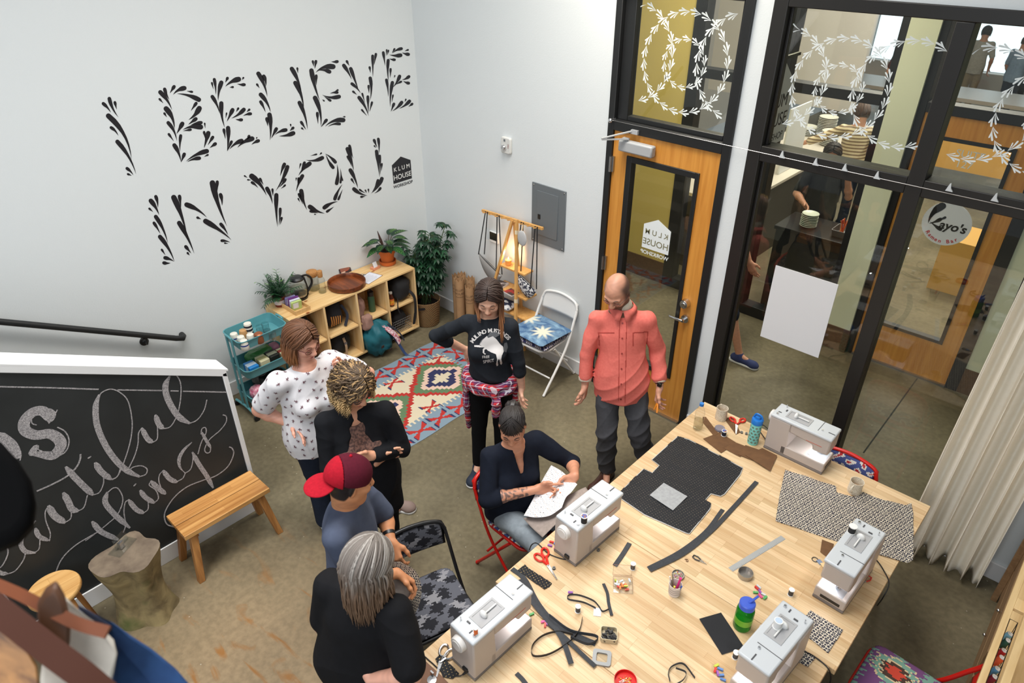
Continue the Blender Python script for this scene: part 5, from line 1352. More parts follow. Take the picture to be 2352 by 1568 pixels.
tag(mb.build('folded_fabric', mat('navy_white_cloth', S(36, 42, 66), .9, noise=(17, .03), col2=S(214, 214, 214)), origin=(1.30, -.19, shz[2] + .002)), 'folded navy and white patterned fabric on the third shelf of the wooden rack', 'fabric')
mb = MB(); mb.lathe([(.05, .0), (.075, .06), (.08, .10), (.074, .10), (.045, .006), (0, .006)], (1.32, -.2, shz[3] + .001), 26); tag(mb.build('bowl', mat('pale_bowl', S(196, 180, 158), .6), origin=(1.32, -.2, shz[3])), 'pale round basket on the lowest shelf of the wooden rack', 'basket')
# bags on the bar
STR = mat('black_webbing', S(26, 26, 28), .8)
def crescent(label, hx0, hx1, drop, w, h, m, y, tilt=0.0, mats2=None):
 z0 = (b0 + (b1 - b0) * hx0).z
 pA, pB = b0 + (b1 - b0) * hx0, b0 + (b1 - b0) * hx1
 cx = (pA.x + pB.x) / 2; zt = z0 - drop
 tt = thing('crescent_bag', label, 'bag', (cx, y, zt - h), 0, 'crescent bags hanging on the wooden rack')
 def fb(sg):
  def g(u, v):
   a = (u - .5) * 2
   x = cx + a * w / 2
   bot = h * (1 - abs(a) ** 2.4)
   zz = zt - tilt * a - v * bot
   bul = .035 * (1 - a ** 2) ** .5 * (math.sin(PI * min(1, v * .9 + .06)) ** .6)
   return Vector((x, y + sg * bul, zz))
  return g
 mb = MB(); mb.sheet(fb(-1), 24, 10); mb.sheet(fb(1), 24, 10); mb.build('bag_body', m, tt)
 mb = MB(); mb.tube([Vector((cx + a * w / 2, y, zt - tilt * a + .002)) for a in (-1, -.5, 0, .5, 1)], .004, 6); mb.build('zip', STEEL, tt)
 for p, a in ((pA, -.98), (pB, .98)):
  e = Vector((cx + a * w / 2, y, zt - tilt * a + .005))
  for s in (-1, 1):
   mb = MB(); q1 = Vector((p.x + s * .012, p.y - .02, p.z + .012)); e2 = e + Vector((-.03 * a + s * .02, s * .02, 0)); mb.strip([q1, q1 + (e2 - q1) * .5, e2], .012, (0, -1, 0.1), .002); mb.build('strap', STR, tt)
 return tt
SILV = mat('silver_leather', S(148, 146, 144), .42, .35)
NAVP = mat('navy_stripe_canvas', S(206, 206, 206), .6, noise=(50, .02), col2=S(40, 42, 60))
crescent('grey and silver crescent bag hanging at the left end of the wooden bar', .10, .30, .50, .30, .15, SILV, -.16, .07)
crescent('black and white striped crescent bag hanging at the right end of the wooden bar', .70, .92, .53, .26, .15, NAVP, -.16, .06)
c = b0 + (b1 - b0) * .74
tt = thing('hang_tag', 'round silvery tag hanging between the bag straps at the right of the bar', 'tag', (c.x, -.17, c.z - .17))
mb = MB(); mb.ball((c.x + .015, -.172, c.z - .115), (.055, .012, .075), 20); mb.build('disc', mat('pale_silver_cloth', S(190, 190, 190), .5), tt)
mb = MB(); mb.strip([(c.x, -.14, c.z + .005), (c.x + .012, -.168, c.z - .05)], .008, (0, -1, 0), .002); mb.build('cord', mat('jute', S(190, 160, 110), .9), tt)
# ---- on the back wall
t = thing('electric_panel', 'grey electric breaker panel on the white back wall', 'electric panel', (1.685, 0, 1.49))
PG = mat('panel_grey', S(104, 110, 114), .5)
mb = MB(); mb.bb((1.494, -.012, 1.205), (1.88, 0, 1.76)); mb.build('cover_plate', PG, t, bev=.004)
mb = MB(); mb.bb((1.56, -.017, 1.29), (1.80, -.012, 1.70)); mb.build('panel_door', PG, t, bev=.003)
mb = MB(); mb.bb((1.575, -.022, 1.44), (1.605, -.017, 1.485)); mb.build('latch', BLACKP, t, bev=.002)
for x in (1.515, 1.86):
 for z in (1.225, 1.74):
  mb = MB(); mb.cyl((x, -.012, z), (x, -.016, z), .007, .005, 12); mb.build('screw', STEEL, t)
t = thing('fire_strobe', 'small fire alarm strobe high on the white back wall', 'alarm', (1.19, 0, 2.02))
mb = MB(); mb.prism([(x + 1.19, 0, z + 2.02) for x, z in rrect(.115, .145, .02, 4)], (0, -.03, 0)); mb.build('housing', mat('cream_plastic', S(216, 216, 212), .4), t, bev=.008)
mb = MB(); mb.lathe([(.026, 0), (.026, .012), (.018, .022), (0, .024)], (1.175, -.03, 2.0), 22, axis=(0, -1, 0)); mb.build('lens', CHROME, t)
mb = MB(); vs_, fs_ = glyphs('FIRE', .022, 'CENTER'); mb.add([(1.232 - gy, -.0312, 2.02 + gx) for gx, gy in vs_], fs_); mb.build('lettering', mat('red_print', S(150, 60, 50), .6), t, smooth=False)
mb = MB(); mb.box((1.18, -.031, 2.065), (.02, .002, .02)); mb.build('grille', PG, t)
t = thing('wall_screen', 'small black-screened control panel on the wall behind the hanging bag', 'control panel', (1.01, 0, 1.09))
mb = MB(); mb.bb((.955, -.018, 1.035), (1.07, 0, 1.145)); mb.build('housing', WHITEP, t, bev=.004)
mb = MB(); mb.bb((.962, -.020, 1.062), (1.063, -.018, 1.14)); mb.build('screen', mat('dark_screen', S(30, 34, 32), .2), t)
# ---- wire with clips across the frames
wz = WB(1405, 274, -.03)
t = thing('display_wire', 'thin wire stretched across the black frames on a wall hook', 'wire', (2.3, -.03, 2.42))
w1, w2 = WB(1405, 276, -.035), WB(2352, 482, -.035)
mb = MB(); mb.tube([w1, w2], .0022, 6); mb.build('wire', STEEL, t)
mb = MB(); mb.cyl((w1.x, 0, w1.z), (w1.x, -.05, w1.z), .016, .012, 16); mb.ball((w1.x, -.05, w1.z), .018, 14); mb.build('hook', CHROME, t)
CP = mat('clear_clip', S(206, 210, 212), .3)
for k, (px, py) in enumerate(((1797, 358), (1874, 375), (1941, 388), (2015, 406), (2181, 434), (2286, 457))):
 c = WB(px, py, -.035)
 tt = thing('wire_clip', 'small clear clip on the wire, ' + ['first', 'second', 'third', 'fourth', 'fifth', 'sixth'][k] + ' from the door along the window frame', 'clip', tuple(c), 0, 'clips on the wire')
 mb = MB(); mb.prism([c + Vector(v) for v in ((-.018, -.006, -.012), (.02, -.006, -.012), (.006, -.006, .006), (.0, -.006, .034), (-.006, -.006, .03))], (0, .012, 0)); mb.build('jaw', CP, tt)
# ---- paper sheet on the window glass
mb = MB(); mb.bb((3.739, .0445, 1.085), (4.178, .0485, 1.668))
tag(mb.build('paper_sheet', mat('plain_paper', S(222, 222, 224), .8), origin=(3.96, .046, 1.085)), 'blank white sheet of paper stuck on the shop window', 'paper')
# ---- leaf garlands on the transom glass
def garland(label, cx, cz, r, n, y, xr, zr):
 mb = MB()
 for k in range(n):
  a = 2 * PI * k / n
  for j, (da, s) in enumerate(((0, 1.0), (.30, .85), (-.26, .8), (.55, .6))):
   tx, tz = cx + r * math.cos(a), cz + r * math.sin(a)
   tang = a + PI / 2 + da
   L = 2 * PI * r / n * .98 * s
   hx, hz = tx + L * math.cos(tang), tz + L * math.sin(tang)
   poly = drop_poly((hx, hz), (tx, tz), L * .13, .05 * (1 if da >= 0 else -1), 5)
   if all(xr[0] < p_[0] < xr[1] and zr[0] < p_[1] < zr[1] for p_ in poly): mb.add([(p_[0], y - 2e-5 * (len(mb.f) % 60), p_[1]) for p_ in poly], [tuple(range(len(poly)))])
 if mb.f:
  c = sum(mb.v, Vector()) / len(mb.v)
  tag(mb.build('leaf_garland', WVIN, origin=c, smooth=False), label, 'window decal', 'white leaf garlands on the glass')
XA, ZA, ya = (2.415, 3.195), (2.48, 3.305), .047
XB, ZB, XC = (3.515, 4.40), (2.48, 3.298), (4.5, 5.118)
for nm, (xr, zr, pc, pr) in {'the glass above the door': (XA, ZA, (1571, 146), 98), 'the wide transom pane': (XB, ZB, (1925, 205), 112), 'the transom pane at the photo edge': (XC, ZB, None, 0)}.items():
 if pc:
  c, e = WB(*pc, ya), WB(pc[0] + pr, pc[1] + 20, ya); cx, cz, rr = c.x, c.z, abs(e.x - c.x)
 else: cx, cz = 4.99, 2.88
 garland('large white leaf ring in the middle of ' + nm, cx, cz, rr, 24, ya, xr, zr)
 garland('small white leaf ring inside the large one on ' + nm, cx, cz, rr * .48, 14, ya, xr, zr)
 garland('white leaf arc at the left of ' + nm, cx - rr * 1.32, cz + .02, rr * 1.02, 24, ya, xr, zr)
 if pc: garland('white leaf arc at the right of ' + nm, cx + rr * 1.32, cz + .02, rr * 1.02, 24, ya, xr, zr)
# ================================================================== ON THE TABLES
def TP(px, py, z=TZ): return F(px, py, z)
MG, MGD, MGT = mat('machine_greige', S(186, 174, 166), .42), mat('machine_dark_base', S(120, 112, 108), .5), mat('machine_top', S(198, 202, 206), .38)
LEDM = mat('machine_led', S(240, 244, 255), .5, emit=((.92, .95, 1, 1), 9))
PLATE = mat('needle_plate', S(196, 200, 206), .25, .7)
def sewing_machine(label, loc, rz):
 """local: long axis x (wheel at +x), user at -y"""
 t = thing('sewing_machine', label, 'sewing machine', loc, rz, 'sewing machines on the tables')
 P = lambda name, m, bev=.006, **k: mb.build(name, m, t, local=True, bev=bev, **k)
 mb = MB(); mb.bb((-.195, -.075, .0), (.195, .085, .018)); P('base_plate', MGD, .004)
 mb = MB(); mb.bb((-.195, -.075, .018), (.09, .085, .085)); P('bed', MG, .007)
 mb = MB(); mb.prism([(x, -.075, z) for x, z in ((.052, .018), (.195, .018), (.195, .265), (.06, .265), (.06, .22), (.052, .10))], (0, .16, 0)); P('pillar', MG, .008)
 mb = MB(); mb.prism([(x, -.068, z) for x, z in ((-.195, .155), (-.10, .15), (-.09, .185), (.062, .20), (.062, .266), (-.195, .266))], (0, .148, 0)); P('arm', MG, .010)
 mb = MB(); mb.prism([(-.198, -.07, .262), (.197, -.07, .262), (.197, .087, .262), (-.198, .087, .262)], (0, 0, .022)); P('top_cover', MGT, .008)
 mb = MB()
 o, i_ = [(-.035, -.03), (.115, -.03), (.115, .055), (-.035, .055)], [(-.025, -.02), (.105, -.02), (.105, .045), (-.025, .045)]
 mb.add([(x, y, .287) for x, y in o] + [(x, y, .287) for x, y in i_] + [(x, y, .2845) for x, y in i_], [(0, 1, 5, 4), (1, 2, 6, 5), (2, 3, 7, 6), (3, 0, 4, 7), (4, 5, 9, 8), (5, 6, 10, 9), (6, 7, 11, 10), (7, 4, 8, 11), (8, 9, 10, 11)])
 mb.add([(x, y, z) for z in (.284, .287) for x, y in o], [(0, 1, 5, 4), (1, 2, 6, 5), (2, 3, 7, 6), (3, 0, 4, 7)])
 P('spool_recess', mat('machine_recess', S(168, 168, 170), .45), 0)
 mb = MB(); mb.cyl((-.02, .0125, .292), (.07, .0125, .292), .004); mb.ball((.062, .0125, .294), (.013, .022, .022), 14); P('spool_cap', mat('cap_white', S(226, 226, 224), .4), 0)
 mb = MB(); mb.cyl((.195, -.0, .215), (.222, 0, .215), .042, .038, 30); mb.cyl((.222, 0, .215), (.226, 0, .215), .03, .028, 26); P('handwheel', mat('wheel_white', S(220, 216, 212), .4), .003)
 mb = MB(); mb.bb((-.185, -.05, .0848), (-.075, .055, .0865)); P('needle_plate', PLATE, 0)
 mb = MB(); mb.cyl((-.135, .0, .095), (-.135, .0, .158), .0045, .0045, 10); mb.cyl((-.12, .0, .087), (-.12, .0, .12), .0012); mb.box((-.13, -.005, .093), (.028, .022, .006)); mb.box((-.135, 0, .115), (.018, .014, .02)); P('presser_foot', CHROME, 0)
 mb = MB(); mb.bb((-.175, -.03, .1525), (-.150, .03, .156)); P('lamp', LEDM, 0)
 mb = MB(); mb.bb((-.1965, -.05, .032), (-.1945, .05, .05)); P('grip_slot', BLACKP, 0)
 for a_, b_ in (((-.095, -.071, .2838), (-.092, .05, .2855)), ((-.19, .02, .2838), (-.15, .026, .2858)), ((.13, -.02, .2838), (.138, .0, .288)), ((.15, .03, .2838), (.17, .036, .287))):
  mb = MB(); mb.bb(a_, b_); P('thread_guide', mat('guide_dark', S(74, 74, 78), .5), 0)
 for x_, y_, z_, r_ in ((-.115, .03, .292, .007), (.15, -.045, .305, .0035), (.165, .06, .294, .008)):
  mb = MB(); mb.cyl((x_, y_, .2838), (x_, y_, z_), r_, r_ * .8, 14); P('bobbin_pin', CHROME, 0)
 mb = MB(); mb.bb((.194, .01, .03), (.206, .04, .052)); P('power_socket', BLACKP, .002)
 mb = MB(); mb.bb((-.15, .0795, .2), (-.05, .0812, .203)); P('red_line', mat('machine_red_line', S(196, 92, 70), .5), 0)
 l = bpy.data.lights.new('machine_light', 'POINT'); l.energy = .75; l.color = (.9, .94, 1); l.shadow_soft_size = .012
 o = bpy.data.objects.new('machine_light', l); o.location = (-.13, .02, .138); o.parent = t; COL.objects.link(o)
 return t
sewing_machine('sewing machine in front of the seated woman in navy', (3.835, -2.155, TZ), math.radians(-92))
sewing_machine('sewing machine beside the black ikat chair, with an orange spool', (3.905, -2.99, TZ), math.radians(-91))
sewing_machine('sewing machine at the window end of the tables, facing the shop window', (4.40, -.645, TZ), math.radians(180))
sewing_machine('sewing machine at the curtain side, with a black and white spool on top', (5.02, -1.465, TZ), math.radians(88))
sewing_machine('sewing machine at the bottom of the photo beside the green bottle', (4.955, -2.23, TZ), math.radians(86))

# thread spools
def spool(label, p, r, h, col, top=None, name='thread_spool', ax=(0, 0, 1)):
 t = thing(name, label, 'spool', tuple(p), 0, 'thread spools on the tables')
 mb = MB(); mb.lathe([(.0, .0), (r, 0), (r, .004), (r * .7, .005)], p, 20, axis=ax); mb.build('spool_end', WHITEP, t); mb = MB(); mb.lathe([(r * .7, h - .005), (r, h - .004), (r, h), (0, h)], p, 20, axis=ax); mb.build('spool_end', WHITEP, t)
 mb = MB(); mb.lathe([(r * .86, .005), (r * .88, h - .005)], p, 20, axis=ax); mb.build('thread', col, t)
 if top:
  mb = MB(); mb.lathe([(r * .8, h + .0005), (0, h + .0005)], p, 20, axis=ax); mb.build('paper_label', top, t)
TBK, TGR, TNV = mat('thread_black', S(28, 28, 32), .7), mat('thread_charcoal', S(70, 70, 72), .7), mat('thread_navy', S(30, 32, 48), .7)
LBB = mat('blue_brown_label', S(58, 92, 170), .5, noise=(60, .02), col2=S(160, 100, 50))
spool('thread spool standing right of the short black strip', TP(1453, 1306), .0145, .043, TGR)
spool('thread spool standing beside the small tangled strap', TP(1327, 1404), .0145, .043, TGR)
spool('thread spool standing between the green bottle and the sewing machine by the curtain', TP(1815, 1366), .0145, .043, TGR)
spool('thread spool standing beside the plain black cloth', TP(1688, 1510), .0145, .043, TGR)
spool('dark thread spool with a blue label behind the machine beside the green bottle', TP(1750, 1456), .021, .048, TBK, LBB)
spool('navy thread spool with a blue top beside the clear measuring disc', TP(1662, 1000), .018, .042, TNV, LBB)
MT = TZ + .285
spool('black thread spool with a blue label on the seated woman\'s machine', TP(1341, 1200, MT), .019, .05, TBK, LBB)
spool('orange thread spool on the machine beside the black ikat chair', TP(1093, 1455, MT), .011, .042, mat('thread_orange2', S(230, 110, 40), .7))
spool('black thread spool with a white end on the machine at the curtain side', TP(1955, 1222, MT), .021, .046, TBK)
spool('white thread spool on the machine at the bottom of the photo', TP(1784, 1440, MT), .020, .048, mat('thread_white', S(224, 224, 222), .7), mat('pale_blue_label', S(186, 204, 224), .5))

# mugs and bottles
def mug(label, p, h=.095, r=.04, a=2.2, group='mugs on the tables'):
 t = thing('mug', label, 'mug', tuple(p), 0, group)
 m = mat('speckled_cream', S(222, 212, 194), .35, noise=(150, .08), col2=S(200, 188, 168))
 mb = MB(); mb.lathe([(0, 0), (r * .95, 0), (r * 1.02, .012), (r * .96, h * .6), (r, h), (r * .93, h), (r * .88, h * .6), (r * .9, .012), (0, .01)], p, 36); mb.build('body', m, t)
 u = Vector((math.cos(a), math.sin(a), 0)); mb = MB()
 mb.tube(spline([p + u * r * .93 + Vector((0, 0, h * .85)), p + u * (r + .022) + Vector((0, 0, h * .82)), p + u * (r + .027) + Vector((0, 0, h * .5)), p + u * r * .97 + Vector((0, 0, h * .25))], 6), .0055, 8); mb.build('handle', m, t)
 mb = MB(); mb.lathe([(r * .88, h * .45), (0, h * .45)], p, 26); mb.build('coffee', mat('coffee_with_milk', S(176, 150, 122), .3), t)
mug('cream pottery mug near the far corner of the tables', TP(1655, 961))
mug('cream pottery mug on the notched patterned cloth by the window side', TP(1961, 1129), .088, .04, 4.6)
p = TP(1602, 984); t = thing('water_bottle', 'clear plastic water bottle with a blue cap at the far left corner of the tables', 'bottle', tuple(p))
mb = MB(); mb.lathe([(0, .002), (.028, .002), (.033, .01), (.031, .03), (.033, .05), (.031, .07), (.033, .09), (.033, .14), (.026, .165), (.014, .188), (.0125, .2)], p, 28); mb.build('body', CLEAR, t)
mb = MB(); mb.lathe([(0, .004), (.0315, .01), (.0305, .03), (.0315, .05), (.0305, .07), (.031, .08), (0, .08)], p, 24); mb.build('water', glassmat('water', (.84, .84, .78, 1), 1.2), t)
mb = MB(); mb.lathe([(.0145, .198), (.0145, .218), (0, .219)], p, 18); mb.build('cap', mat('blue_cap', S(40, 120, 200), .4), t)
p = TP(1728, 1016); t = thing('water_bottle', 'aqua bottle with a dotted sleeve and a blue lid beside the far sewing machine', 'bottle', tuple(p))
AQ = mat('aqua_silicone', S(130, 208, 200), .55)
mb = MB(); mb.lathe([(0, 0), (.033, 0), (.035, .01), (.035, .155), (.033, .165)], p, 30); mb.build('sleeve', AQ, t)
mb = MB()
for k in range(6):
 for j in range(9):
  a = 2 * PI * j / 9 + (k % 2) * PI / 9; z = .025 + k * .024
  c = p + Vector((.0352 * math.cos(a), .0352 * math.sin(a), z)); n = Vector((math.cos(a), math.sin(a), 0)); s_ = Vector((-n.y, n.x, 0))
  mb.add([c + n * .0006 + s_ * .0085 * math.cos(q) + Vector((0, 0, .0075 * math.sin(q))) for q in [2 * PI * i / 10 for i in range(10)]], [tuple(range(10))])
mb.build('sleeve_hole', mat('bottle_inside', S(112, 132, 116), .3), t, smooth=False)
mb = MB(); mb.lathe([(.034, .165), (.037, .168), (.037, .20), (.033, .205), (.02, .206), (.018, .222), (0, .224)], p, 28); mb.tube(spline([p + Vector((-.03, 0, .2)), p + Vector((-.015, .0, .235)), p + Vector((.02, 0, .232)), p + Vector((.036, 0, .2))], 5), .006, 8); mb.build('lid', mat('blue_lid', S(26, 116, 200), .4), t)
p = TP(1703, 1437); t = thing('water_bottle', 'wide green bottle with a blue lid on the third worktop', 'bottle', tuple(p))
mb = MB(); mb.lathe([(0, .001), (.04, .001), (.044, .01), (.044, .125), (.040, .145), (.034, .15)], p, 34); mb.build('body', mat('green_translucent', S(30, 150, 40), .18, trans=.55, ior=1.2), t)
mb = MB(); mb.lathe([(.0442, .045), (.0442, .085)], p, 34); mb.build('band', mat('lime_band', S(112, 170, 50), .3), t)
mb = MB(); mb.lathe([(.036, .148), (.0385, .15), (.0385, .178), (.034, .183), (0, .184)], p, 34); mb.tube([p + Vector((.006, .004, .183)), p + Vector((.02, .02, .205)), p + Vector((.03, .03, .225))], [.007, .006, .006], 10); mb.build('lid', mat('royal_blue_lid', S(62, 92, 196), .4), t)

# flat cloth pieces: outlines lie on the worktop
def fill(mb, outline, z, cell, colf, m=0, th=.0):
 """lay a fine grid inside an outline (world xy)"""
 xs = [q.x for q in outline]; ys = [q.y for q in outline]
 P = [(q.x, q.y) for q in outline]; n = len(P)
 def inside(x, y):
  c = False
  for i in range(n):
   (x1, y1), (x2, y2) = P[i], P[i - 1]
   if (y1 > y) != (y2 > y) and x < (x2 - x1) * (y - y1) / (y2 - y1) + x1: c = not c
  return c
 x0, y0 = min(xs), min(ys); nx, ny = int((max(xs) - x0) / cell) + 1, int((max(ys) - y0) / cell) + 1
 idx, vs, fs, ms = {}, [], [], []
 def vid(i, j):
  if (i, j) not in idx:
   idx[(i, j)] = len(vs); x, y = x0 + i * cell, y0 + j * cell
   vs.append((x, y, z(x, y)))
  return idx[(i, j)]
 for i in range(nx):
  for j in range(ny):
   x, y = x0 + (i + .5) * cell, y0 + (j + .5) * cell
   if inside(x, y):
    fs.append((vid(i, j), vid(i + 1, j), vid(i + 1, j + 1), vid(i, j + 1))); ms.append(colf(x, y))
 n0 = len(mb.m); mb.add(vs, fs); mb.m[n0:] = ms
def cloth(name, label, cat, px, colf, mats, cell=.004, z0=TZ + .003, wav=.0012, group=None, lift=None):
 P = [TP(*q) for q in px]
 mb = MB(); zf = lambda x, y: z0 + wav * (math.sin(x * 37 + y * 11) + math.sin(y * 43)) + (lift(x, y) if lift else 0)
 if isinstance(mats, list): fill(mb, P, zf, cell, colf)
 else: mb.prism([Vector((q.x, q.y, zf(q.x, q.y))) for q in P], (0, 0, .0005))
 c = sum(P, Vector()) / len(P)
 return tag(mb.build(name, mats, origin=(c.x, c.y, TZ), solid=.0015), label, cat, group)
DOT = [mat('black_canvas', S(27, 28, 32), .85), mat('cream_dot', S(112, 102, 88), .85)]
def dots(x, y):
 a = x * .90 + y * .44; b_ = -x * .44 + y * .90
 i, j = round(a / .0105), round(b_ / .0125)
 return 1 if (i + j) % 2 == 0 and abs(a - i * .0105) < .0016 and abs(b_ - j * .0125) < .0020 else 0
panel = [(1556, 1003), (1583, 1010), (1706, 1075), (1700, 1090), (1664, 1135), (1655, 1140), (1633, 1134), (1619, 1149), (1633, 1158), (1630, 1170), (1583, 1226), (1575, 1224), (1480, 1182), (1416, 1138), (1478, 1077), (1498, 1086), (1514, 1069), (1497, 1056)]
pan = cloth('fabric_panel', 'large notched black dotted fabric panel with a pale grey patch', 'fabric', panel, dots, DOT, .0026, TZ + .005, .002)
edge = MB(); ee = [TP(x, y, TZ + .004) for x, y in panel]; edge.strip(ee + [ee[0]], .004, (0, 0, 1), .003)
ed = edge.build('cut_edge', mat('white_edge', S(190, 190, 188), .8), origin=ee[0]); ed.parent = pan; ed.location = Vector(ed.location) - Vector(pan.location)
cloth('interfacing_patch', 'pale grey rectangular patch lying on the black dotted panel', 'fabric patch', [(1524, 1112), (1578, 1143), (1545, 1175), (1492, 1140)], lambda x, y: 0, mat('pale_grey_felt', S(170, 172, 174), .9, noise=(60, .3)), .01, TZ + .012, .0)
IKT = [mat('pattern_cream', S(206, 196, 178), .9), mat('pattern_navy', S(34, 34, 52), .9)]
def lattice(x, y):
 a, b_ = (x * .8 + y * .6) / .024, (-x * .6 + y * .8) / .020
 fa, fb = a - round(a), b_ - round(b_)
 r = abs(fa) + abs(fb)
 k = (round(a) + 2 * round(b_)) % 3
 if r > .54: return 1 if abs(abs(fa) - .5) < .21 and abs(abs(fb) - .5) < .23 else 0
 if k == 0: return 1 if .11 < r < .46 else 0
 if k == 1: return 1 if r < .38 else 0
 return 1 if (.28 < r < .46 or abs(fa) < .10) else 0
cloth('patterned_fabric', 'large navy and cream patterned fabric with a notch, at the curtain side', 'fabric', [(1803, 1080), (1852, 1095), (1920, 1117), (1921, 1132), (1963, 1141), (1968, 1127), (2030, 1150), (2080, 1160), (2093, 1155), (2097, 1180), (2098, 1250), (2097, 1286), (2085, 1293), (2050, 1284), (1990, 1266), (1930, 1246), (1880, 1230), (1781, 1197), (1790, 1140)], lattice, IKT, .0028, TZ + .004, .002, 'navy and cream patterned fabric')
cloth('patterned_fabric', 'small square of navy and cream patterned fabric below the curtain side machine', 'fabric', [(1860, 1402), (1936, 1448), (1902, 1500), (1830, 1444)], lattice, IKT, .0028, TZ + .004, .001, 'navy and cream patterned fabric')
cloth('patterned_fabric', 'scrap of navy and cream fabric beside the bottom machine', 'fabric', [(1838, 1487), (1872, 1512), (1855, 1532), (1826, 1517)], lattice, IKT, .0028, TZ + .003, .001, 'navy and cream patterned fabric')
BRW = mat('brown_waxed', S(112, 78, 46), .8, noise=(25, .3), col2=S(92, 62, 36))
for k, (lab, px) in enumerate((('leftmost of the overlapping brown cloth squares', [(1615, 1008), (1653, 993), (1692, 1018), (1656, 1041)]), ('second of the overlapping brown cloth squares', [(1662, 1030), (1690, 1018), (1722, 1030), (1700, 1050), (1690, 1045)]), ('third of the overlapping brown cloth squares', [(1694, 1045), (1712, 1024), (1765, 1042), (1748, 1066)]), ('rightmost of the overlapping brown cloth squares', [(1712, 1048), (1750, 1032), (1784, 1049), (1768, 1084)]))):
 cloth('brown_square', lab, 'cloth', px, lambda x, y: 0, BRW, .012, TZ + .003 + .003 * k, .0012, 'brown cloth squares')
cloth('brown_strip', 'brown leather strip lying between the water bottle and the mug', 'strip', [(1614, 958), (1621, 958), (1650, 996), (1640, 1002), (1614, 970)], lambda x, y: 0, BRW, .01, TZ + .003, 0, 'brown strips')
cloth('brown_strip', 'brown strip lying under the red scissors near the far mug', 'strip', [(1668, 960), (1684, 959), (1700, 993), (1690, 998), (1668, 968)], lambda x, y: 0, BRW, .01, TZ + .003, 0, 'brown strips')
cloth('brown_square', 'brown scrap half under the curtain side sewing machine', 'cloth', [(1888, 1240), (1915, 1250), (1905, 1284), (1884, 1268)], lambda x, y: 0, BRW, .01, TZ + .003, 0, 'brown cloth squares')
cloth('leather_sheet', 'brown leather sheet at the lower left corner of the tables', 'leather', [(946, 1530), (972, 1514), (1012, 1550), (1060, 1600), (980, 1610)], lambda x, y: 0, mat('brown_leather', S(124, 84, 58), .6, noise=(10, .4)), .012, TZ + .003, .001)
DOT2 = [DOT[0], mat('gold_dot', S(190, 160, 100), .6)]
cloth('dotted_strip', 'black strip with gold dots beside the orange-handled scissors', 'fabric', [(1205, 1297), (1216, 1306), (1268, 1340), (1262, 1348), (1250, 1354), (1189, 1311)], dots, DOT2, .003, TZ + .004, .001, 'black gold-dotted pieces')
cloth('dotted_strip', 'black gold-dotted piece behind the chrome scissors', 'fabric', [(1000, 1514), (1012, 1504), (1055, 1548), (1040, 1560), (1018, 1556)], dots, DOT2, .003, TZ + .006, .001, 'black gold-dotted pieces')
cloth('black_cloth', 'plain black rectangle of cloth left of the green bottle', 'fabric', [(1606, 1422), (1656, 1407), (1709, 1487), (1658, 1504)], lambda x, y: 0, DOT[0], .012, TZ + .003, .001)
cloth('paper_scrap', 'small torn white paper scrap by the tangled strap', 'paper', [(1364, 1395), (1381, 1398), (1380, 1416), (1363, 1414)], lambda x, y: 0, mat('plain_paper', S(222, 222, 224), .8), .01, TZ + .002, 0)

# webbing straps
WEB = mat('charcoal_webbing', S(62, 64, 68), .85, noise=(70, .3), col2=S(48, 50, 54))
def strap(label, px, w, z=.003, m=WEB, flat=True, group='charcoal webbing straps', hz=None, name='webbing_strap', th=.0018):
 sp = spline(px, 6)
 P = []
 for i, q in enumerate(sp):
  zz = z if hz is None else z + np.interp(i / (len(sp) - 1), *hz)
  P.append(TP(q[0], q[1], TZ + float(zz)))
 mb = MB()
 if flat: mb.strip(P, w, (0, 0, 1), th)
 else:
  tg = [(P[min(i + 1, len(P) - 1)] - P[max(0, i - 1)]).normalized() for i in range(len(P))]
  mb.strip([p + Vector((0, 0, w / 2)) for p in P], w, [t_.cross(Vector((0, 0, 1))) for t_ in tg], th)
 c = P[0]
 return tag(mb.build(name, m, origin=(c.x, c.y, TZ), ang=60), label, 'strap', group)
strap('long curved charcoal zip strap across the second worktop', [(1489, 1305), (1560, 1268), (1620, 1222), (1660, 1170)], .024)
strap('longest charcoal zip strap reaching up to the black dotted panel', [(1492, 1309), (1568, 1272), (1630, 1222), (1680, 1170), (1738, 1106)], .026, .006)
strap('short charcoal strip between the near machine and the long strap', [(1412, 1299), (1430, 1273), (1446, 1247)], .026)
strap('upper charcoal strap running down from the table corner', [(1176, 1306), (1205, 1330), (1235, 1385), (1272, 1428), (1330, 1462), (1368, 1478)], .028)
strap('lower charcoal strap beside the near machine', [(1196, 1330), (1215, 1372), (1240, 1398), (1262, 1432), (1290, 1452)], .026, .008)
strap('charcoal strap running to the square tin lid', [(1222, 1382), (1262, 1430), (1300, 1466), (1340, 1505), (1367, 1530)], .022, .011)
strap('charcoal strap ending in a straight cut near the bottom of the photo', [(1275, 1440), (1295, 1475), (1312, 1524)], .026, .014)
strap('charcoal strap folded into a loop by the black tin', [(1262, 1415), (1310, 1450), (1366, 1462), (1372, 1472), (1350, 1482), (1310, 1466)], .022, .004, WEB, False)
strap('narrow brown-black strap standing on edge in a big loop', [(1338, 1420), (1330, 1450), (1305, 1478), (1262, 1504), (1225, 1508), (1222, 1485), (1245, 1462), (1280, 1452), (1316, 1458)], .016, .004, mat('black_brown_strap', S(48, 43, 40), .8), False)
strap('small tangled charcoal strap beside the clear box', [(1368, 1398), (1340, 1385), (1306, 1378), (1306, 1368), (1330, 1368), (1362, 1380), (1376, 1394), (1384, 1405), (1398, 1400)], .013, .004, WEB, False)
strap('short charcoal strap standing upright beside the clear box', [(1386, 1340), (1395, 1362), (1398, 1385), (1405, 1413)], .016, .006)
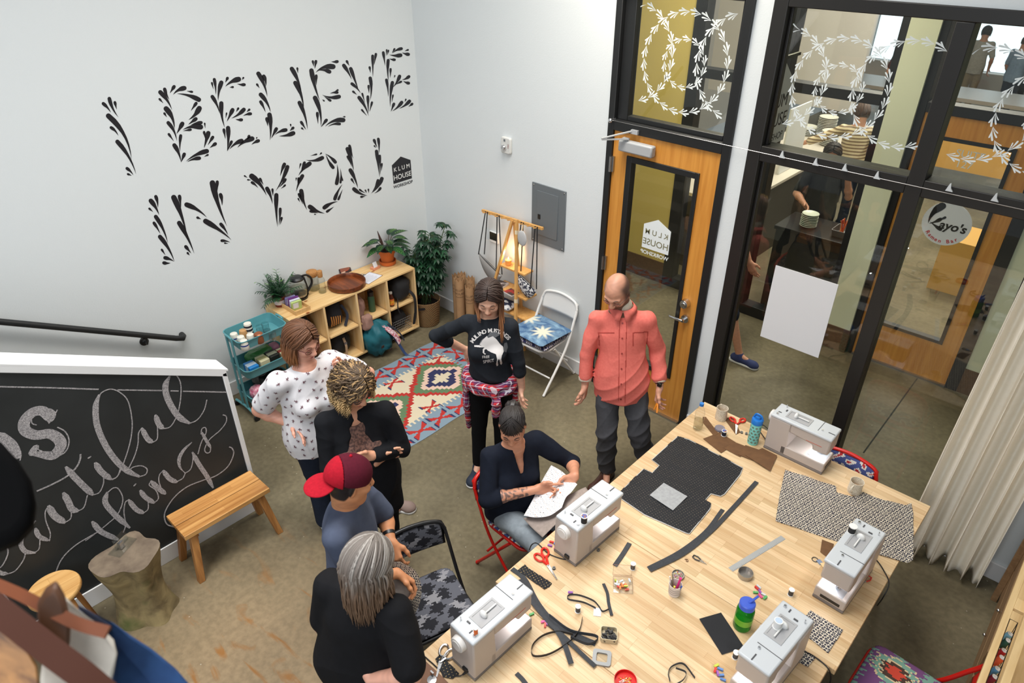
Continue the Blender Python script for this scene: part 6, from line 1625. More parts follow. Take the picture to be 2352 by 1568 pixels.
strap('pair of charcoal straps cut off at the bottom edge of the photo', [(1186, 1546), (1200, 1560), (1215, 1580)], .022)
strap('charcoal strap tangle at the bottom of the photo, left loop', [(1538, 1566), (1534, 1545), (1545, 1530), (1570, 1526), (1596, 1558)], .014, .004, WEB, False)
strap('charcoal strap tangle at the bottom of the photo, crossing piece', [(1552, 1535), (1575, 1545), (1570, 1562), (1550, 1575)], .013, .010, WEB, False)

# ruler
p0, p1 = TP(1678, 1308), TP(1799, 1234)
d = (p1 - p0); w = Vector((-d.y, d.x, 0)).normalized() * .016
t = thing('ruler', 'steel ruler lying across the second worktop', 'ruler', tuple((p0 + p1) / 2))
mb = MB(); mb.prism([p0 - w, p1 - w, p1 + w, p0 + w], (0, 0, .0015)); mb.build('blade', mat('matt_steel', S(176, 178, 180), .45, .55), t)
mb = MB(); dn = d.normalized()
for k in range(36):
 c = p0 + d * (k + .5) / 36; L = .010 if k % 6 == 0 else .006
 mb.add([c - w + dn * .0005 + Vector((0, 0, .0018)), c - w - dn * .0005 + Vector((0, 0, .0018)), c - w - dn * .0005 + w.normalized() * L + Vector((0, 0, .0018)), c - w + dn * .0005 + w.normalized() * L + Vector((0, 0, .0018))], [(0, 1, 2, 3)])
mb.build('graduations', mat('ruler_marks', S(70, 72, 76), .6), t, smooth=False)
# scissors
def scissors(label, tip, mid, h1, h2, hm, rr=.026, op=.05):
 tip, mid, h1, h2 = [TP(*q) for q in (tip, mid, h1, h2)]
 t = thing('scissors', label, 'scissors', tuple(mid), 0, 'scissors on the tables')
 z = Vector((0, 0, .004))
 for k, (h, s) in enumerate(((h1, 1), (h2, -1))):
  d = (tip - mid).normalized(); n_ = Vector((-d.y, d.x, 0))
  mb = MB(); mb.prism([mid + n_ * .009 * s + z * (1 + k * .6), tip + n_ * .003 * s + z * (1 + k * .6), tip + z * (1 + k * .6), mid - n_ * .004 * s + z * (1 + k * .6), mid - d * .02 + z * (1 + k * .6)], (0, 0, .0025)); mb.build('blade', CHROME, t)
  b = (mid - h); ln = b.length; b = b.normalized(); e = h
  mb = MB(); nn = Vector((-b.y, b.x, 0))
  ring = [e + b * (rr * 1.25 * math.cos(a)) + nn * (rr * .8 * math.sin(a)) + z * 2 for a in [2 * PI * i / 22 for i in range(22)]]
  mb.tube(ring, .0062, 8, True); mb.tube([e + b * rr * 1.2 + z * 2, mid + z * 2], [.009, .007], 8, sq=.7); mb.build('handle', hm, t)
 mb = MB(); mb.cyl(mid + z * 2, mid + z * 3, .005); mb.build('pivot', STEEL, t)
scissors('red-handled scissors beside the cream mug at the far corner', (1690, 998), (1692, 976), (1682, 965), (1705, 967), RED, .020)
scissors('orange-red scissors beside the seated woman\'s machine', (1279, 1332), (1259, 1300), (1238, 1282), (1252, 1270), RED, .024)
scissors('chrome tailor scissors at the lower left corner of the tables', (1003, 1556), (1012, 1522), (1020, 1496), (1035, 1504), CHROME, .026)
p = TP(992, 1562); mb = MB(); mb.lathe([(0, 0), (.022, 0), (.022, .006), (0, .007)], p, 24); mb.box(p + Vector((-.02, .02, .012)), (.02, .008, .02)); tag(mb.build('clip_gadget', CHROME, origin=p), 'small round metal gadget beside the chrome scissors', 'gadget')
# thread snips
def snips(label, a, b, m, grp='thread snips'):
 a, b = TP(*a), TP(*b); d = (b - a).normalized(); n_ = Vector((-d.y, d.x, 0)); L = (b - a).length
 t = thing('thread_snips', label, 'snips', tuple((a + b) / 2), 0, grp)
 z = Vector((0, 0, .006))
 mb = MB(); mb.tube([a + n_ * .006 + d * L * .5 + z, a + n_ * .013 + d * L * .25 + z, a + n_ * .008 + z, a - n_ * .008 + z, a - n_ * .013 + d * L * .25 + z, a - n_ * .006 + d * L * .5 + z], .0035, 8); mb.build('grip', m, t)
 for s in (1, -1):
  mb = MB(); mb.prism([a + n_ * .008 * s + d * L * .48 + z * .8, b + z * .8, a + n_ * .002 * s + d * L * .48 + z * .8], (0, 0, .002)); mb.build('blade', CHROME, t)
snips('black-handled thread snips between the long strap and the ruler', (1592, 1278), (1624, 1298), BLACKP)
snips('red thread snips at the curtain edge of the table', (1998, 1326), (1976, 1344), RED)
# tins, cups, boxes
def tin(label, p, r, h, m, name='tin', lid=None):
 t = thing(name, label, 'tin', tuple(p)); mb = MB(); mb.lathe([(0, .001), (r, .001), (r, h), (r * .95, h), (r * .94, .004), (0, .004)], p, 36); mb.build('tin_body', m, t); return t
TINM = mat('tin_metal', S(170, 164, 158), .28, .85)
def pins(t, c, r, n, cols, hz=.006, name='pin', L=.022):
 rr = random.Random(len(c) + n)
 for k in range(n):
  a, q = rr.uniform(0, 2 * PI), r * rr.uniform(0, 1) ** .5
  b = rr.uniform(0, 2 * PI); s = c + Vector((q * math.cos(a), q * math.sin(a), hz + .004 * rr.random()))
  e = s + Vector((math.cos(b), math.sin(b), 0)) * min(L, r * .8)
  if (Vector((e.x, e.y, 0)) - Vector((c.x, c.y, 0))).length > r: e = s + (c - s).normalized() * L * .6; e.z = s.z
  mb = MB(); mb.tube([s, e], .0006, 4); mb.ball(s, .0028, 8); mb.build(name, cols[k % len(cols)], t)
PINC = [mat('pin_yellow', S(226, 200, 70), .4), mat('pin_pink', S(222, 80, 130), .4), mat('pin_white', S(232, 232, 230), .4), mat('pin_silver', S(190, 190, 196), .3, .8)]
t = tin('round tin of coloured pins behind the pen cup', TP(1557, 1322), .033, .012, TINM); pins(t, TP(1557, 1322), .026, 22, PINC)
t = tin('shallow round silver tin below the ruler', TP(1711, 1322), .039, .03, TINM)
t = tin('round red dish of pins at the bottom edge of the photo', TP(1436, 1566), .052, .02, mat('red_enamel', S(206, 28, 24), .3), 'pin_dish'); pins(t, TP(1436, 1566), .034, 34, [PINC[2], PINC[0], PINC[2], mat('pin_orange', S(230, 120, 60), .4)], .006)
p = TP(1548, 1362); t = thing('pen_cup', 'small white striped cup holding pens and a pink marker', 'cup', tuple(p))
mb = MB(); mb.lathe([(0, .002), (.030, .002), (.034, .075), (.031, .075), (.027, .006), (0, .006)], p, 30); mb.build('cup_body', mat('white_ribbed', S(212, 202, 196), .5), t)
for zz in (.02, .035, .05):
 mb = MB(); mb.lathe([(.0305 + zz * .052, zz), (.0306 + (zz + .004) * .052, zz + .004)], p, 30); mb.build('ring', mat('grey_ring', S(150, 142, 140), .5), t)
for k, (dx, dy, tx, ty, L, r, c, nm) in enumerate(((.005, .004, .10, .06, .115, .0065, S(226, 50, 130), 'pink marker'), (-.012, .006, -.25, .15, .10, .004, S(150, 140, 120), 'grey pen'), (-.014, -.004, -.2, -.05, .105, .004, S(226, 220, 212), 'white pen'), (.016, -.005, .25, .0, .085, .004, S(40, 80, 160), 'blue pen'), (.004, -.012, .05, -.2, .08, .005, S(220, 190, 40), 'yellow pen'))):
 b = p + Vector((dx, dy, .008)); e = b + Vector((tx, ty, 1)).normalized() * L
 mb = MB(); mb.tube([b, e], r, 10); tag(mb.build('pen', mat(nm.replace(' ', '_'), c, .4), origin=b), nm + ' standing in the small white cup', 'pen', 'pens in the white cup')
c = TP(1430, 1347); d1 = (TP(1452, 1318) - TP(1411, 1315)).normalized(); an = math.atan2(d1.y, d1.x)
t = thing('clear_box', 'clear plastic box of coloured clips in the middle of the third worktop', 'box', tuple(c), an)
mb = MB(); w, dp, h = .10, .082, .03
for q in (((0, 0, .001), (w, dp, .0015)), ((-w / 2, 0, h / 2), (.0012, dp, h)), ((w / 2, 0, h / 2), (.0012, dp, h)), ((0, -dp / 2, h / 2), (w, .0012, h)), ((0, dp / 2, h / 2), (w, .0012, h)), ((0, dp / 2 + .03, .045), (w, .0012, .08))): mb.box(*q)
mb.build('case', CLEAR, t, local=True)
mb = MB()
for zz, y0 in ((h, -dp / 2),): mb.tube([(-w / 2, -dp / 2, h), (w / 2, -dp / 2, h), (w / 2, dp / 2, h), (-w / 2, dp / 2, h)], .0009, 5, True)
mb.tube([(-w / 2, dp / 2 + .03, .005), (-w / 2, dp / 2 + .03, .085), (w / 2, dp / 2 + .03, .085), (w / 2, dp / 2 + .03, .005)], .0009, 5, True); mb.build('box_edge', mat('red_brown_edge', S(150, 96, 76), .4), t, local=True)
CLC = [mat('clip_red', S(206, 60, 50), .35), mat('clip_orange', S(226, 130, 60), .35), mat('clip_lime', S(186, 196, 70), .35), mat('clip_purple', S(150, 90, 170), .35), mat('clip_clear', S(206, 210, 214), .3), mat('clip_pink', S(224, 90, 150), .35), mat('clip_blue', S(90, 130, 190), .35), mat('clip_green', S(90, 170, 100), .35)]
def clip_mb(mb, c, a, s=1.0):
 R = Matrix.Rotation(a, 3, 'Z')
 for zz, tl in ((.004, .12), (.009, -.12)): mb.box(Vector(c) + R @ Vector((0, 0, zz * s)), (.026 * s, .010 * s, .003 * s), R @ Matrix.Rotation(tl, 3, 'Y'))
 mb.box(Vector(c) + R @ Vector((-.006 * s, 0, .0065 * s)), (.005 * s, .011 * s, .009 * s), R)
def clip_thing(label, c, k, a, grp, s=1.0):
 mb = MB(); clip_mb(mb, c, a, s); tag(mb.build('sewing_clip', CLC[k], origin=c), label, 'clip', grp)
rr = random.Random(11)
cn = ['red', 'orange', 'lime', 'purple', 'clear', 'pink', 'blue', 'green']
M_ = Matrix.Translation(c) @ Matrix.Rotation(an, 4, 'Z')
for k in range(16):
 q = M_ @ Vector((rr.uniform(-.036, .036), rr.uniform(-.028, .028), .003 + .006 * (k // 6)))
 kk = [0, 1, 4, 0, 4, 2, 1, 4][k % 8]
 clip_thing(cn[kk] + ' clip among the clips in the clear plastic box', q, kk, rr.uniform(0, 3), cn[kk] + ' clips in the clear box', .8)
def cluster(where, pts, ks, grp):
 for k, (q, kk) in enumerate(zip(pts, ks)):
  clip_thing(cn[kk] + ' sewing clip in the little heap ' + where, TP(*q), kk, rr.uniform(0, 3), cn[kk] + ' ' + grp)
cluster('behind the green bottle', [(1738, 1352), (1745, 1360), (1752, 1366), (1735, 1362), (1746, 1370), (1757, 1374), (1742, 1349)], [0, 3, 4, 7, 5, 7, 4], 'clips behind the green bottle')
cluster('at the bottom of the photo', [(1645, 1530), (1654, 1538), (1642, 1540), (1648, 1548), (1656, 1552), (1660, 1562)], [2, 6, 0, 3, 6, 6], 'clips at the bottom of the photo')
cluster('beside the lower charcoal strap', [(1248, 1429), (1256, 1433), (1252, 1437)], [5, 3, 0], 'clips by the strap')
cluster('by the seated woman\'s machine', [(1267, 1246), (1277, 1250), (1263, 1254), (1277, 1262), (1288, 1272)], [0, 6, 3, 5, 5], 'clips by the near machine')
clip_thing('small green clip lying left of the charcoal straps', TP(1221, 1412), 7, 1.2, 'single clips')
clip_thing('purple clip lying above the small tangled strap', TP(1310, 1362), 3, .6, 'single clips')
# black tin of clips and its lid
def sqtin(label, px, w, h, m, rz, name):
 p = TP(*px); t = thing(name, label, 'tin', tuple(p), rz)
 o = rrect(w, w * .92, .012, 4); n = len(o); i_ = [(x * .93, y * .93) for x, y in o]
 mb = MB(); mb.add([(x, y, .001) for x, y in o] + [(x, y, h) for x, y in o] + [(x, y, h) for x, y in i_] + [(x, y, .004) for x, y in i_], [(r * n + i, r * n + (i + 1) % n, (r + 1) * n + (i + 1) % n, (r + 1) * n + i) for r in range(3) for i in range(n)] + [tuple(range(3 * n, 4 * n)), tuple(range(n - 1, -1, -1))]); mb.build('tin_body', m, t, local=True); return t
t = sqtin('square cream tin full of black clips', (1398, 1462), .082, .03, mat('pale_tin', S(196, 182, 152), .4, .2), .62, 'clip_tin')
for k in range(26):
 mb = MB(); q = Vector((rr.uniform(-.03, .03), rr.uniform(-.027, .027), .008 + .018 * rr.random())); a = rr.uniform(0, 3); R = Matrix.Rotation(a, 3, 'Z'); mb.box(q, (.026, .008, .006), R); mb.box(q + Vector((0, 0, .004)), (.02, .0025, .002), R); mb.build('black_clip', mat('black_clip', S(28, 28, 34), .3), t, local=True)
p = TP(1382, 1512); t = thing('square_tin_cover', 'grey square tin lid with a clear window', 'lid', tuple(p), .55)
o = rrect(.088, .082, .014, 5); i_ = rrect(.052, .048, .008, 5); n = len(o)
mb = MB(); mb.add([(x, y, z) for z in (.001, .011) for x, y in o] + [(x, y, z) for z in (.011, .001) for x, y in i_], [(r * n + i, r * n + (i + 1) % n, ((r + 1) % 4) * n + (i + 1) % n, ((r + 1) % 4) * n + i) for r in range(4) for i in range(n)]); mb.build('rim', mat('grey_lid', S(146, 148, 150), .4, .3), t, local=True)
mb = MB(); mb.prism([(x, y, .006) for x, y in i_], (0, 0, .001)); mb.build('clear_window', CLEAR, t, local=True)
# odds and ends
p = TP(1653, 986); mb = MB(); mb.lathe([(0, 0), (.034, 0), (.036, .006), (.033, .016), (.02, .018), (0, .016)], p, 30); tag(mb.build('measuring_disc', mat('clear_disc', S(176, 170, 182), .15, trans=.5, ior=1.2), origin=p), 'clear round disc lying below the cream mug at the far corner', 'disc')
for lab, px in (('left metal bobbin beside the red scissors at the far corner', (1703, 994)), ('right metal bobbin beside the red scissors at the far corner', (1714, 997)), ('metal bobbin above the gold-dotted black strip', (1272, 1306)), ('dark bobbin beside the charcoal straps', (1214, 1388)), ('tiny metal bobbin right of the seated woman\'s machine', (1374, 1264))):
 p = TP(*px); mb = MB(); mb.lathe([(0, 0), (.0095, 0), (.0095, .002), (.005, .002), (.005, .009), (.0095, .009), (.0095, .011), (.003, .011)], p, 18); tag(mb.build('bobbin', mat('bobbin_metal', S(140, 138, 134), .3, .7), origin=p), lab, 'bobbin', 'bobbins on the tables')
p = TP(1880, 1290); t = thing('key_ring', 'key ring with a blue and a tan tag beside the curtain side machine', 'keys', tuple(p))
mb = MB(); mb.tube([p + Vector((-.02 + .016 * math.cos(a), .016 * math.sin(a), .003)) for a in [2 * PI * i / 16 for i in range(16)]], .0022, 6, True); mb.build('ring', BLACKP, t)
mb = MB(); mb.box(p + Vector((.006, .0, .004)), (.03, .024, .003), Matrix.Rotation(-.5, 3, 'Z')); mb.build('blue_tag', mat('slate_blue_tag', S(124, 140, 168), .6), t)
mb = MB(); mb.box(p + Vector((.028, -.01, .006)), (.03, .02, .003), Matrix.Rotation(-.7, 3, 'Z')); mb.build('tan_tag', mat('tan_tag', S(222, 196, 150), .6), t)
p = TP(1577, 1287); mb = MB(); mb.tube(spline([p + Vector((-.012, 0, .002)), p + Vector((0, .008, .003)), p + Vector((.01, 0, .002)), p + Vector((.002, -.008, .004)), p + Vector((-.004, .004, .003))], 4), .0018, 5); tag(mb.build('thread_scrap', mat('brown_thread', S(110, 74, 50), .8), origin=p), 'brown snippet of thread beside the black snips', 'thread')
# power cords
CBL = mat('black_cable', S(20, 20, 22), .5)
def cord(label, pts, plug=None, px=True):
 P = spline([TP(q[0], q[1], TZ + (q[2] if len(q) > 2 else .004)) for q in pts], 8)
 t = thing('power_cord', label, 'cord', tuple(P[0]), 0, 'power cords of the machines')
 mb = MB(); mb.tube(P, .0032, 8); mb.build('cable', CBL, t)
 a, b = Vector(P[0]), Vector(P[3]); mb = MB(); mb.tube([a, a + (b - a).normalized() * .04], [.015, .007], 8, sq=.7); mb.build('plug', CBL, t)
cord('looped black cord plugged into the seated woman\'s machine', [(1320, 1272, .035), (1300, 1284, .006), (1262, 1272), (1235, 1248), (1222, 1250, .0), (1216, 1262, -.12)])
cord('black cord plugged into the machine beside the ikat chair', [(1078, 1536, .035), (1055, 1552, .006), (1020, 1545), (990, 1520), (965, 1500), (955, 1510, -.03)])
cord('black cord curling beside the far sewing machine', [(1764, 1014, .03), (1752, 1000, .01), (1744, 985), (1752, 976), (1762, 983), (1768, 990)])
cord('black cord hanging over the table edge from the curtain side machine', [(1985, 1270, .035), (2010, 1283, .01), (2030, 1310), (2042, 1340, .0), (2028, 1372, -.06), (2015, 1390, -.25)])
cord('black cord hanging over the table edge from the bottom machine', [(1826, 1492, .035), (1858, 1500, .01), (1890, 1522), (1905, 1540, .0), (1908, 1560, -.08), (1902, 1580, -.25)])
strap('black loop of cable at the curtain side machine', [(1985, 1262), (2005, 1266), (2015, 1276), (2002, 1282), (1984, 1278)], .008, .008, CBL, False, 'black cables', None, 'cable_loop')
# ================================================================== PEOPLE: smooth signed-distance bodies turned into meshes
def A3(v): return np.array(v, float)
def nrm(v): v = A3(v); return v / np.linalg.norm(v)
class SDF:
 def __init__(s): s.p = []
 def cap(s, a, b, ra, rb=None, k=.02, fw=None, sq=1.0, op='u'):
  a, b = A3(a), A3(b); rb = ra if rb is None else rb; R = max(ra, rb) * max(1, 1 / sq if sq < 1 else sq)
  def f(X):
   P = X - a; B = b - a
   if fw is not None:
    w = A3(fw); P = P + (P @ w)[..., None] * w * (1 / sq - 1); B = B + (B @ w) * w * (1 / sq - 1)
   t = np.clip((P @ B) / max(B @ B, 1e-9), 0, 1)
   return (np.linalg.norm(P - t[..., None] * B, axis=-1) - (ra + (rb - ra) * t)) * (min(1, sq) * .5 + .5)
  R2 = max(ra, rb) * max(1, sq)
  s.p.append((f, np.minimum(a, b) - R2, np.maximum(a, b) + R2, k, op)); return s
 def ell(s, c, r, ax=None, k=.03, op='u'):
  c, r = A3(c), A3(r); ax = np.eye(3) if ax is None else A3(ax)
  def f(X):
   q = (X - c) @ ax.T
   k0 = np.linalg.norm(q / r, axis=-1); k1 = np.linalg.norm(q / (r * r), axis=-1)
   return k0 * (k0 - 1) / np.maximum(k1, 1e-6)
  R = r.max(); s.p.append((f, c - R, c + R, k, op)); return s
 def cut(s, o, n):
  o, n = A3(o), nrm(n); s.p.append((lambda X: (X - o) @ n, None, None, 0, 'i')); return s
 def mesh(s, h):
  u = [q for q in s.p if q[4] == 'u']
  lo = np.min([q[1] for q in u], 0) - 4 * h; hi = np.max([q[2] for q in u], 0) + 4 * h
  n = np.ceil((hi - lo) / h).astype(int) + 1
  D = np.full(n, .2, np.float32)
  ax = [lo[i] + h * np.arange(n[i]) for i in range(3)]
  for f, a, b, k, op in s.p:
   if a is None: i0, i1 = np.zeros(3, int), n
   else:
    i0 = np.clip(np.floor((a - lo - k) / h).astype(int) - 4, 0, n); i1 = np.clip(np.ceil((b - lo + k) / h).astype(int) + 5, 0, n)
   sl = tuple(slice(i0[i], i1[i]) for i in range(3))
   X = np.stack(np.meshgrid(*[ax[i][sl[i]] for i in range(3)], indexing='ij'), -1)
   d = f(X).astype(np.float32); o = D[sl]
   if op == 'u': g = np.maximum(k - np.abs(o - d), 0) / k; D[sl] = np.minimum(o, d) - g * g * k / 4
   elif op == 's': g = np.maximum(k - np.abs(o + d), 0) / k; D[sl] = np.maximum(o, -d) + g * g * k / 4
   else: D[sl] = np.maximum(o, d)
  return nets(D, lo, h)
def nets(D, lo, h):
 s = D < 0
 n = np.array(D.shape) - 1
 cs = [(i, j, k) for i in (0, 1) for j in (0, 1) for k in (0, 1)]
 sub = lambda M, c: M[c[0]:c[0] + n[0], c[1]:c[1] + n[1], c[2]:c[2] + n[2]]
 cnt = sum(sub(s, c).astype(np.int8) for c in cs)
 act = (cnt > 0) & (cnt < 8)
 ijk = np.argwhere(act)
 idx = np.full(n, -1, np.int64); idx[act] = np.arange(len(ijk))
 vals = {c: sub(D, c)[act] for c in cs}
 acc = np.zeros((len(ijk), 3)); m = np.zeros(len(ijk))
 for a in cs:
  for d in range(3):
   if a[d] == 0:
    b = list(a); b[d] = 1; b = tuple(b)
    va, vb = vals[a], vals[b]; w = (va < 0) != (vb < 0)
    t = va / np.where(w, va - vb, 1)
    p = np.tile(A3(a), (len(ijk), 1)); p[:, d] = t
    acc[w] += p[w]; m[w] += 1
 V = lo + h * (ijk + acc / m[:, None])
 F_ = []
 for d in range(3):
  e, f = (d + 1) % 3, (d + 2) % 3
  s0 = [slice(1, -1)] * 3; s1 = list(s0); s0[d] = slice(0, -1); s1[d] = slice(1, None)
  A, B = s[tuple(s0)], s[tuple(s1)]
  for flip, msk in ((False, A & ~B), (True, ~A & B)):
   g = np.argwhere(msk); g[:, e] += 1; g[:, f] += 1
   if not len(g): continue
   q = []
   for de, df in ((-1, -1), (0, -1), (0, 0), (-1, 0)):
    c = g.copy(); c[:, e] += de; c[:, f] += df; q.append(idx[c[:, 0], c[:, 1], c[:, 2]])
   q = np.stack(q, 1); q = q[(q >= 0).all(1)]
   F_.append(q[:, ::-1] if flip else q)
 return V, np.concatenate(F_)
def vnormals(V, Fc):
 nn = np.cross(V[Fc[:, 2]] - V[Fc[:, 0]], V[Fc[:, 3]] - V[Fc[:, 1]])
 N_ = np.zeros_like(V)
 for i in range(4): np.add.at(N_, Fc[:, i], nn)
 return N_ / np.maximum(np.linalg.norm(N_, axis=1), 1e-12)[:, None]
def folds(V, Fc, amp, freq=18, seed=1, stretch=(1, 1, .45)):
 rs = np.random.RandomState(seed); f = np.zeros(len(V))
 for o in range(9):
  d = rs.normal(size=3) * A3(stretch); d /= np.linalg.norm(d)
  w = freq * (.5 + 1.6 * rs.rand())
  g = np.sin(V @ d * w + 1.8 * np.sin(V @ np.roll(d, 1) * w * .37 + rs.rand() * 6) + rs.rand() * 6)
  f += (g if o % 3 else 1.2 - 2.4 * np.abs(g) ** .7) / (1 + .25 * o)
 f = f / 2.2
 return V + vnormals(V, Fc) * (amp * 1.25 * np.tanh(f))[:, None]
def np_obj(name, V, Fc, mats, parent, cols=None, extra=None, mi=None):
 me = bpy.data.meshes.new(name)
 inv = np.array(FR[parent.name].inverted())
 V2 = V @ inv[:3, :3].T + inv[:3, 3]
 faces = [tuple(f) for f in (Fc if isinstance(Fc, list) else Fc.tolist())]
 me.from_pydata(V2.tolist(), [], faces); me.update()
 for m in (mats if isinstance(mats, list) else [mats]): me.materials.append(m)
 me.polygons.foreach_set('use_smooth', [True] * len(faces))
 if mi is not None: me.polygons.foreach_set('material_index', np.asarray(mi, np.int32))
 if cols is not None:
  at = me.color_attributes.new('Col', 'FLOAT_COLOR', 'POINT')
  at.data.foreach_set('color', np.concatenate([cols, np.ones((len(cols), 1))], 1).astype(np.float32).ravel())
 o = bpy.data.objects.new(name, me); COL.objects.link(o); o.parent = parent
 FR[o.name] = FR[parent.name]
 return o
def lerp(a, b, t): return A3(a) + (A3(b) - A3(a)) * t
def hand(S, w, d, t, curl=.4, sc=1.0, point=False, k=.009):
 """w wrist, d fingers' direction, t thumb side; fingers curl towards the palm normal"""
 w, d = A3(w), nrm(d); t = A3(t); t = nrm(t - d * (t @ d)); n = np.cross(d, t) * HANDS[0]
 base = [(.030, .086), (.0105, .092), (-.010, .089), (-.029, .080)]
 L = [(.042, .026, .021), (.046, .029, .022), (.043, .027, .021), (.034, .021, .018)]
 for i in range(4):
  b = w + sc * (d * base[i][1] + t * base[i][0])
  S.cap(w + sc * (d * .012 + t * base[i][0] * .55), b, .0165 * sc, .0115 * sc, .014)
  cu = curl * (1 + .12 * i) if not (point and i == 0) else .08
  if point and i: cu = 1.15
  p, a = b, .25 * cu
  for j, l in enumerate(L[i]):
   a += cu * (.55, .75, .5)[j]
   q = p + sc * l * (d * math.cos(a) + n * math.sin(a) + t * (.05 - .035 * i))
   S.cap(p, q, (.0092 - .0008 * j) * sc, (.0085 - .0010 * j) * sc, k * .6); p = q
 b = w + sc * (d * .022 + t * .018)
 m1 = b + sc * .044 * nrm(d * .62 + t * .72 + n * .35); m2 = m1 + sc * .032 * nrm(d * .86 + t * .3 + n * .45); m3 = m2 + sc * .024 * nrm(d * .9 + t * .05 + n * .5)
 S.cap(b, m1, .0165 * sc, .0125 * sc, .014); S.cap(m1, m2, .0112 * sc, .0098 * sc, k); S.cap(m2, m3, .0098 * sc, .0075 * sc, k)
HANDS = [1]
SKIN = vcol('skin', .5, .12)
HAIRM = vcol('hair', .6)
def rgb(*c): return np.array(S(*c)[:3])
def smooth01(x): x = np.clip(x, 0, 1); return x * x * (3 - 2 * x)
def person(label, base, J, fdir, pitch, fem=True, thick=1.0, skin=(214, 160, 132), lip=(176, 92, 84), hairc=(70, 48, 34), scalp=True, beard=None, hands=None, tattoo=None, hs=1.0, group=None, h=.0046, hl=0.0):
 t = thing('person', label, 'person', tuple(base), 0, group)
 J = {k: A3(v) for k, v in J.items()}
 up = A3((0, 0, 1)); f0 = nrm((fdir[0], fdir[1], 0)); pr = math.radians(pitch)
 Fh = f0 * math.cos(pr) - up * math.sin(pr); Lh = np.cross(up, f0);
 if hl: Lh = nrm(Lh + up * hl)
 Uh = np.cross(Fh, Lh)
 Hc = J['head']; P = lambda f, l, u: Hc + (Fh * f + Lh * l + Uh * u) * hs
 Lb = nrm(J['sl'] - J['sr']); spine = nrm((J['sl'] + J['sr']) / 2 - (J['hl'] + J['hr']) / 2); Fb = nrm(np.cross(Lb, spine))
 fr = np.stack([Fb, Lb, np.cross(Fb, Lb)])
 d = dict(t=t, J=J, F=Fh, L=Lh, U=Uh, P=P, Fb=Fb, Lb=Lb, Ub=fr[2], fr=fr, thick=thick, fem=fem, hs=hs)
 B = SDF()
 fh = np.stack([Fh, Lh, Uh])
 B.ell(P(-.012, 0, .030), A3((.097, .077, .092)) * hs, fh, .02)
 B.ell(P(.022, 0, -.040), A3((.070, .060, .078)) * hs, fh, .035)
 B.cap(P(.058, -.012, -.096), P(.058, .012, -.096), .024 * hs, None, .03)
 for s in (1, -1):
  B.cap(P(.010, s * .05, -.055), P(.045, s * .028, -.095), .02 * hs, .018 * hs, .03)
  B.ell(P(.062, s * .038, -.022), A3((.026, .026, .022)) * hs, fh, .02)
  B.cap(P(.086, s * .014, .026), P(.070, s * .046, .024), .011 * hs, .010 * hs, .015)
  B.ell(P(.070, s * .031, .004), A3((.0155, .0155, .0125)) * hs, fh, .006)
  B.ell(P(-.008, s * .077, -.004), A3((.016, .0075, .031)) * hs, fh, .008)
  B.ell(P(.098, s * .012, -.030), A3((.010, .009, .008)) * hs, fh, .008)
 B.cap(P(.088, 0, .016), P(.108, 0, -.024), .0085 * hs, .0125 * hs, .014)
 B.ell(P(.088, 0, -.053), A3((.011, .023, .0065)) * hs, fh, .007); B.ell(P(.086, 0, -.064), A3((.011, .019, .0070)) * hs, fh, .007)
 B.cap(P(-.022, 0, -.06), J['neck'] + up * -.02, .052 if fem else .060, .058 if fem else .068, .03)
 sh = (J['sr'] + J['sl']) / 2; hp = (J['hr'] + J['hl']) / 2
 for s in 'rl': B.cap(J['neck'] - up * .035, J['s' + s], .046, .040, .04)
 B.ell(sh - spine * .14, (.098 * thick, .145 * thick, .17), fr, .05); B.ell(lerp(sh, hp, .62), (.088 * thick, .128 * thick, .16), fr, .06); B.ell(hp + spine * .02, (.10 * thick, .155 * thick, .12), fr, .06)
 for s in 'rl':
  S_, E, Wr = J['s' + s], J['e' + s], J['w' + s]
  B.cap(S_, E, .044 * thick, .036 * thick, .03); B.cap(E, lerp(E, Wr, .3), .037 * thick, .038 * thick, .02); B.cap(lerp(E, Wr, .3), Wr, .038 * thick, .0255 * (.5 + .5 * thick), .02)
  hd = (hands or {}).get(s)
  if hd:
   HANDS[0] = 1 if s == 'r' else -1
   if hd.get('flip'): HANDS[0] *= -1
   hand(B, Wr, hd['d'], hd['t'], hd.get('curl', .4), hd.get('sc', .94 if fem else 1.03), hd.get('point', False))
  B.cap(J['h' + s], J['k' + s], .074, .05, .04); B.cap(J['k' + s], J['a' + s], .048, .034, .012); B.cap(J['a' + s], J['a' + s] + Fb * .1 - up * .03, .03, .025, .02)
 V, Fc = B.mesh(h)
 d['V'], d['Fc'] = V, Fc
 q = (V - Hc) / hs; fx, lx, ux = q @ Fh, q @ Lh, q @ Uh
 sk = rgb(*skin); C = np.tile(sk, (len(V), 1)) * (1 + .05 * np.sin(V[:, :1] * 130 + 3 * np.sin(V[:, 2:] * 90)))
 blend = lambda w, c: C + (c - C) * w[:, None]
 near = smooth01(1 - np.sqrt(((fx - .062) / .03) ** 2 + ((np.abs(lx) - .042) / .026) ** 2 + ((ux + .025) / .026) ** 2)) * .45
 C = blend(near, sk * A3((1.02, .72, .70)))
 m = smooth01(2.2 - 2.2 * np.sqrt((lx / .027) ** 2 + ((ux + .0585) / .013) ** 2)) * (fx > .05); C = blend(m, rgb(*lip))
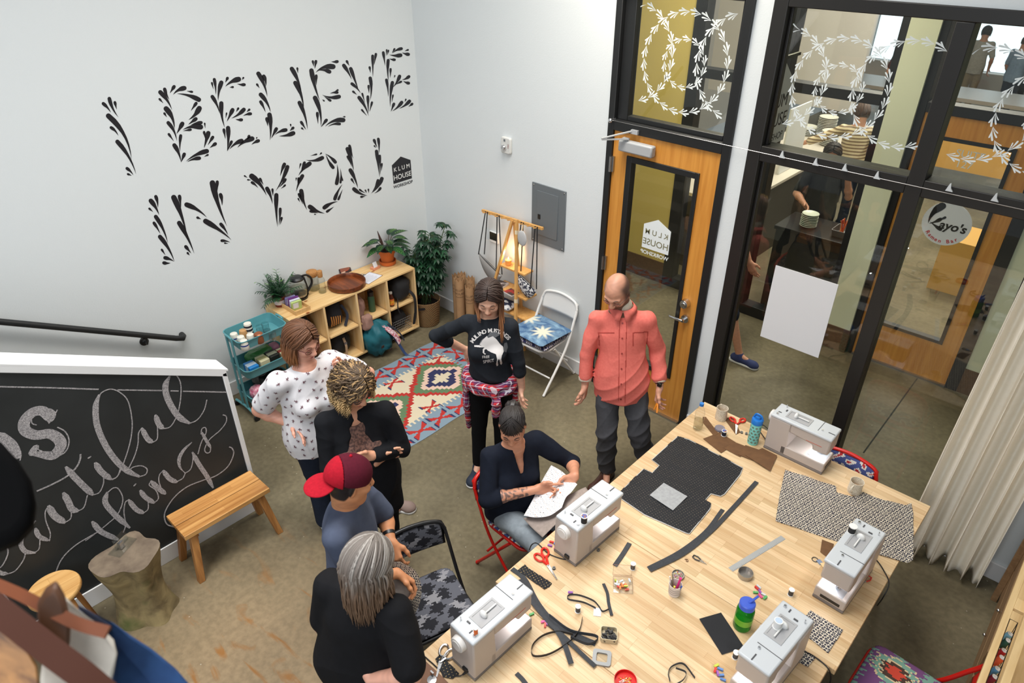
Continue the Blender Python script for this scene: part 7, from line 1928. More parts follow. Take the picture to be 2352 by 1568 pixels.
 if scalp == 'buzz':
  m = smooth01((.055 - fx) / .04) * smooth01((ux + .045) / .02) * (1 - .75 * smooth01((ux - .07) / .035)) * (np.linalg.norm(q, axis=1) < .16) * .9; C = blend(m, rgb(*hairc))
 elif scalp:
  lim = .062 + .035 * smooth01((fx - .02) / .06) - .13 * smooth01((.03 - fx) / .07)
  m = smooth01((ux - lim) / .012) * (np.linalg.norm(q, axis=1) < .16); C = blend(m, rgb(*hairc))
 if beard is not None:
  m = smooth01((-.030 - ux) / .02 + .2) * smooth01((fx + .02) / .03) * (ux > -.128) * (np.abs(lx) < .085) * (fx < .13)
  m2 = m * (1 - smooth01(1.6 - 1.6 * np.sqrt((lx / .024) ** 2 + ((ux + .059) / .010) ** 2)))
  C = blend(np.clip(m2, 0, 1) * .85, rgb(*beard))
  m = smooth01(1 - np.abs(lx) / .072 + .0) * 0
 if tattoo is not None:
  a, b = tattoo; ab = b - a; tt = ((V - a) @ ab) / (ab @ ab); dd = np.linalg.norm(V - a - tt[:, None] * ab, axis=1)
  pat = np.sin(V[:, 0] * 190 + 2 * np.sin(V[:, 1] * 160)) + np.sin(V[:, 1] * 210 + 2 * np.sin(V[:, 2] * 150)) + np.sin(V[:, 2] * 170)
  m = smooth01(pat * .9 + .35) * (tt > .02) * (tt < .98) * (dd < .07) * .8; C = blend(m, rgb(62, 60, 64))
 d['body'] = np_obj('body', V, Fc, SKIN, t, np.clip(C, 0, 1))
 d['bvh'] = BVHTree.FromPolygons(V.tolist(), Fc.tolist())
 # brows and lashes lie on the face
 for nm, u0, u1, us, r, c in (('eyebrow', .030, .034, .027, .0030, hairc), ('eyelashes', -.0005, -.0045, -.0015, .0017, (40, 28, 24))):
  mb = MB()
  for s in (1, -1):
   pts = []
   for i in range(7):
    x = i / 6; l = s * (.017 + .030 * x); u = u0 + (u1 - u0) * math.sin(PI * x) + (us - u0) * x
    o = P(.2, l, u); hit = d['bvh'].ray_cast(Vector(o), Vector(-Fh))
    if hit[0] is not None: pts.append(hit[0] + Vector(Fh) * .0008)
   if len(pts) > 2: mb.tube(pts, [r * (.5 + .5 * math.sin(PI * min(1, (i + .6) / len(pts)))) for i in range(len(pts))], 6)
  if mb.f: mb.build(nm, mat('hair_%d_%d_%d' % tuple(c), S(*c), .6), t)
 return d
def garment(d, name, S_, m, h=.0065, fold=.004, freq=16, seed=1, stretch=(1, 1, .45), **k):
 V, Fc = S_.mesh(h)
 V = folds(V, Fc, fold, freq, seed, stretch)
 d[name + '_mesh'] = (V, Fc)
 return np_obj(name, V, Fc, m, d['t'], **k)
def torso(S_, d, ex=.018, hem=.80, waist=1.0, bust=True, hipx=0.0):
 J, fr, th = d['J'], d['fr'], d['thick']
 sh = (J['sr'] + J['sl']) / 2; hp = (J['hr'] + J['hl']) / 2; sp = nrm(sh - hp)
 ex -= .005; nb = J['neck'] - A3((0, 0, .045))
 for s in 'rl': S_.cap(nb, J['s' + s] - A3((0, 0, .008)), .056 + ex * .3, .040 + ex, .03)
 S_.cap(nb, sh - sp * .08, .062 + ex * .3, .08, .04)
 R = .148 * th + ex + hipx
 if hem < hp[2] - .02: S_.cap(lerp(sh, hp, .8), A3((hp[0], hp[1], hem - .1)), R, R * 1.02, .05, d['Fb'], .70)
 S_.ell(sh - sp * .14, (.100 * th + ex, .148 * th + ex, .19), fr, .05)
 S_.ell(lerp(sh, hp, .62), (.092 * th * waist + ex, .132 * th * waist + ex, .17), fr, .06)
 S_.ell(hp + sp * .02, (.104 * th + ex + hipx, .158 * th + ex + hipx, .17), fr, .06)
 if d['fem'] and bust:
  for s in (1, -1): S_.ell(sh - sp * .185 + d['Fb'] * (.085 * th) + d['Lb'] * s * .068, (.062 * th, .068 * th, .068), fr, .035)
 S_.cut((0, 0, hem), (0, 0, -1))
def sleeves(S_, d, to=1.0, r0=.062, r1=.05, r2=.040, sides='rl', k=.018):
 r0, r1 = r0 * .93, r1 * .96
 J, th = d['J'], d['thick'] ** .6
 for s in sides:
  a, e, w = J['s' + s], J['e' + s], J['w' + s]
  if to <= 1: S_.cap(a, lerp(a, e, to), r0 * th, (r0 + (r1 - r0) * to) * th, k)
  else:
   S_.cap(a, e, r0 * th, r1 * th, k); S_.cap(e, lerp(e, w, to - 1), r1 * th, (r1 + (r2 - r1) * (to - 1)) * th, k * .7)
def legs(S_, d, r=(.098, .070, .056), to=1.0, flare=0.0, top=.0):
 J = d['J']; hp = (J['hr'] + J['hl']) / 2; th = d['thick']
 S_.ell(hp + A3((0, 0, top)), (.112 * th, .162 * th, .13), d['fr'], .05)
 for s in 'rl':
  S_.cap(J['h' + s], J['k' + s], r[0] * th, r[1], .05); S_.cap(J['k' + s], lerp(J['k' + s], J['a' + s], to), r[1] * .97, r[2] + flare, .008)
def shoes(d, m, sole, sides='rl', dirs=None, L=.25):
 for s in sides:
  a = d['J']['a' + s]; f = nrm((*(dirs[s] if dirs else d['Fb'][:2]), 0)); fl = A3((a[0], a[1], 0))
  S_ = SDF(); S_.cap(fl - f * .045 + A3((0, 0, .045)), fl + f * (L - .10) + A3((0, 0, .038)), .040, .036, .03); S_.cap(a - A3((0, 0, .0)), fl + A3((0, 0, .05)), .042, .042, .03); S_.ell(fl + f * (L - .09) + A3((0, 0, .03)), (.05, .046, .034), np.stack([f, np.cross((0, 0, 1), f), A3((0, 0, 1))]), .03)
  S_.cut(A3((0, 0, .017)), (0, 0, -1))
  V, Fc = S_.mesh(.006); so = np_obj('shoe', V, Fc, m, d['t'])
  S2 = SDF(); S2.cap(fl - f * .05 + A3((0, 0, .014)), fl + f * (L - .085) + A3((0, 0, .014)), .045, .047, .02); S2.cut(A3((0, 0, .022)), (0, 0, 1)); S2.cut(A3((0, 0, .001)), (0, 0, -1))
  V, Fc = S2.mesh(.006); np_obj('sole', V, Fc, sole, so)
def hair(d, n, length, cols, vol=.012, front=62, curl=0.0, cf=60, seed=1, out=.0, r=.0042, part=0.0, psi0=4, wave=.006, name='hair', crown=(-.02, 0), lenf=None, back=180, tipcol=.6, pt=14, to=None, gather=None, pend0=100, tied=False):
 rs = random.Random(seed)
 V, Fc, C = [], [], []
 hs, P = d['hs'], d['P']
 rad = (A3((.101, .083, .100)) + vol) * hs
 for i in range(n):
  az = math.radians(rs.uniform(front, back)) * rs.choice((1, -1))
  v = vol * rs.uniform(-.3, 1.0)
  rr = (A3((.099, .081, .098)) + v) * hs
  pend = math.radians(pend0 + rs.uniform(-8, 8)); ph = rs.uniform(0, 6)
  sph = lambda ps, a: A3((math.sin(ps) * math.cos(a), math.sin(ps) * math.sin(a), math.cos(ps)))
  if tied: d0, d1 = sph(math.radians(rs.uniform(20, 62)), az), sph(math.radians(72), PI + rs.uniform(-.25, .25))
  else:
   w0 = 1 - smooth01((abs(az) - 1.0) / 1.5)
   ps0 = math.radians(rs.uniform(psi0, psi0 + 10) + 50 * w0 * rs.random() ** .6) if front > 30 else math.radians(rs.uniform(2, 25))
   d0 = sph(ps0, math.copysign(.05, az)) + A3((0, part, 0)); d1 = sph(pend, az)
  om = math.acos(max(-1, min(1, float(nrm(d0) @ nrm(d1))))) + 1e-6
  pts = []
  for k in range(10):
   s_ = k / 9; q_ = (math.sin((1 - s_) * om) * nrm(d0) + math.sin(s_ * om) * nrm(d1)) / math.sin(om)
   pts.append(P(rr[0] / hs * q_[0] - .012, rr[1] / hs * q_[1], rr[2] / hs * q_[2] + .028))
  L = (lenf(az) if lenf else length) * rs.uniform(.82, 1.06)
  q = pts[-1]; dirn = nrm(q - pts[-2]); o2 = nrm(A3((q[0] - P(0, 0, 0)[0], q[1] - P(0, 0, 0)[1], 0)))
  w = A3((rs.uniform(-1, 1), rs.uniform(-1, 1), 0)) * wave
  for k in range(1, pt + 1):
   s = k / pt
   g = q + A3((0, 0, -1)) * L * s + o2 * out * s * (1 - .5 * s) + dirn * .02 * s * (1 - s) + w * math.sin(s * 5 + ph) + (gather * s * s if gather is not None else 0)
   if to is not None: g = g + (A3(to) - A3((q[0], q[1], 0))) * A3((1, 1, 0)) * min(1, s * 1.2) * .55
   pts.append(g)
  if curl:
   for k in range(len(pts)):
    a = k / len(pts) * cf + ph; amp = curl * min(1, k / 4)
    t_ = nrm(pts[min(k + 1, len(pts) - 1)] - pts[max(k - 1, 0)] + 1e-6); u = nrm(np.cross(t_, (.3, .5, .81))); v2 = np.cross(t_, u)
    pts[k] = pts[k] + (u * math.cos(a) + v2 * math.sin(a)) * amp
  ca, cb = A3(cols[0]), A3(cols[1]); sh = rs.uniform(.75, 1.2)
  if len(cols) > 2 and rs.random() < .3: ca = A3(cols[2])
  base = len(V); M = len(pts); up = None
  for k, p in enumerate(pts):
   t_ = nrm(pts[min(k + 1, M - 1)] - pts[max(k - 1, 0)] + 1e-9)
   if up is None: up = nrm(np.cross(t_, (.31, .52, .79)))
   up = nrm(up - t_ * (up @ t_)); w2 = np.cross(t_, up)
   s = k / (M - 1); rad_ = r * (.7 + .5 * math.sin(PI * min(1, s + .25))) * (1 if s < .8 else max(.15, (1 - s) / .2))
   for j in range(5):
    a = 2 * PI * j / 5; V.append(p + (up * math.cos(a) + w2 * math.sin(a)) * rad_); C.append(np.clip((ca + (cb - ca) * smooth01((s - .25) / tipcol)) * sh, 0, 1))
  for k in range(M - 1):
   for j in range(5): Fc.append((base + k * 5 + j, base + k * 5 + (j + 1) % 5, base + (k + 1) * 5 + (j + 1) % 5, base + (k + 1) * 5 + j))
 V, C = np.array(V), np.array(C)
 return np_obj(name, V, np.array(Fc), HAIRM, d['t'], C)
def glasses(d, col, r=.021, rx=1.15, th=.0016, met=0.0):
 P = d['P']; g = mat('glasses_%d' % int(sum(col)), S(*col), .3, met)
 mb = MB(); hs = d['hs']
 for s in (1, -1):
  mb.tube([P(.098 - .008 * abs(math.cos(a)) * (1 if math.cos(a) * s > 0 else 0) - .004, s * .033 + r * rx * math.cos(a), .002 + r * .82 * math.sin(a)) for a in [2 * PI * i / 20 for i in range(20)]], th, 6, True)
  mb.tube([P(.088, s * .058, .008), P(.04, s * .080, .010), P(-.012, s * .084, .006), P(-.03, s * .083, -.010)], th, 6)
 mb.tube([P(.096, .011, .006), P(.099, 0, .009), P(.096, -.011, .006)], th, 6)
 o = mb.build('glasses', g, d['t'])
 mb = MB()
 for s in (1, -1): mb.add([P(.094, s * .033 + r * rx * .97 * math.cos(a), .002 + r * .8 * math.sin(a)) for a in [2 * PI * i / 20 for i in range(20)]], [tuple(range(20))])
 mb.build('lens', CLEAR, o, smooth=False)
def decal(mb, bvh, verts_px, faces, m=None, off=.0025):
 """print on a garment: photo points carried onto its surface"""
 out = []
 for x, y in verts_px:
  r = Vector(ray(x, y)).normalized(); hit = bvh.ray_cast(Vector(CAMP), r)
  if hit[0] is None: return
  out.append(hit[0] - r * off)
 mb.add(out, faces, m)
def decal_poly(mb, bvh, poly, step=1.0, m=None, off=.0025):
 P = poly; n = len(P)
 def inside(x, y):
  c = False
  for i in range(n):
   (x1, y1), (x2, y2) = P[i], P[i - 1]
   if (y1 > y) != (y2 > y) and x < (x2 - x1) * (y - y1) / (y2 - y1) + x1: c = not c
  return c
 xs, ys = [p[0] for p in P], [p[1] for p in P]
 for i in range(int((max(xs) - min(xs)) / step) + 1):
  for j in range(int((max(ys) - min(ys)) / step) + 1):
   x, y = min(xs) + i * step, min(ys) + j * step
   if inside(x + step / 2, y + step / 2): decal(mb, bvh, [(x, y), (x + step, y), (x + step, y + step), (x, y + step)], [(0, 1, 2, 3)], m, off)
def cloth_mat(name, c, rough=.9, c2=None, sc=35): return mat(name, S(*c), rough, noise=(sc, .3), col2=S(*(c2 or tuple(int(v * .86) for v in c))), spec=.15)
NAVYB = cloth_mat('black_knit', (27, 28, 32)); DKJ = cloth_mat('dark_denim', (34, 42, 58)); BLKT = cloth_mat('black_trousers', (20, 21, 24))
# ---- man in the salmon shirt
d = person('standing man in a salmon button-up shirt and grey trousers, glasses and short beard', (3.2, -.92, 0),
  dict(head=(3.10, -.955, 1.615), neck=(3.125, -.905, 1.47), sr=(2.995, -1.005, 1.385), sl=(3.262, -.805, 1.395), er=(2.975, -1.075, 1.11), el=(3.325, -.715, 1.135), wr=(3.01, -1.125, .89), wl=(3.43, -.80, .90),
    hr=(3.115, -.985, .90), hl=(3.27, -.885, .90), kr=(3.17, -1.03, .48), kl=(3.35, -.87, .48), ar=(3.175, -.99, .08), al=(3.40, -.74, .08)),
  (.22, -.98), 34, fem=False, thick=.98, skin=(206, 150, 124), hairc=(72, 52, 44), scalp='buzz', beard=(78, 50, 36), hs=1.04,
  hands=dict(r=dict(d=(.1, -.1, -1), t=(.35, -.9, 0), curl=.55), l=dict(d=(-.12, -.05, -1), t=(.35, -.9, 0), curl=.65)))
SAL = cloth_mat('salmon_flannel', (226, 120, 108), c2=(214, 106, 96), sc=60)
s = SDF(); torso(s, d, .027, .795, 1.06, True, .014); sleeves(s, d, 1.70, .068, .058, .052)
s.ell(d['J']['neck'] + A3((0, 0, .075)), (.066, .066, .085), k=.015, op='s')
garment(d, 'shirt', s, SAL, fold=.007, freq=13, seed=4)
V, Fc = d['shirt_mesh']; bv = BVHTree.FromPolygons(V.tolist(), Fc.tolist())
mb = MB()
for i in range(6):
 y = 742 + i * 35; x = 1430 - i * .8
 q = [(x + 2.2 * math.cos(a), y + 2.2 * math.sin(a)) for a in [2 * PI * k / 10 for k in range(10)]]; decal(mb, bv, q, [tuple(range(10))], None, .004)
mb.build('button', mat('coral_button', S(150, 54, 48), .4), d['t'], smooth=False)
for poly in ([(1422, 738), (1423.4, 738), (1421.5, 920), (1420, 920)], [(1438.5, 735), (1440, 735), (1436.5, 925), (1435, 925)], [(1373, 763), (1412, 763), (1412, 765.5), (1373, 765.5)], [(1453, 763), (1489, 761), (1489, 763.5), (1453, 765.5)], [(1374, 765), (1376, 765), (1378, 795), (1376, 795)], [(1453, 765), (1455, 765), (1455, 795), (1453, 795)], [(1487, 763), (1489, 763), (1486, 795), (1484, 795)]):
 mb = MB(); decal_poly(mb, bv, poly, 1.2, None, .002); mb.build('seam', cloth_mat('salmon_seam', (186, 78, 70)), d['t'], smooth=False)
cl = SDF()
for sd, pts in ((-1, [(1423, 742), (1399, 733), (1402, 712), (1412, 706)]), (1, [(1428, 742), (1472, 727), (1470, 700), (1452, 690)])):
 c3 = [bv.ray_cast(Vector(CAMP), Vector(ray(*p)).normalized())[0] for p in pts]
nk = d['J']['neck']
mb = MB()
Fb, Lb = Vector(d['Fb']), Vector(d['Lb'])
for sd in (1, -1):
 n0 = Vector(nk) + Vector((0, 0, .025))
 ring_t = [n0 + Lb * sd * .072 * math.sin(a) + Fb * .076 * math.cos(a) + Vector((0, 0, .03 - .035 * (1 + math.cos(a)) / 2)) for a in [PI * k / 10 for k in range(11)]]
 ring_b = [n0 + Lb * sd * (.098 * math.sin(a) + .022 * (math.cos(a) > .85)) + Fb * (.102 * math.cos(a) + .01 * (math.cos(a) > .85)) + Vector((0, 0, -.012 - .065 * max(0, math.cos(a)) ** 2)) for a in [PI * k / 10 for k in range(11)]]
 mb.add(ring_t + ring_b, [(k, k + 1, 12 + k, 11 + k) for k in range(10)])
mb.build('collar', SAL, d['t'], solid=.004)
s = SDF(); s.cap(nk + A3((0, 0, -.02)), nk + A3((0, 0, .03)), .066, .064, .02); garment(d, 'undershirt', s, cloth_mat('cream_tee', (214, 204, 186)), fold=0)
for sd in 'rl':
 e, w = d['J']['e' + sd], d['J']['w' + sd]; s = SDF(); s.cap(lerp(e, w, .66), lerp(e, w, .82), .049, .046, .02); s.cut(lerp(e, w, .70), e - w); s.cut(lerp(e, w, .84), w - e)
 garment(d, 'cuff', s, cloth_mat('cream_lining', (222, 208, 188)), .005, .002)
s = SDF(); legs(s, d, (.098, .080, .072), .97); s.cut((0, 0, .10), (0, 0, -1)); s.cut((0, 0, 1.0), (0, 0, 1))
garment(d, 'trousers', s, cloth_mat('grey_twill', (84, 84, 88), c2=(74, 74, 78)), fold=.009, freq=14, seed=8)
shoes(d, mat('brown_leather_shoe', S(70, 42, 34), .35), mat('dark_sole', S(40, 30, 26), .7), dirs=dict(r=(.1, -1), l=(.7, -.7)), L=.28)
glasses(d, (60, 56, 54), .020, 1.25, .0013, .6)
w, e = d['J']['wl'], d['J']['el']; a = nrm(e - w); c = w + a * .045
mb = MB(); mb.lathe([(.030, -.011), (.033, -.011), (.033, .011), (.030, .011)], c, 22, axis=a); mb.box(Vector(c) + Vector((.02, -.03, 0)), (.03, .02, .03)); mb.build('watch', BLACKP, d['t'], bev=.003)
q = A3((3.455, -.845, .80)); mb = MB(); mb.tube([q + A3((0, 0, .0)), q + A3((.02, -.03, -.055))], [.008, .006], 8); mb.tube([q + A3((-.005, 0, .0)), q + A3((-.012, -.02, -.05))], [.006, .004], 8)
tag(mb.build('snips', mat('orange_snips', S(236, 140, 30), .4), origin=tuple(q)), 'small orange tool in the left hand of the man in salmon', 'tool')

# ---- woman in the black sweatshirt with a plaid shirt round her waist
d = person('standing woman in a black sweatshirt with a white horse print, plaid shirt at her waist', (2.46, -1.55, 0),
  dict(head=(2.485, -1.555, 1.575), neck=(2.465, -1.535, 1.43), sr=(2.345, -1.625, 1.365), sl=(2.605, -1.475, 1.365), er=(2.09, -1.705, 1.18), el=(2.66, -1.45, 1.09), wr=(2.20, -1.53, 1.03), wl=(2.675, -1.43, .865),
    hr=(2.40, -1.585, .90), hl=(2.545, -1.50, .90), kr=(2.395, -1.60, .48), kl=(2.51, -1.48, .48), ar=(2.385, -1.61, .08), al=(2.475, -1.45, .08)),
  (.62, -.78), 24, thick=.98, skin=(218, 168, 142), hairc=(58, 40, 32), lip=(186, 86, 80),
  hands=dict(r=dict(d=(.6, .3, -.5), t=(.2, -.5, -.8), curl=.3), l=dict(d=(.0, -.12, -1), t=(.5, -.85, 0), curl=.45)))
s = SDF(); torso(s, d, .020, .945, 1.02); sleeves(s, d, 1.35, .066, .054, .048)
s.ell(d['J']['neck'] + A3((0, 0, .085)), (.064, .064, .075), k=.01, op='s')
SWB = cloth_mat('black_sweatshirt', (38, 42, 48), c2=(32, 35, 40))
garment(d, 'sweatshirt', s, SWB, fold=.006, freq=13, seed=2)
V, Fc = d['sweatshirt_mesh']; bv = BVHTree.FromPolygons(V.tolist(), Fc.tolist())
k_ = 1 / 3.135; cp = lambda pts: [(960 + x * k_, 440 + y * k_) for x, y in pts]
prt = MB()
for poly in ([(497, 1038), (505, 1052), (540, 1040), (565, 1062), (590, 1095), (612, 1115), (618, 1150), (604, 1180), (600, 1205), (607, 1235), (601, 1246), (592, 1240), (588, 1212), (580, 1205), (574, 1222), (578, 1250), (568, 1256), (562, 1242), (570, 1206), (562, 1170), (530, 1158), (505, 1145), (490, 1132), (478, 1140), (478, 1160), (490, 1168), (482, 1174), (466, 1158), (468, 1132), (480, 1120), (440, 1120), (405, 1116), (405, 1106), (445, 1106), (462, 1112), (444, 1100), (450, 1086), (470, 1062)],): decal_poly(prt, bv, cp(poly), .55, 0)
for poly in ([(495, 1050), (520, 1012), (560, 1010), (590, 1030), (560, 1050), (530, 1040)], [(614, 1125), (622, 1090), (640, 1085), (648, 1120), (636, 1158), (622, 1150)], [(440, 1102), (455, 1070), (468, 1056), (458, 1086)]): decal_poly(prt, bv, cp(poly), .7, 1)
def arc_text(tx, cx, cy, r, a0, a1, size, m):
 for i, ch in enumerate(tx):
  if ch == ' ': continue
  a = a0 + (a1 - a0) * i / (len(tx) - 1)
  gv, gf = glyphs(ch, size, 'CENTER', bold=.04 * size)
  u = (math.cos(a + PI / 2), math.sin(a + PI / 2)); v = (math.cos(a), math.sin(a))
  decal(prt, bv, cp([(cx + v[0] * r + u[0] * x + v[0] * y, cy + v[1] * r + u[1] * x + v[1] * y) for x, y in gv]), gf, m)
arc_text('MULINO MUSTANGS', 530, 1165, 152, math.radians(-146), math.radians(-42), 40, 0)
for tx, x0, y0, sz, tilt in (('FREE', 462, 1200, 26, -.06), ('SPIRIT', 470, 1236, 30, -.16)):
 gv, gf = glyphs(tx, sz, 'LEFT', bold=.4)
 decal(prt, bv, cp([(x0 + x * math.cos(tilt) + y * math.sin(tilt), y0 + x * math.sin(tilt) - y * math.cos(tilt)) for x, y in gv]), gf, 0)
prt.build('print', [mat('white_print', S(214, 210, 208), .7), mat('grey_print_dark', S(96, 98, 102), .8)], d['t'], smooth=False)
s = SDF(); legs(s, d, (.090, .062, .050), .96); s.cut((0, 0, .09), (0, 0, -1)); garment(d, 'trousers', s, BLKT, fold=.003)
def plaid():
 m, nt, b = nodes_of('red_plaid')
 tc = nt.nodes.new('ShaderNodeTexCoord'); mp = N(nt, 'ShaderNodeMapping'); mp.inputs['Rotation'].default_value = (.35, .25, .6)
 nt.links.new(tc.outputs['Object'], mp.inputs[0]); sx = N(nt, 'ShaderNodeSeparateXYZ'); nt.links.new(mp.outputs[0], sx.inputs[0])
 def band(sock, per, lo, hi, off=0.0):
  a = N(nt, 'ShaderNodeMath', operation='MULTIPLY_ADD'); nt.links.new(sock, a.inputs[0]); a.inputs[1].default_value = 1 / per; a.inputs[2].default_value = off
  f = N(nt, 'ShaderNodeMath', operation='FRACT'); nt.links.new(a.outputs[0], f.inputs[0])
  g = N(nt, 'ShaderNodeMath', operation='GREATER_THAN'); nt.links.new(f.outputs[0], g.inputs[0]); g.inputs[1].default_value = lo
  l = N(nt, 'ShaderNodeMath', operation='LESS_THAN'); nt.links.new(f.outputs[0], l.inputs[0]); l.inputs[1].default_value = hi
  q = N(nt, 'ShaderNodeMath', operation='MULTIPLY'); nt.links.new(g.outputs[0], q.inputs[0]); nt.links.new(l.outputs[0], q.inputs[1])
  q2 = N(nt, 'ShaderNodeMath', operation='MULTIPLY'); nt.links.new(q.outputs[0], q2.inputs[0]); q2.inputs[1].default_value = .62
  return q2.outputs[0]
 col = S(196, 46, 52)
 for ax in (0, 2): col = mix_col(nt, band(sx.outputs[ax], .062, .0, .42), col, S(40, 48, 96))
 for ax in (0, 2): col = mix_col(nt, band(sx.outputs[ax], .062, .62, .72), col, S(226, 224, 232))
 for ax in (0, 2): col = mix_col(nt, band(sx.outputs[ax], .062, .18, .23), col, S(226, 224, 232))
 nt.links.new(col, b.inputs[0]); b.inputs['Roughness'].default_value = .9
 return m
PLA = plaid()
J = d['J']; hp = (J['hr'] + J['hl']) / 2; Fb, Lb = d['Fb'], d['Lb']; up = A3((0, 0, 1))
s = SDF(); N0 = 22
ring = [hp + up * (.045 + .03 * math.cos(a) * -1) + Fb * .132 * math.cos(a) + Lb * .172 * math.sin(a) for a in [2 * PI * i / N0 for i in range(N0)]]
for i in range(N0): s.cap(ring[i], ring[(i + 1) % N0], .030, None, .02); s.cap(ring[i] - up * .05, ring[(i + 1) % N0] - up * .05, .026, None, .03)
kn = hp + Fb * .155 + Lb * .05 + up * .02; s.ell(kn, (.035, .05, .045), d['fr'], .02)
s.cap(kn, kn - up * .10 + Lb * .035 + Fb * .01, .030, .032, .02); s.cap(kn - up * .10 + Lb * .035 + Fb * .01, kn - up * .2 + Lb * .025, .032, .034, .02)
rs_ = hp - Lb * .175 + up * .0; s.cap(rs_, rs_ - up * .2 + Fb * .03, .05, .05, .04, Lb, .55); s.cap(rs_ - up * .2 + Fb * .03, rs_ - up * .46 + Fb * .01, .05, .02, .04, Lb, .6)
for i in range(9):
 a = PI * (.62 + .76 * i / 8); q = hp + Fb * .14 * math.cos(a) + Lb * .185 * math.sin(a); s.cap(q, q - up * (.26 + .05 * math.sin(i * 2)), .03, .02, .03)
garment(d, 'tied_shirt', s, PLA, .006, .008, 26, 5)
shoes(d, mat('navy_mesh_shoe', S(34, 44, 62), .7), mat('white_sole', S(220, 220, 218), .6), dirs=dict(r=(.45, -.9), l=(.7, -.6)), L=.25)
lf = lambda az: .27 if az > 0 else .13
hair(d, 620, .2, [rgb(52, 36, 30), rgb(160, 106, 66)], .014, 58, seed=5, lenf=lf, gather=A3((.045, -.03, 0)), tipcol=.75, r=.0044)

# ---- woman in the bird print tee
d = person('brown-haired woman in a white bird-print tee, one hand at her chin', (2.02, -2.72, 0),
  dict(head=(2.045, -2.72, 1.575), neck=(2.06, -2.735, 1.425), sr=(2.02, -2.905, 1.355), sl=(2.035, -2.555, 1.355), er=(1.835, -2.985, 1.10), el=(2.10, -2.325, 1.17), wr=(2.02, -2.885, 1.03), wl=(2.215, -2.55, 1.365),
    hr=(2.015, -2.80, .88), hl=(2.03, -2.645, .88), kr=(1.99, -2.775, .47), kl=(2.10, -2.48, .48), ar=(2.0, -2.77, .08), al=(2.17, -2.335, .08)),
  (.95, .22), 18, thick=1.16, skin=(222, 162, 138), hairc=(104, 66, 40), lip=(190, 100, 94),
  hands=dict(r=dict(d=(.75, .2, -.45), t=(.2, -.5, .7), curl=.35), l=dict(d=(-.05, -.75, .5), t=(-.5, .1, .6), curl=.75)))
s = SDF(); torso(s, d, .022, .775, 1.05, True, .012); sleeves(s, d, .74, .076, .070)
s.ell(d['J']['neck'] + A3((.03, 0, .055)), (.10, .085, .075), k=.01, op='s')
TEE = cloth_mat('white_jersey', (228, 226, 228), c2=(218, 216, 220))
V, Fc = s.mesh(.0065); V = folds(V, Fc, .006, 13, 3)
Nn = vnormals(V, Fc); cen = V[Fc].mean(1); rb = np.random.RandomState(4); order = rb.permutation(len(Fc)); kept = []
for i in order:
 if all(np.sum((cen[i] - cen[j]) ** 2) > .050 ** 2 for j in kept): kept.append(i)
 if len(kept) > 260: break
bv_, bf_ = [], []
for i in kept:
 n = nrm(Nn[Fc[i][0]]); u = nrm(np.cross(n, rb.normal(size=3))); v = np.cross(n, u); c = cen[i] + n * .0022; b0_ = len(bv_); z = .0125
 shp = [(0, 0), (.2, 1.05), (.42, .2), (1.1, .5), (.62, -.15), (1.1, -.5), (.42, -.25), (.1, -1.0), (-.1, -.2), (-1.2, -.4), (-.6, .0), (-1.2, .3), (-.1, .22)]
 for x, y in shp: bv_.append(c + (u * x + v * y) * z)
 for k in range(1, 12): bf_.append((b0_, b0_ + k, b0_ + k + 1, b0_ + k + 1))
nV = len(V)
np_obj('tee', np.concatenate([V, np.array(bv_)]), Fc.tolist() + [[nV + i for i in f[:3]] for f in bf_], [TEE, mat('bird_brown', S(108, 74, 82), .85)], d['t'], mi=[0] * len(Fc) + [1] * len(bf_))
s = SDF(); legs(s, d, (.095, .070, .066), .97, .012); s.cut((0, 0, .05), (0, 0, -1)); garment(d, 'jeans', s, DKJ, fold=.006)
shoes(d, mat('taupe_suede', S(140, 120, 112), .8), mat('white_sole', S(220, 220, 218), .6), dirs=dict(r=(.9, -.2), l=(.85, .45)), L=.25)
hair(d, 700, .125, [rgb(96, 60, 36), rgb(150, 96, 52)], .018, 66, seed=8, out=.035, r=.0046, tipcol=.9)
hair(d, 60, .02, [rgb(112, 72, 42), rgb(130, 84, 48)], .012, 40, seed=9, back=70, r=.004, name='fringe', psi0=2, pend0=76, pt=3)
glasses(d, (110, 48, 44), .022, 1.15, .0018)

# ---- woman with curly hair in a black cardigan
d = person('woman with curly blonde hair in a long black cardigan, arms crossed', (2.63, -2.78, 0),
  dict(head=(2.645, -2.785, 1.565), neck=(2.62, -2.80, 1.42), sr=(2.545, -2.93, 1.36), sl=(2.715, -2.64, 1.36), er=(2.60, -2.985, 1.09), el=(2.78, -2.60, 1.10), wr=(2.79, -2.80, 1.12), wl=(2.80, -2.81, 1.185),
    hr=(2.575, -2.84, .88), hl=(2.66, -2.69, .88), kr=(2.61, -2.83, .47), kl=(2.68, -2.69, .47), ar=(2.61, -2.85, .08), al=(2.69, -2.69, .08)),
  (.93, .12), 30, thick=1.06, skin=(208, 152, 122), hairc=(86, 66, 46), lip=(176, 96, 86),
  hands=dict(r=dict(d=(.1, .9, .15), t=(.2, 0, .9), curl=.3), l=dict(d=(-.45, -.85, .08), t=(.1, .1, .95), curl=.35)))
s = SDF(); torso(s, d, .012, .70, 1.0); s.ell(d['J']['neck'] + A3((.05, -.03, .03)), (.085, .085, .10), k=.01, op='s')
garment(d, 'blouse', s, mat('brown_lace_blouse', S(120, 88, 76), .9, noise=(70, .1), col2=S(72, 52, 48)), fold=.004)
s = SDF(); torso(s, d, .024, .62, 1.04, True, .024); sleeves(s, d, 1.86, .064, .056, .046)
Fb, Lb, J = d['Fb'], d['Lb'], d['J']; fo = (J['sr'] + J['sl']) / 2
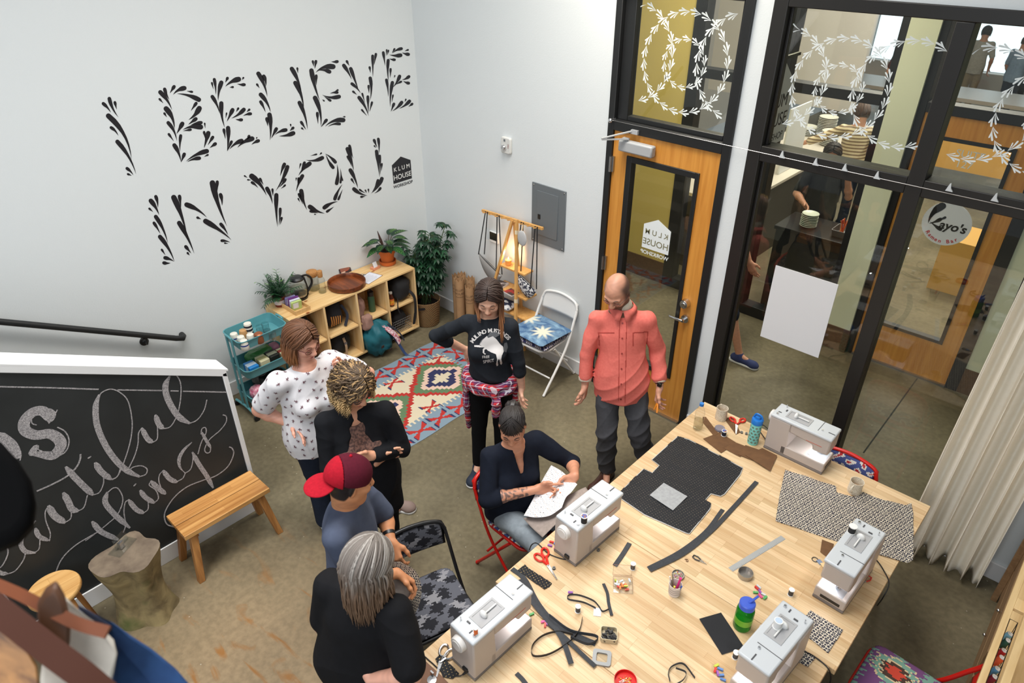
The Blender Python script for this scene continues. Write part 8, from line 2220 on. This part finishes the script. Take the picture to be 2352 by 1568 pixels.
for i in range(6):
 z = 1.43 - .09 * i; wd = .045 + .012 * i if i < 3 else .07 - .0 * i
 if z > 1.2 or z < .98: s.ell(A3((fo[0], fo[1], z)) + Fb * .17, (.12, .03 + .018 * min(i, 3), .07), d['fr'], .02, 's')
for z in (.9, .8, .7, .62): s.ell(A3((fo[0], fo[1], z)) + Fb * .19, (.11, .055, .07), d['fr'], .02, 's')
s.ell(J['neck'] + A3((0, 0, .09)), (.075, .075, .09), k=.01, op='s')
garment(d, 'cardigan', s, NAVYB, fold=.006, freq=12, seed=6)
s = SDF(); legs(s, d, (.092, .066, .060), .97); s.cut((0, 0, .06), (0, 0, -1)); garment(d, 'trousers', s, BLKT, fold=.004)
shoes(d, mat('black_shoe', S(30, 30, 32), .5), mat('dark_sole', S(40, 30, 26), .7))
HC = [rgb(84, 66, 48), rgb(196, 164, 114), rgb(164, 132, 90)]
hair(d, 780, .085, HC, .032, 52, .010, 62, seed=12, out=.03, r=.0034, tipcol=.5, pt=20)
hair(d, 90, .0, HC, .022, 24, .008, 40, seed=13, back=60, r=.0034, pend0=74, pt=3, name='front_curls')
glasses(d, (34, 34, 40), .022, 1.15, .002)

# ---- person in the backwards red cap
d = person('person in a backwards red and maroon cap and blue-grey tee, holding fabric', (3.22, -3.23, 0),
  dict(head=(3.25, -3.235, 1.575), neck=(3.21, -3.25, 1.43), sr=(3.315, -3.385, 1.37), sl=(3.10, -3.13, 1.37), er=(3.40, -3.36, 1.09), el=(3.165, -3.02, 1.13), wr=(3.43, -3.17, 1.04), wl=(3.285, -3.085, 1.085),
    hr=(3.265, -3.315, .90), hl=(3.155, -3.185, .90), kr=(3.29, -3.30, .48), kl=(3.19, -3.17, .48), ar=(3.28, -3.33, .08), al=(3.18, -3.2, .08)),
  (.34, .94), 14, fem=False, thick=1.0, skin=(204, 140, 98), hairc=(34, 26, 24), lip=(170, 96, 80),
  hands=dict(r=dict(d=(.3, .4, -.5), t=(.6, -.3, .5), curl=.8), l=dict(d=(.55, -.25, -.6), t=(.6, .6, .4), curl=.8)))
BGT = cloth_mat('blue_grey_tee', (84, 92, 112), c2=(76, 83, 102))
s = SDF(); torso(s, d, .030, .76, 1.12, False, .01); sleeves(s, d, .88, .074, .066)
s.ell(d['J']['neck'] + A3((.02, .02, .07)), (.072, .072, .07), k=.01, op='s')
garment(d, 'tee', s, BGT, fold=.007, freq=12, seed=7)
s = SDF(); legs(s, d, (.095, .075, .066), .97); s.cut((0, 0, .08), (0, 0, -1)); garment(d, 'trousers', s, DKJ, fold=.006)
shoes(d, mat('black_shoe', S(30, 30, 32), .5), mat('white_sole', S(220, 220, 218), .6))
P = d['P']; fh = np.stack([d['F'], d['L'], d['U']])
MAR, CAPR = cloth_mat('maroon_twill', (88, 24, 40), sc=90), cloth_mat('red_twill', (176, 26, 44), sc=90)
s = SDF(); s.ell(P(-.012, 0, .040), (.112, .093, .102), fh, .02); s.cut(P(0, 0, .026), -d['U'] + d['F'] * -.18); s.cut(P(-.055, 0, 0), -d['F']); o = garment(d, 'cap_crown', s, MAR, .005, .001)
s = SDF(); s.ell(P(-.012, 0, .040), (.1125, .0935, .1025), fh, .02); s.cut(P(0, 0, .012), -d['U'] + d['F'] * -.18); s.cut(P(-.055, 0, 0), d['F']); garment(d, 'cap_front_panel', s, CAPR, .005, .001)
s = SDF(); s.ell(P(-.135, 0, .000), (.075, .078, .012), np.stack([nrm(d['F'] + d['U'] * .35), d['L'], nrm(d['U'] - d['F'] * .35)]), .01); garment(d, 'cap_brim', s, CAPR, .004, 0)
mb = MB(); mb.ball(P(-.012, 0, .143), .008, 10); mb.build('cap_button', CAPR, d['t'])
w, e = d['J']['wl'], d['J']['el']; a = nrm(e - w); c = w + a * .04
mb = MB(); mb.lathe([(.029, -.009), (.032, -.009), (.032, .009), (.029, .009)], c, 22, axis=a); mb.build('watch', BLACKP, d['t'])
# fabric in this person's hands
def sheet_px(name, label, cat, rows, cols_, m, n=8, colf=None, nu=30, nv=24):
 """rows: lists of (px,py,z) across; lofted with splines"""
 R = [[np.array(F(x, y, z)) for x, y, z in r] for r in rows]
 def fn(u, v):
  def ev(L, t):
   q = spline(L, 8); i = t * (len(q) - 1); a = int(min(i, len(q) - 2)); return A3(q[a]) * (1 - (i - a)) + A3(q[a + 1]) * (i - a)
  return Vector(ev([ev(r, v) for r in R], u))
 mb = MB(); mb.sheet(fn, nu, nv, colf)
 c = sum(mb.v, Vector()) / len(mb.v); zz = min(p.z for p in mb.v)
 return tag(mb.build(name, m, origin=(c.x, c.y, zz), solid=.002), label, cat)
sheet_px('patterned_strip', 'navy and cream patterned strip hanging from the hands of the person in the red cap', 'fabric', [[(893, 1290, 1.06), (920, 1290, 1.04)], [(918, 1318, .98), (955, 1312, .97)], [(938, 1360, .88), (968, 1352, .88)], [(938, 1395, .80), (960, 1395, .80)], [(922, 1425, .73), (938, 1432, .72)]], 0, IKT, colf=lambda u, v: lattice(u * .42, v * .12), nu=130, nv=40)
sheet_px('felt_piece', 'pale grey felt piece held beside the patterned strip', 'fabric', [[(885, 1300, 1.06), (905, 1308, 1.03)], [(880, 1340, 1.0), (938, 1350, .95)], [(885, 1390, .90), (940, 1385, .86)], [(905, 1420, .78), (922, 1425, .76)]], 0, mat('pale_felt', S(176, 168, 164), .95, noise=(40, .3)))

# ---- woman with long grey hair, seen from behind
d = person('woman with long grey-brown hair in a black tee, seen from behind, hand on hip', (3.60, -3.50, 0),
  dict(head=(3.655, -3.445, 1.515), neck=(3.635, -3.47, 1.375), sr=(3.775, -3.425, 1.315), sl=(3.475, -3.54, 1.315), er=(3.905, -3.475, 1.05), el=(3.42, -3.58, 1.05), wr=(3.755, -3.575, .985), wl=(3.44, -3.42, .92),
    hr=(3.655, -3.485, .86), hl=(3.50, -3.54, .86), kr=(3.64, -3.49, .46), kl=(3.50, -3.53, .46), ar=(3.63, -3.53, .08), al=(3.50, -3.57, .08)),
  (-.12, 1.0), 22, thick=1.14, skin=(220, 164, 142), hairc=(96, 84, 74),
  hands=dict(r=dict(d=(-.9, .05, -.25), t=(.1, -.3, .9), curl=.25), l=dict(d=(.2, .9, -.2), t=(.3, 0, .9), curl=.4)))
s = SDF(); torso(s, d, .028, .70, 1.12, True, .02); sleeves(s, d, .82, .078, .070)
garment(d, 'tee', s, cloth_mat('black_tee', (28, 28, 31)), fold=.008, freq=12, seed=9)
s = SDF(); legs(s, d, (.095, .072, .062), .97); s.cut((0, 0, .07), (0, 0, -1)); garment(d, 'jeans', s, DKJ, fold=.006)
shoes(d, mat('black_shoe', S(30, 30, 32), .5), mat('dark_sole', S(40, 30, 26), .7))
hair(d, 900, .27, [rgb(112, 104, 98), rgb(118, 92, 72), rgb(158, 152, 146)], .018, 62, seed=15, out=.02, r=.0046, tipcol=.5, wave=.012, lenf=lambda az: .17 + .12 * smooth01((abs(az) - 1.2) / 1.2))

# ---- seated woman in navy
d = person('seated woman in a navy blouse with dark fringe, pointing at dotted fabric', (3.19, -2.08, 0),
  dict(head=(3.195, -2.085, 1.185), neck=(3.185, -2.065, 1.045), sr=(3.105, -2.185, .965), sl=(3.215, -1.89, .965), er=(3.185, -2.30, .735), el=(3.375, -1.715, .765), wr=(3.39, -2.085, .80), wl=(3.515, -1.865, .845),
    hr=(3.17, -2.17, .53), hl=(3.22, -1.995, .53), kr=(3.545, -2.215, .535), kl=(3.585, -1.985, .535), ar=(3.50, -2.18, .09), al=(3.55, -1.96, .09)),
  (.62, -.76), 30, thick=1.0, skin=(202, 142, 112), hairc=(34, 28, 27), lip=(164, 92, 82), tattoo=(A3((3.20, -2.28, .74)), A3((3.36, -2.115, .79))),
  hands=dict(r=dict(d=(.62, .74, -.05), t=(-.2, .25, .9), curl=.5, point=True), l=dict(d=(-.12, -.62, -.6), t=(-.7, .0, .5), curl=.7)))
NV = cloth_mat('navy_cotton', (27, 32, 44), c2=(23, 27, 38))
s = SDF(); torso(s, d, .022, .50, 1.06, True, .012)
sleeves(s, d, 1.18, .066, .060, .056)
Fb, Lb, J = d['Fb'], d['Lb'], d['J']; fo = (J['sr'] + J['sl']) / 2
for i in range(5): s.ell(fo + Fb * .15 + A3((0, 0, .05 - .035 * i)), (.10, .052 - .0105 * i, .04), d['fr'], .012, 's')
s.ell(J['neck'] + A3((0, 0, .075)), (.064, .064, .08), k=.01, op='s')
garment(d, 'blouse', s, NV, fold=.007, freq=13, seed=11)
s = SDF(); legs(s, d, (.090, .074, .064), .95); s.cut((0, 0, .10), (0, 0, -1)); garment(d, 'jeans', s, cloth_mat('pale_denim', (150, 160, 168)), fold=.005)
shoes(d, mat('black_shoe', S(30, 30, 32), .5), mat('white_sole', S(220, 220, 218), .6))
HB = [rgb(32, 26, 25), rgb(44, 36, 32)]
hair(d, 700, .0, HB, .006, 0, seed=21, back=125, r=.0040, pt=1, wave=0, tied=True)
hair(d, 170, .0, HB, .012, 0, seed=22, back=66, r=.0036, name='fringe', psi0=2, pt=1, wave=0, crown=(-.02, 0), pend0=68)
P = d['P']; fh = np.stack([d['F'], d['L'], d['U']])
s = SDF(); s.ell(P(-.10, 0, .055), (.045, .05, .045), fh, .02); V, Fc = s.mesh(.006); V = folds(V, Fc, .004, 60, 3); np_obj('hair_bun', V, Fc, mat('dark_bun', S(34, 28, 27), .45), d['t'])
# the work in her hands
DS = [mat('white_dotted', S(222, 222, 226), .85), mat('small_dot', S(70, 62, 62), .85), mat('tan_dot', S(168, 140, 100), .85)]
def sprig(u, v):
 a, b = u * 26, v * 22; i, j = math.floor(a), math.floor(b)
 rr = ((i * 73 + j * 37) % 11) / 11 - .5
 return (1 + (i * 3 + j) % 2) if abs(a - i - .5 + .3 * rr) < .14 and abs(b - j - .5 + .3 * rr) < .16 else 0
sheet_px('dotted_fabric', 'white fabric with tiny dots held by the seated woman', 'fabric', [[(1203, 1184, .70), (1230, 1188, .72), (1262, 1184, .75), (1290, 1166, .79)], [(1222, 1150, .74), (1250, 1150, .77), (1280, 1150, .79), (1300, 1142, .81)], [(1246, 1102, .79), (1272, 1108, .80), (1295, 1122, .81), (1312, 1130, .82)], [(1266, 1068, .83), (1290, 1082, .82), (1310, 1100, .82), (1326, 1112, .82)]], 0, DS, colf=sprig, nu=110, nv=100)
sheet_px('felt_bag', 'greige felt bag piece lying under the dotted fabric in the seated woman\'s lap', 'fabric', [[(1202, 1190, .66), (1222, 1212, .67), (1246, 1234, .69)], [(1240, 1180, .69), (1262, 1190, .71), (1280, 1200, .74)], [(1300, 1140, .76), (1310, 1150, .765), (1322, 1160, .768)], [(1345, 1118, .775), (1352, 1128, .77), (1362, 1140, .768)]], 0, mat('greige_felt', S(164, 150, 142), .95, noise=(50, .3)))
# ================================================================== CORRIDOR AND NOODLE SHOP BEYOND THE GLASS
t = thing('round_sign', 'round white sign with black brush lettering on the far orange door', 'sign', (4.31, CW + .018, 1.49))
c = Vector((4.31, CW + .018, 1.49)); R0 = .19
mb = MB(); mb.prism([c + Vector((R0 * math.cos(a), 0, R0 * math.sin(a))) for a in [2 * PI * i / 48 for i in range(48)]], (0, -.004, 0)); mb.build('disc', mat('sign_white', S(226, 228, 230), .6), t, smooth=False)
sk_ = mat('brush_black', S(22, 22, 24), .6)
mb = MB()
for poly in (drop_poly((-.075, .145), (-.135, -.03), .06, -.12), drop_poly((-.055, .03), (-.13, -.03), .03, .05), drop_poly((-.03, -.055), (-.125, -.01), .03, .02), drop_poly((-.025, .055), (-.085, .02), .02, .1)): mb.add([c + Vector((x, -.0055, z)) for x, z in poly], [tuple(range(len(poly)))])
write(mb, 'ayo\'s', c + Vector((-.052, -.0055, -.045)), (1, 0, 0), (0, 0, 1), .105, bold=.003, shear=.2); mb.build('name', sk_, t, smooth=False)
mb = MB()
for i, ch in enumerate('Ramen Bar'):
 a = math.radians(-138 + 11.5 * i); gv, gf = glyphs(ch, .045, 'CENTER', bold=.001)
 u, v = Vector((math.cos(a + PI / 2), 0, math.sin(a + PI / 2))), Vector((-math.cos(a), 0, -math.sin(a)))
 mb.add([c + Vector((0, -.0055, 0)) - v * .158 + u * x + v * (y - .012) for x, y in gv], gf)
mb.build('caption', mat('sign_red', S(200, 40, 50), .6), t, smooth=False)
mb = MB(); write(mb, 'SUITE\n 127', (4.20, CW + .018, 2.06), (1, 0, 0), (0, 0, 1), .085)
tag(mb.build('suite_number', WVIN, origin=(4.2, CW + .018, 2.0), smooth=False), 'white suite number lettering on the glass of the far orange door', 'lettering')
t = thing('blade_sign', 'white house-shaped sign hanging out over the corridor at the window edge', 'sign', (3.37, .36, 2.4))
mb = MB(); mb.prism([(3.365, y, z) for y, z in ((.15, 2.36), (.62, 2.36), (.62, 2.76), (.385, 2.94), (.15, 2.76))], (.012, 0, 0)); mb.build('board', WHITEP, t)
mb = MB()
for tx, z, s_ in (('KLUM', 2.62, .13), ('HOUSE', 2.49, .13), ('WORKSHOP', 2.39, .07)): write(mb, tx, (3.3785, .385, z), (0, 1, 0), (0, 0, 1), s_, align='CENTER')
mb.build('lettering', INK, t, smooth=False)
mb = MB(); mb.bb((3.36, .16, 2.94), (3.38, .62, 2.96)); mb.cyl((3.37, .16, 2.95), (3.37, .15, 2.95), .03); mb.build('bracket', BLACKM, t)
def block(name, label, cat, a, b, m, top=None, tn='counter_top'):
 t = thing(name, label, cat, ((a[0] + b[0]) / 2, (a[1] + b[1]) / 2, a[2]))
 mb = MB(); mb.bb(a, (b[0], b[1], b[2] - (.04 if top else 0))); mb.build('body', m, t)
 if top: mb = MB(); mb.bb((a[0] - .02, a[1] - .02, b[2] - .04), (b[0] + .02, b[1] + .02, b[2])); mb.build(tn, top, t, bev=.004)
 return t
DKC = mat('dark_cabinet', S(42, 34, 30), .5)
block('kitchen_counter', 'long counter with a pale top behind the noodle shop window', 'counter', (1.25, 2.75, 0), (2.15, 6.3, .95), DKC, mat('pale_laminate', S(206, 198, 186), .4))
block('service_station', 'black dish station just inside the noodle shop window', 'counter', (2.78, 2.42, 0), (3.5, 2.9, .98), BLACKM, mat('black_steel', S(40, 40, 42), .3, .6))
block('bar_front', 'wide plywood bar front at the back of the noodle shop', 'bar', (2.3, 7.9, .35), (4.9, 8.1, .98), mat('ply_orange', S(214, 164, 84), .5), mat('grey_worktop', S(150, 142, 132), .3))
block('dining_table', 'long grey table by the bright far windows', 'table', (.6, 9.6, 1.0), (4.4, 10.6, 1.06), mat('grey_worktop', S(150, 142, 132), .3))
block('partition_panel', 'large pale panel hanging behind the noodle shop counter', 'panel', (-.4, 6.5, 1.25), (1.95, 6.6, 3.3), mat('pale_panel', S(196, 192, 190), .6))
block('menu_board', 'white menu board standing on the noodle shop counter', 'board', (2.02, 4.05, .955), (2.04, 4.65, 1.75), mat('sign_white', S(226, 228, 230), .6))
block('wood_box', 'plywood box on the floor behind the far orange door', 'box', (4.0, 4.2, 0), (4.9, 4.8, .62), mat('ply_orange', S(214, 164, 84), .5))
def stack(n, x, y, z, r, dz, m, lab, grp):
 first = None
 mb = MB(); mb.lathe([(0, 0), (r * .6, 0), (r, dz * .9), (r * .97, dz * 1.1), (r * .55, dz * .35), (0, dz * .35)], (0, 0, 0), 24)
 first = tag(mb.build('plate', m, origin=(0, 0, 0)), lab, 'plate', grp); first.location = (x, y, z)
 for k in range(1, n):
  c = first.copy(); COL.objects.link(c); c.location = (x + .002 * math.sin(k * 3), y, z + dz * k)
PLT = mat('white_plate', S(214, 214, 204), .3)
stack(14, 1.80, 6.05, .952, .13, .022, PLT, 'white plate in the tall stack on the noodle shop counter', 'tall stack of plates')
stack(9, 1.98, 5.75, .952, .12, .022, PLT, 'white plate in the lower stack on the noodle shop counter', 'lower stack of plates')
stack(4, 1.50, 6.1, .952, .17, .026, PLT, 'wide white plate at the wall side of the noodle shop counter', 'wide plates')
stack(8, 3.03, 2.60, .982, .085, .018, mat('celadon_plate', S(206, 210, 192), .3), 'pale plate in the stack on the black dish station', 'plates on the dish station')
t = thing('steel_tub', 'steel tub of red and orange chopsticks on the dish station', 'tub', (3.38, 2.62, .982))
mb = MB(); o = rrect(.17, .22, .02, 3); n = len(o); mb.add([(3.38 + x * s_, 2.62 + y * s_, z) for z, s_ in ((.982, .9), (1.05, 1), (1.05, .95), (.988, .86)) for x, y in o], [(r * n + i, r * n + (i + 1) % n, (r + 1) * n + (i + 1) % n, (r + 1) * n + i) for r in range(3) for i in range(n)] + [tuple(range(3 * n, 4 * n))]); mb.build('tub_body', STEEL, t)
for k in range(9):
 b = Vector((3.36 + .012 * (k % 3), 2.58 + .02 * (k // 3), .99)); mb = MB(); mb.tube([b, b + Vector((.03 * math.sin(k * 2.1), .04 * math.cos(k * 1.7), .16))], .0045, 6)
 tag(mb.build('chopstick', mat('chop_red', S(190, 44, 34), .4) if k % 2 else mat('chop_orange', S(226, 120, 50), .4), origin=b), ('red' if k % 2 else 'orange') + ' chopstick standing in the steel tub', 'chopstick', ('red' if k % 2 else 'orange') + ' chopsticks')
# people of the noodle shop and the corridor
def figure(label, x, y, yaw, hgt, top, trs, armR, armL, hairc, skin=(200, 146, 118), pitch=20, stripes=None, step=.0, legs_to=.97, shoe=None, sleeve=.8, hairlen=.06):
 s_ = hgt / 1.70; a = math.radians(yaw); f, l, u = A3((math.cos(a), math.sin(a), 0)), A3((-math.sin(a), math.cos(a), 0)), A3((0, 0, 1))
 Q = lambda F_, L_, U_: A3((x, y, 0)) + f * F_ * s_ + l * L_ * s_ + u * U_ * s_
 J = dict(head=Q(.04, 0, 1.575), neck=Q(0, 0, 1.43), sr=Q(0, -.175, 1.37), sl=Q(0, .175, 1.37), er=Q(*armR[0]), wr=Q(*armR[1]), el=Q(*armL[0]), wl=Q(*armL[1]), hr=Q(0, -.085, .9), hl=Q(0, .085, .9), kr=Q(.03 + step * .5, -.09, .48), kl=Q(.03 - step * .4, .09, .48), ar=Q(step, -.09, .08), al=Q(-step, .09, .08))
 hd = lambda w, e: dict(d=tuple(nrm(w - e)), t=tuple(f * .5 + u * .6), curl=.4)
 d = person(label, (x, y, 0), J, f[:2], pitch, False, 1.0, skin, hairc=hairc, h=.0085, hands=dict(r=hd(J['wr'], J['er']), l=hd(J['wl'], J['el'])))
 S1 = SDF(); torso(S1, d, .022, .80, 1.05, False); sleeves(S1, d, sleeve, .068, .06, .05); garment(d, 'shirt', S1, top, .011, .006)
 S1 = SDF(); legs(S1, d, (.095, .072, .062), legs_to); S1.cut((0, 0, 1.0), (0, 0, 1))
 if legs_to < .5: S1.cut((0, 0, .42), (0, 0, -1))
 garment(d, 'trousers', S1, trs, .011, .005)
 shoes(d, shoe or mat('black_shoe', S(30, 30, 32), .5), mat('white_sole', S(220, 220, 218), .6))
 hc = rgb(*hairc); hair(d, 160, hairlen, [hc, hc * 1.3], .010, 66, seed=int(x * 10), r=.007)
 return d
def stripe_mat():
 m, nt, b = nodes_of('cream_brown_stripes'); tc = nt.nodes.new('ShaderNodeTexCoord'); sx = N(nt, 'ShaderNodeSeparateXYZ'); nt.links.new(tc.outputs['Object'], sx.inputs[0])
 w = N(nt, 'ShaderNodeMath', operation='MULTIPLY'); w.inputs[1].default_value = 150; nt.links.new(sx.outputs[2], w.inputs[0]); q = N(nt, 'ShaderNodeMath', operation='SINE'); nt.links.new(w.outputs[0], q.inputs[0])
 g = N(nt, 'ShaderNodeMath', operation='GREATER_THAN'); g.inputs[1].default_value = .2; nt.links.new(q.outputs[0], g.inputs[0]); nt.links.new(mix_col(nt, g.outputs[0], S(214, 198, 164), S(122, 100, 72)), b.inputs[0]); return m
dn_ = ((.02, -.25, 1.1), (.12, -.24, .88)); up_ = ((.02, .25, 1.1), (.14, .24, .9))
figure('person in a cream and brown striped shirt reaching along the noodle shop counter', 2.48, 5.25, 118, 1.68, stripe_mat(), DKJ, dn_, ((.06, .42, 1.22), (.12, .66, 1.1)), (70, 50, 38), sleeve=1.5)
DKT = cloth_mat('charcoal_tee', (44, 46, 50))
figure('kitchen worker in a dark tee and apron behind the dish station', 2.85, 3.35, -70, 1.66, DKT, BLKT, ((.12, -.27, 1.12), (.34, -.16, 1.08)), ((.10, .27, 1.15), (.22, .2, 1.42)), (40, 32, 30))
figure('person with red hair in a patterned top deep inside the noodle shop', 1.15, 11.4, -70, 1.66, cloth_mat('plum_print', (96, 58, 62)), BLKT, dn_, up_, (196, 96, 40), hairlen=.16)
figure('man in a pale grey shirt with his back turned by the far windows', 1.95, 13.6, 95, 1.72, cloth_mat('pale_grey_shirt', (186, 180, 168)), cloth_mat('khaki', (150, 132, 100)), dn_, up_, (40, 32, 28))
figure('person in a pale blue shirt by the far windows at the photo edge', 2.75, 13.2, 60, 1.66, cloth_mat('pale_blue_shirt', (150, 172, 196)), DKJ, dn_, up_, (52, 38, 30))
figure('passer-by in blue canvas shoes walking through the corridor', 2.78, 1.32, 0, 1.70, DKT, cloth_mat('dark_shorts', (40, 46, 62)), dn_, up_, (60, 44, 34), step=.36, legs_to=.05, shoe=mat('blue_canvas_shoe', S(44, 56, 104), .8))
# ================================================================== BAGS HANGING AT THE LOFT RAIL, CLOSE TO THE CAMERA
def near(name, label, cat, dep): return thing(name, label, cat, tuple(AT(150, 1568, dep)))
def slab(mb, px, dep, off, m=None): mb.prism([AT(x, y, dep + (dz if len(q) > 2 else 0)) for q in px for x, y, dz in [(q + (0,))[:3]]], off, m)
BK = Vector(ray(150, 1500)) * .06
t = near('canvas_tote', 'out-of-focus white canvas tote with brown leather handles, close at the lower left', 'bag', 1.2)
mb = MB(); slab(mb, [(118, 1372, .0), (134, 1352, .0), (172, 1392, .01), (222, 1432, .015), (262, 1468, .01), (270, 1500, 0), (262, 1545, 0), (235, 1640, 0), (100, 1660, 0), (92, 1560, 0), (104, 1460, 0)], 1.2, BK); mb.build('canvas_body', mat('white_canvas', S(216, 208, 196), .9, noise=(30, .4)), t, bev=.008)
mb = MB(); slab(mb, [(84, 1440), (84, 1395), (100, 1368), (126, 1350), (146, 1385), (160, 1440), (158, 1490), (140, 1520), (118, 1530), (100, 1520)], 1.16, Vector((-.02, .01, 0))); mb.build('leather_panel', mat('dark_tan_leather', S(96, 62, 40), .5), t, bev=.006)
LEA = mat('tan_leather', S(116, 62, 34), .45)
def band(pts, w, dep, m, nm, par):
 P = [AT(x, y, dep + dz) for x, y, dz in spline(pts, 6)]; mb = MB(); mb.strip(P, w, Vector(CAMP) - P[len(P) // 2], .005); mb.build(nm, m, par)
band([(-60, 1320, .1), (40, 1362, .06), (110, 1398, .0), (180, 1432, -.03), (250, 1452, -.04)], .020, 1.18, LEA, 'handle', t)
band([(-60, 1360, -.05), (20, 1420, -.05), (110, 1490, -.05), (190, 1550, -.05), (260, 1610, -.05)], .040, 1.15, mat('brown_strap', S(80, 42, 27), .45), 'handle', t)
t = near('denim_bag', 'out-of-focus blue denim bag hanging behind the canvas tote', 'bag', 1.3)
mb = MB(); slab(mb, [(178, 1392, .03), (215, 1412, .01), (258, 1428, 0), (300, 1458, 0), (350, 1490, 0), (405, 1535, 0), (470, 1610, 0), (440, 1680, 0), (250, 1690, 0), (262, 1560, 0), (268, 1490, 0), (240, 1450, 0)], 1.3, BK * 1.3); mb.build('denim_body', mat('indigo_denim', S(40, 78, 128), .9, noise=(16, .25), col2=S(26, 52, 96)), t, bev=.012)
mb = MB(); slab(mb, [(176, 1388), (200, 1398), (250, 1430), (262, 1448), (240, 1448), (205, 1420)], 1.27, BK * .5); mb.build('folded_edge', mat('dark_indigo', S(34, 40, 62), .9), t, bev=.004)
t = near('wooden_board', 'out-of-focus orange wooden board at the lower left corner', 'board', 1.1)
mb = MB(); slab(mb, [(-80, 1400), (10, 1440), (62, 1490), (86, 1530), (98, 1640), (20, 1660), (-80, 1560)], 1.1, Vector((-.02, .0, -.015))); mb.build('board_body', wood('spalted_ply', S(196, 138, 78), S(112, 72, 40), 0, 5, .5), t, bev=.004)
t = near('black_bag', 'out-of-focus black bag at the left edge in front of the chalkboard', 'bag', 1.3)
mb = MB(); slab(mb, [(-160, 990), (-60, 985), (0, 1008), (42, 1052), (72, 1100), (82, 1150), (74, 1200), (40, 1238), (-10, 1258), (-160, 1280)], 1.3, BK * 1.4); mb.build('bag_body', mat('soft_black', S(9, 9, 10), .9, spec=.1), t, bev=.025, seg=4)
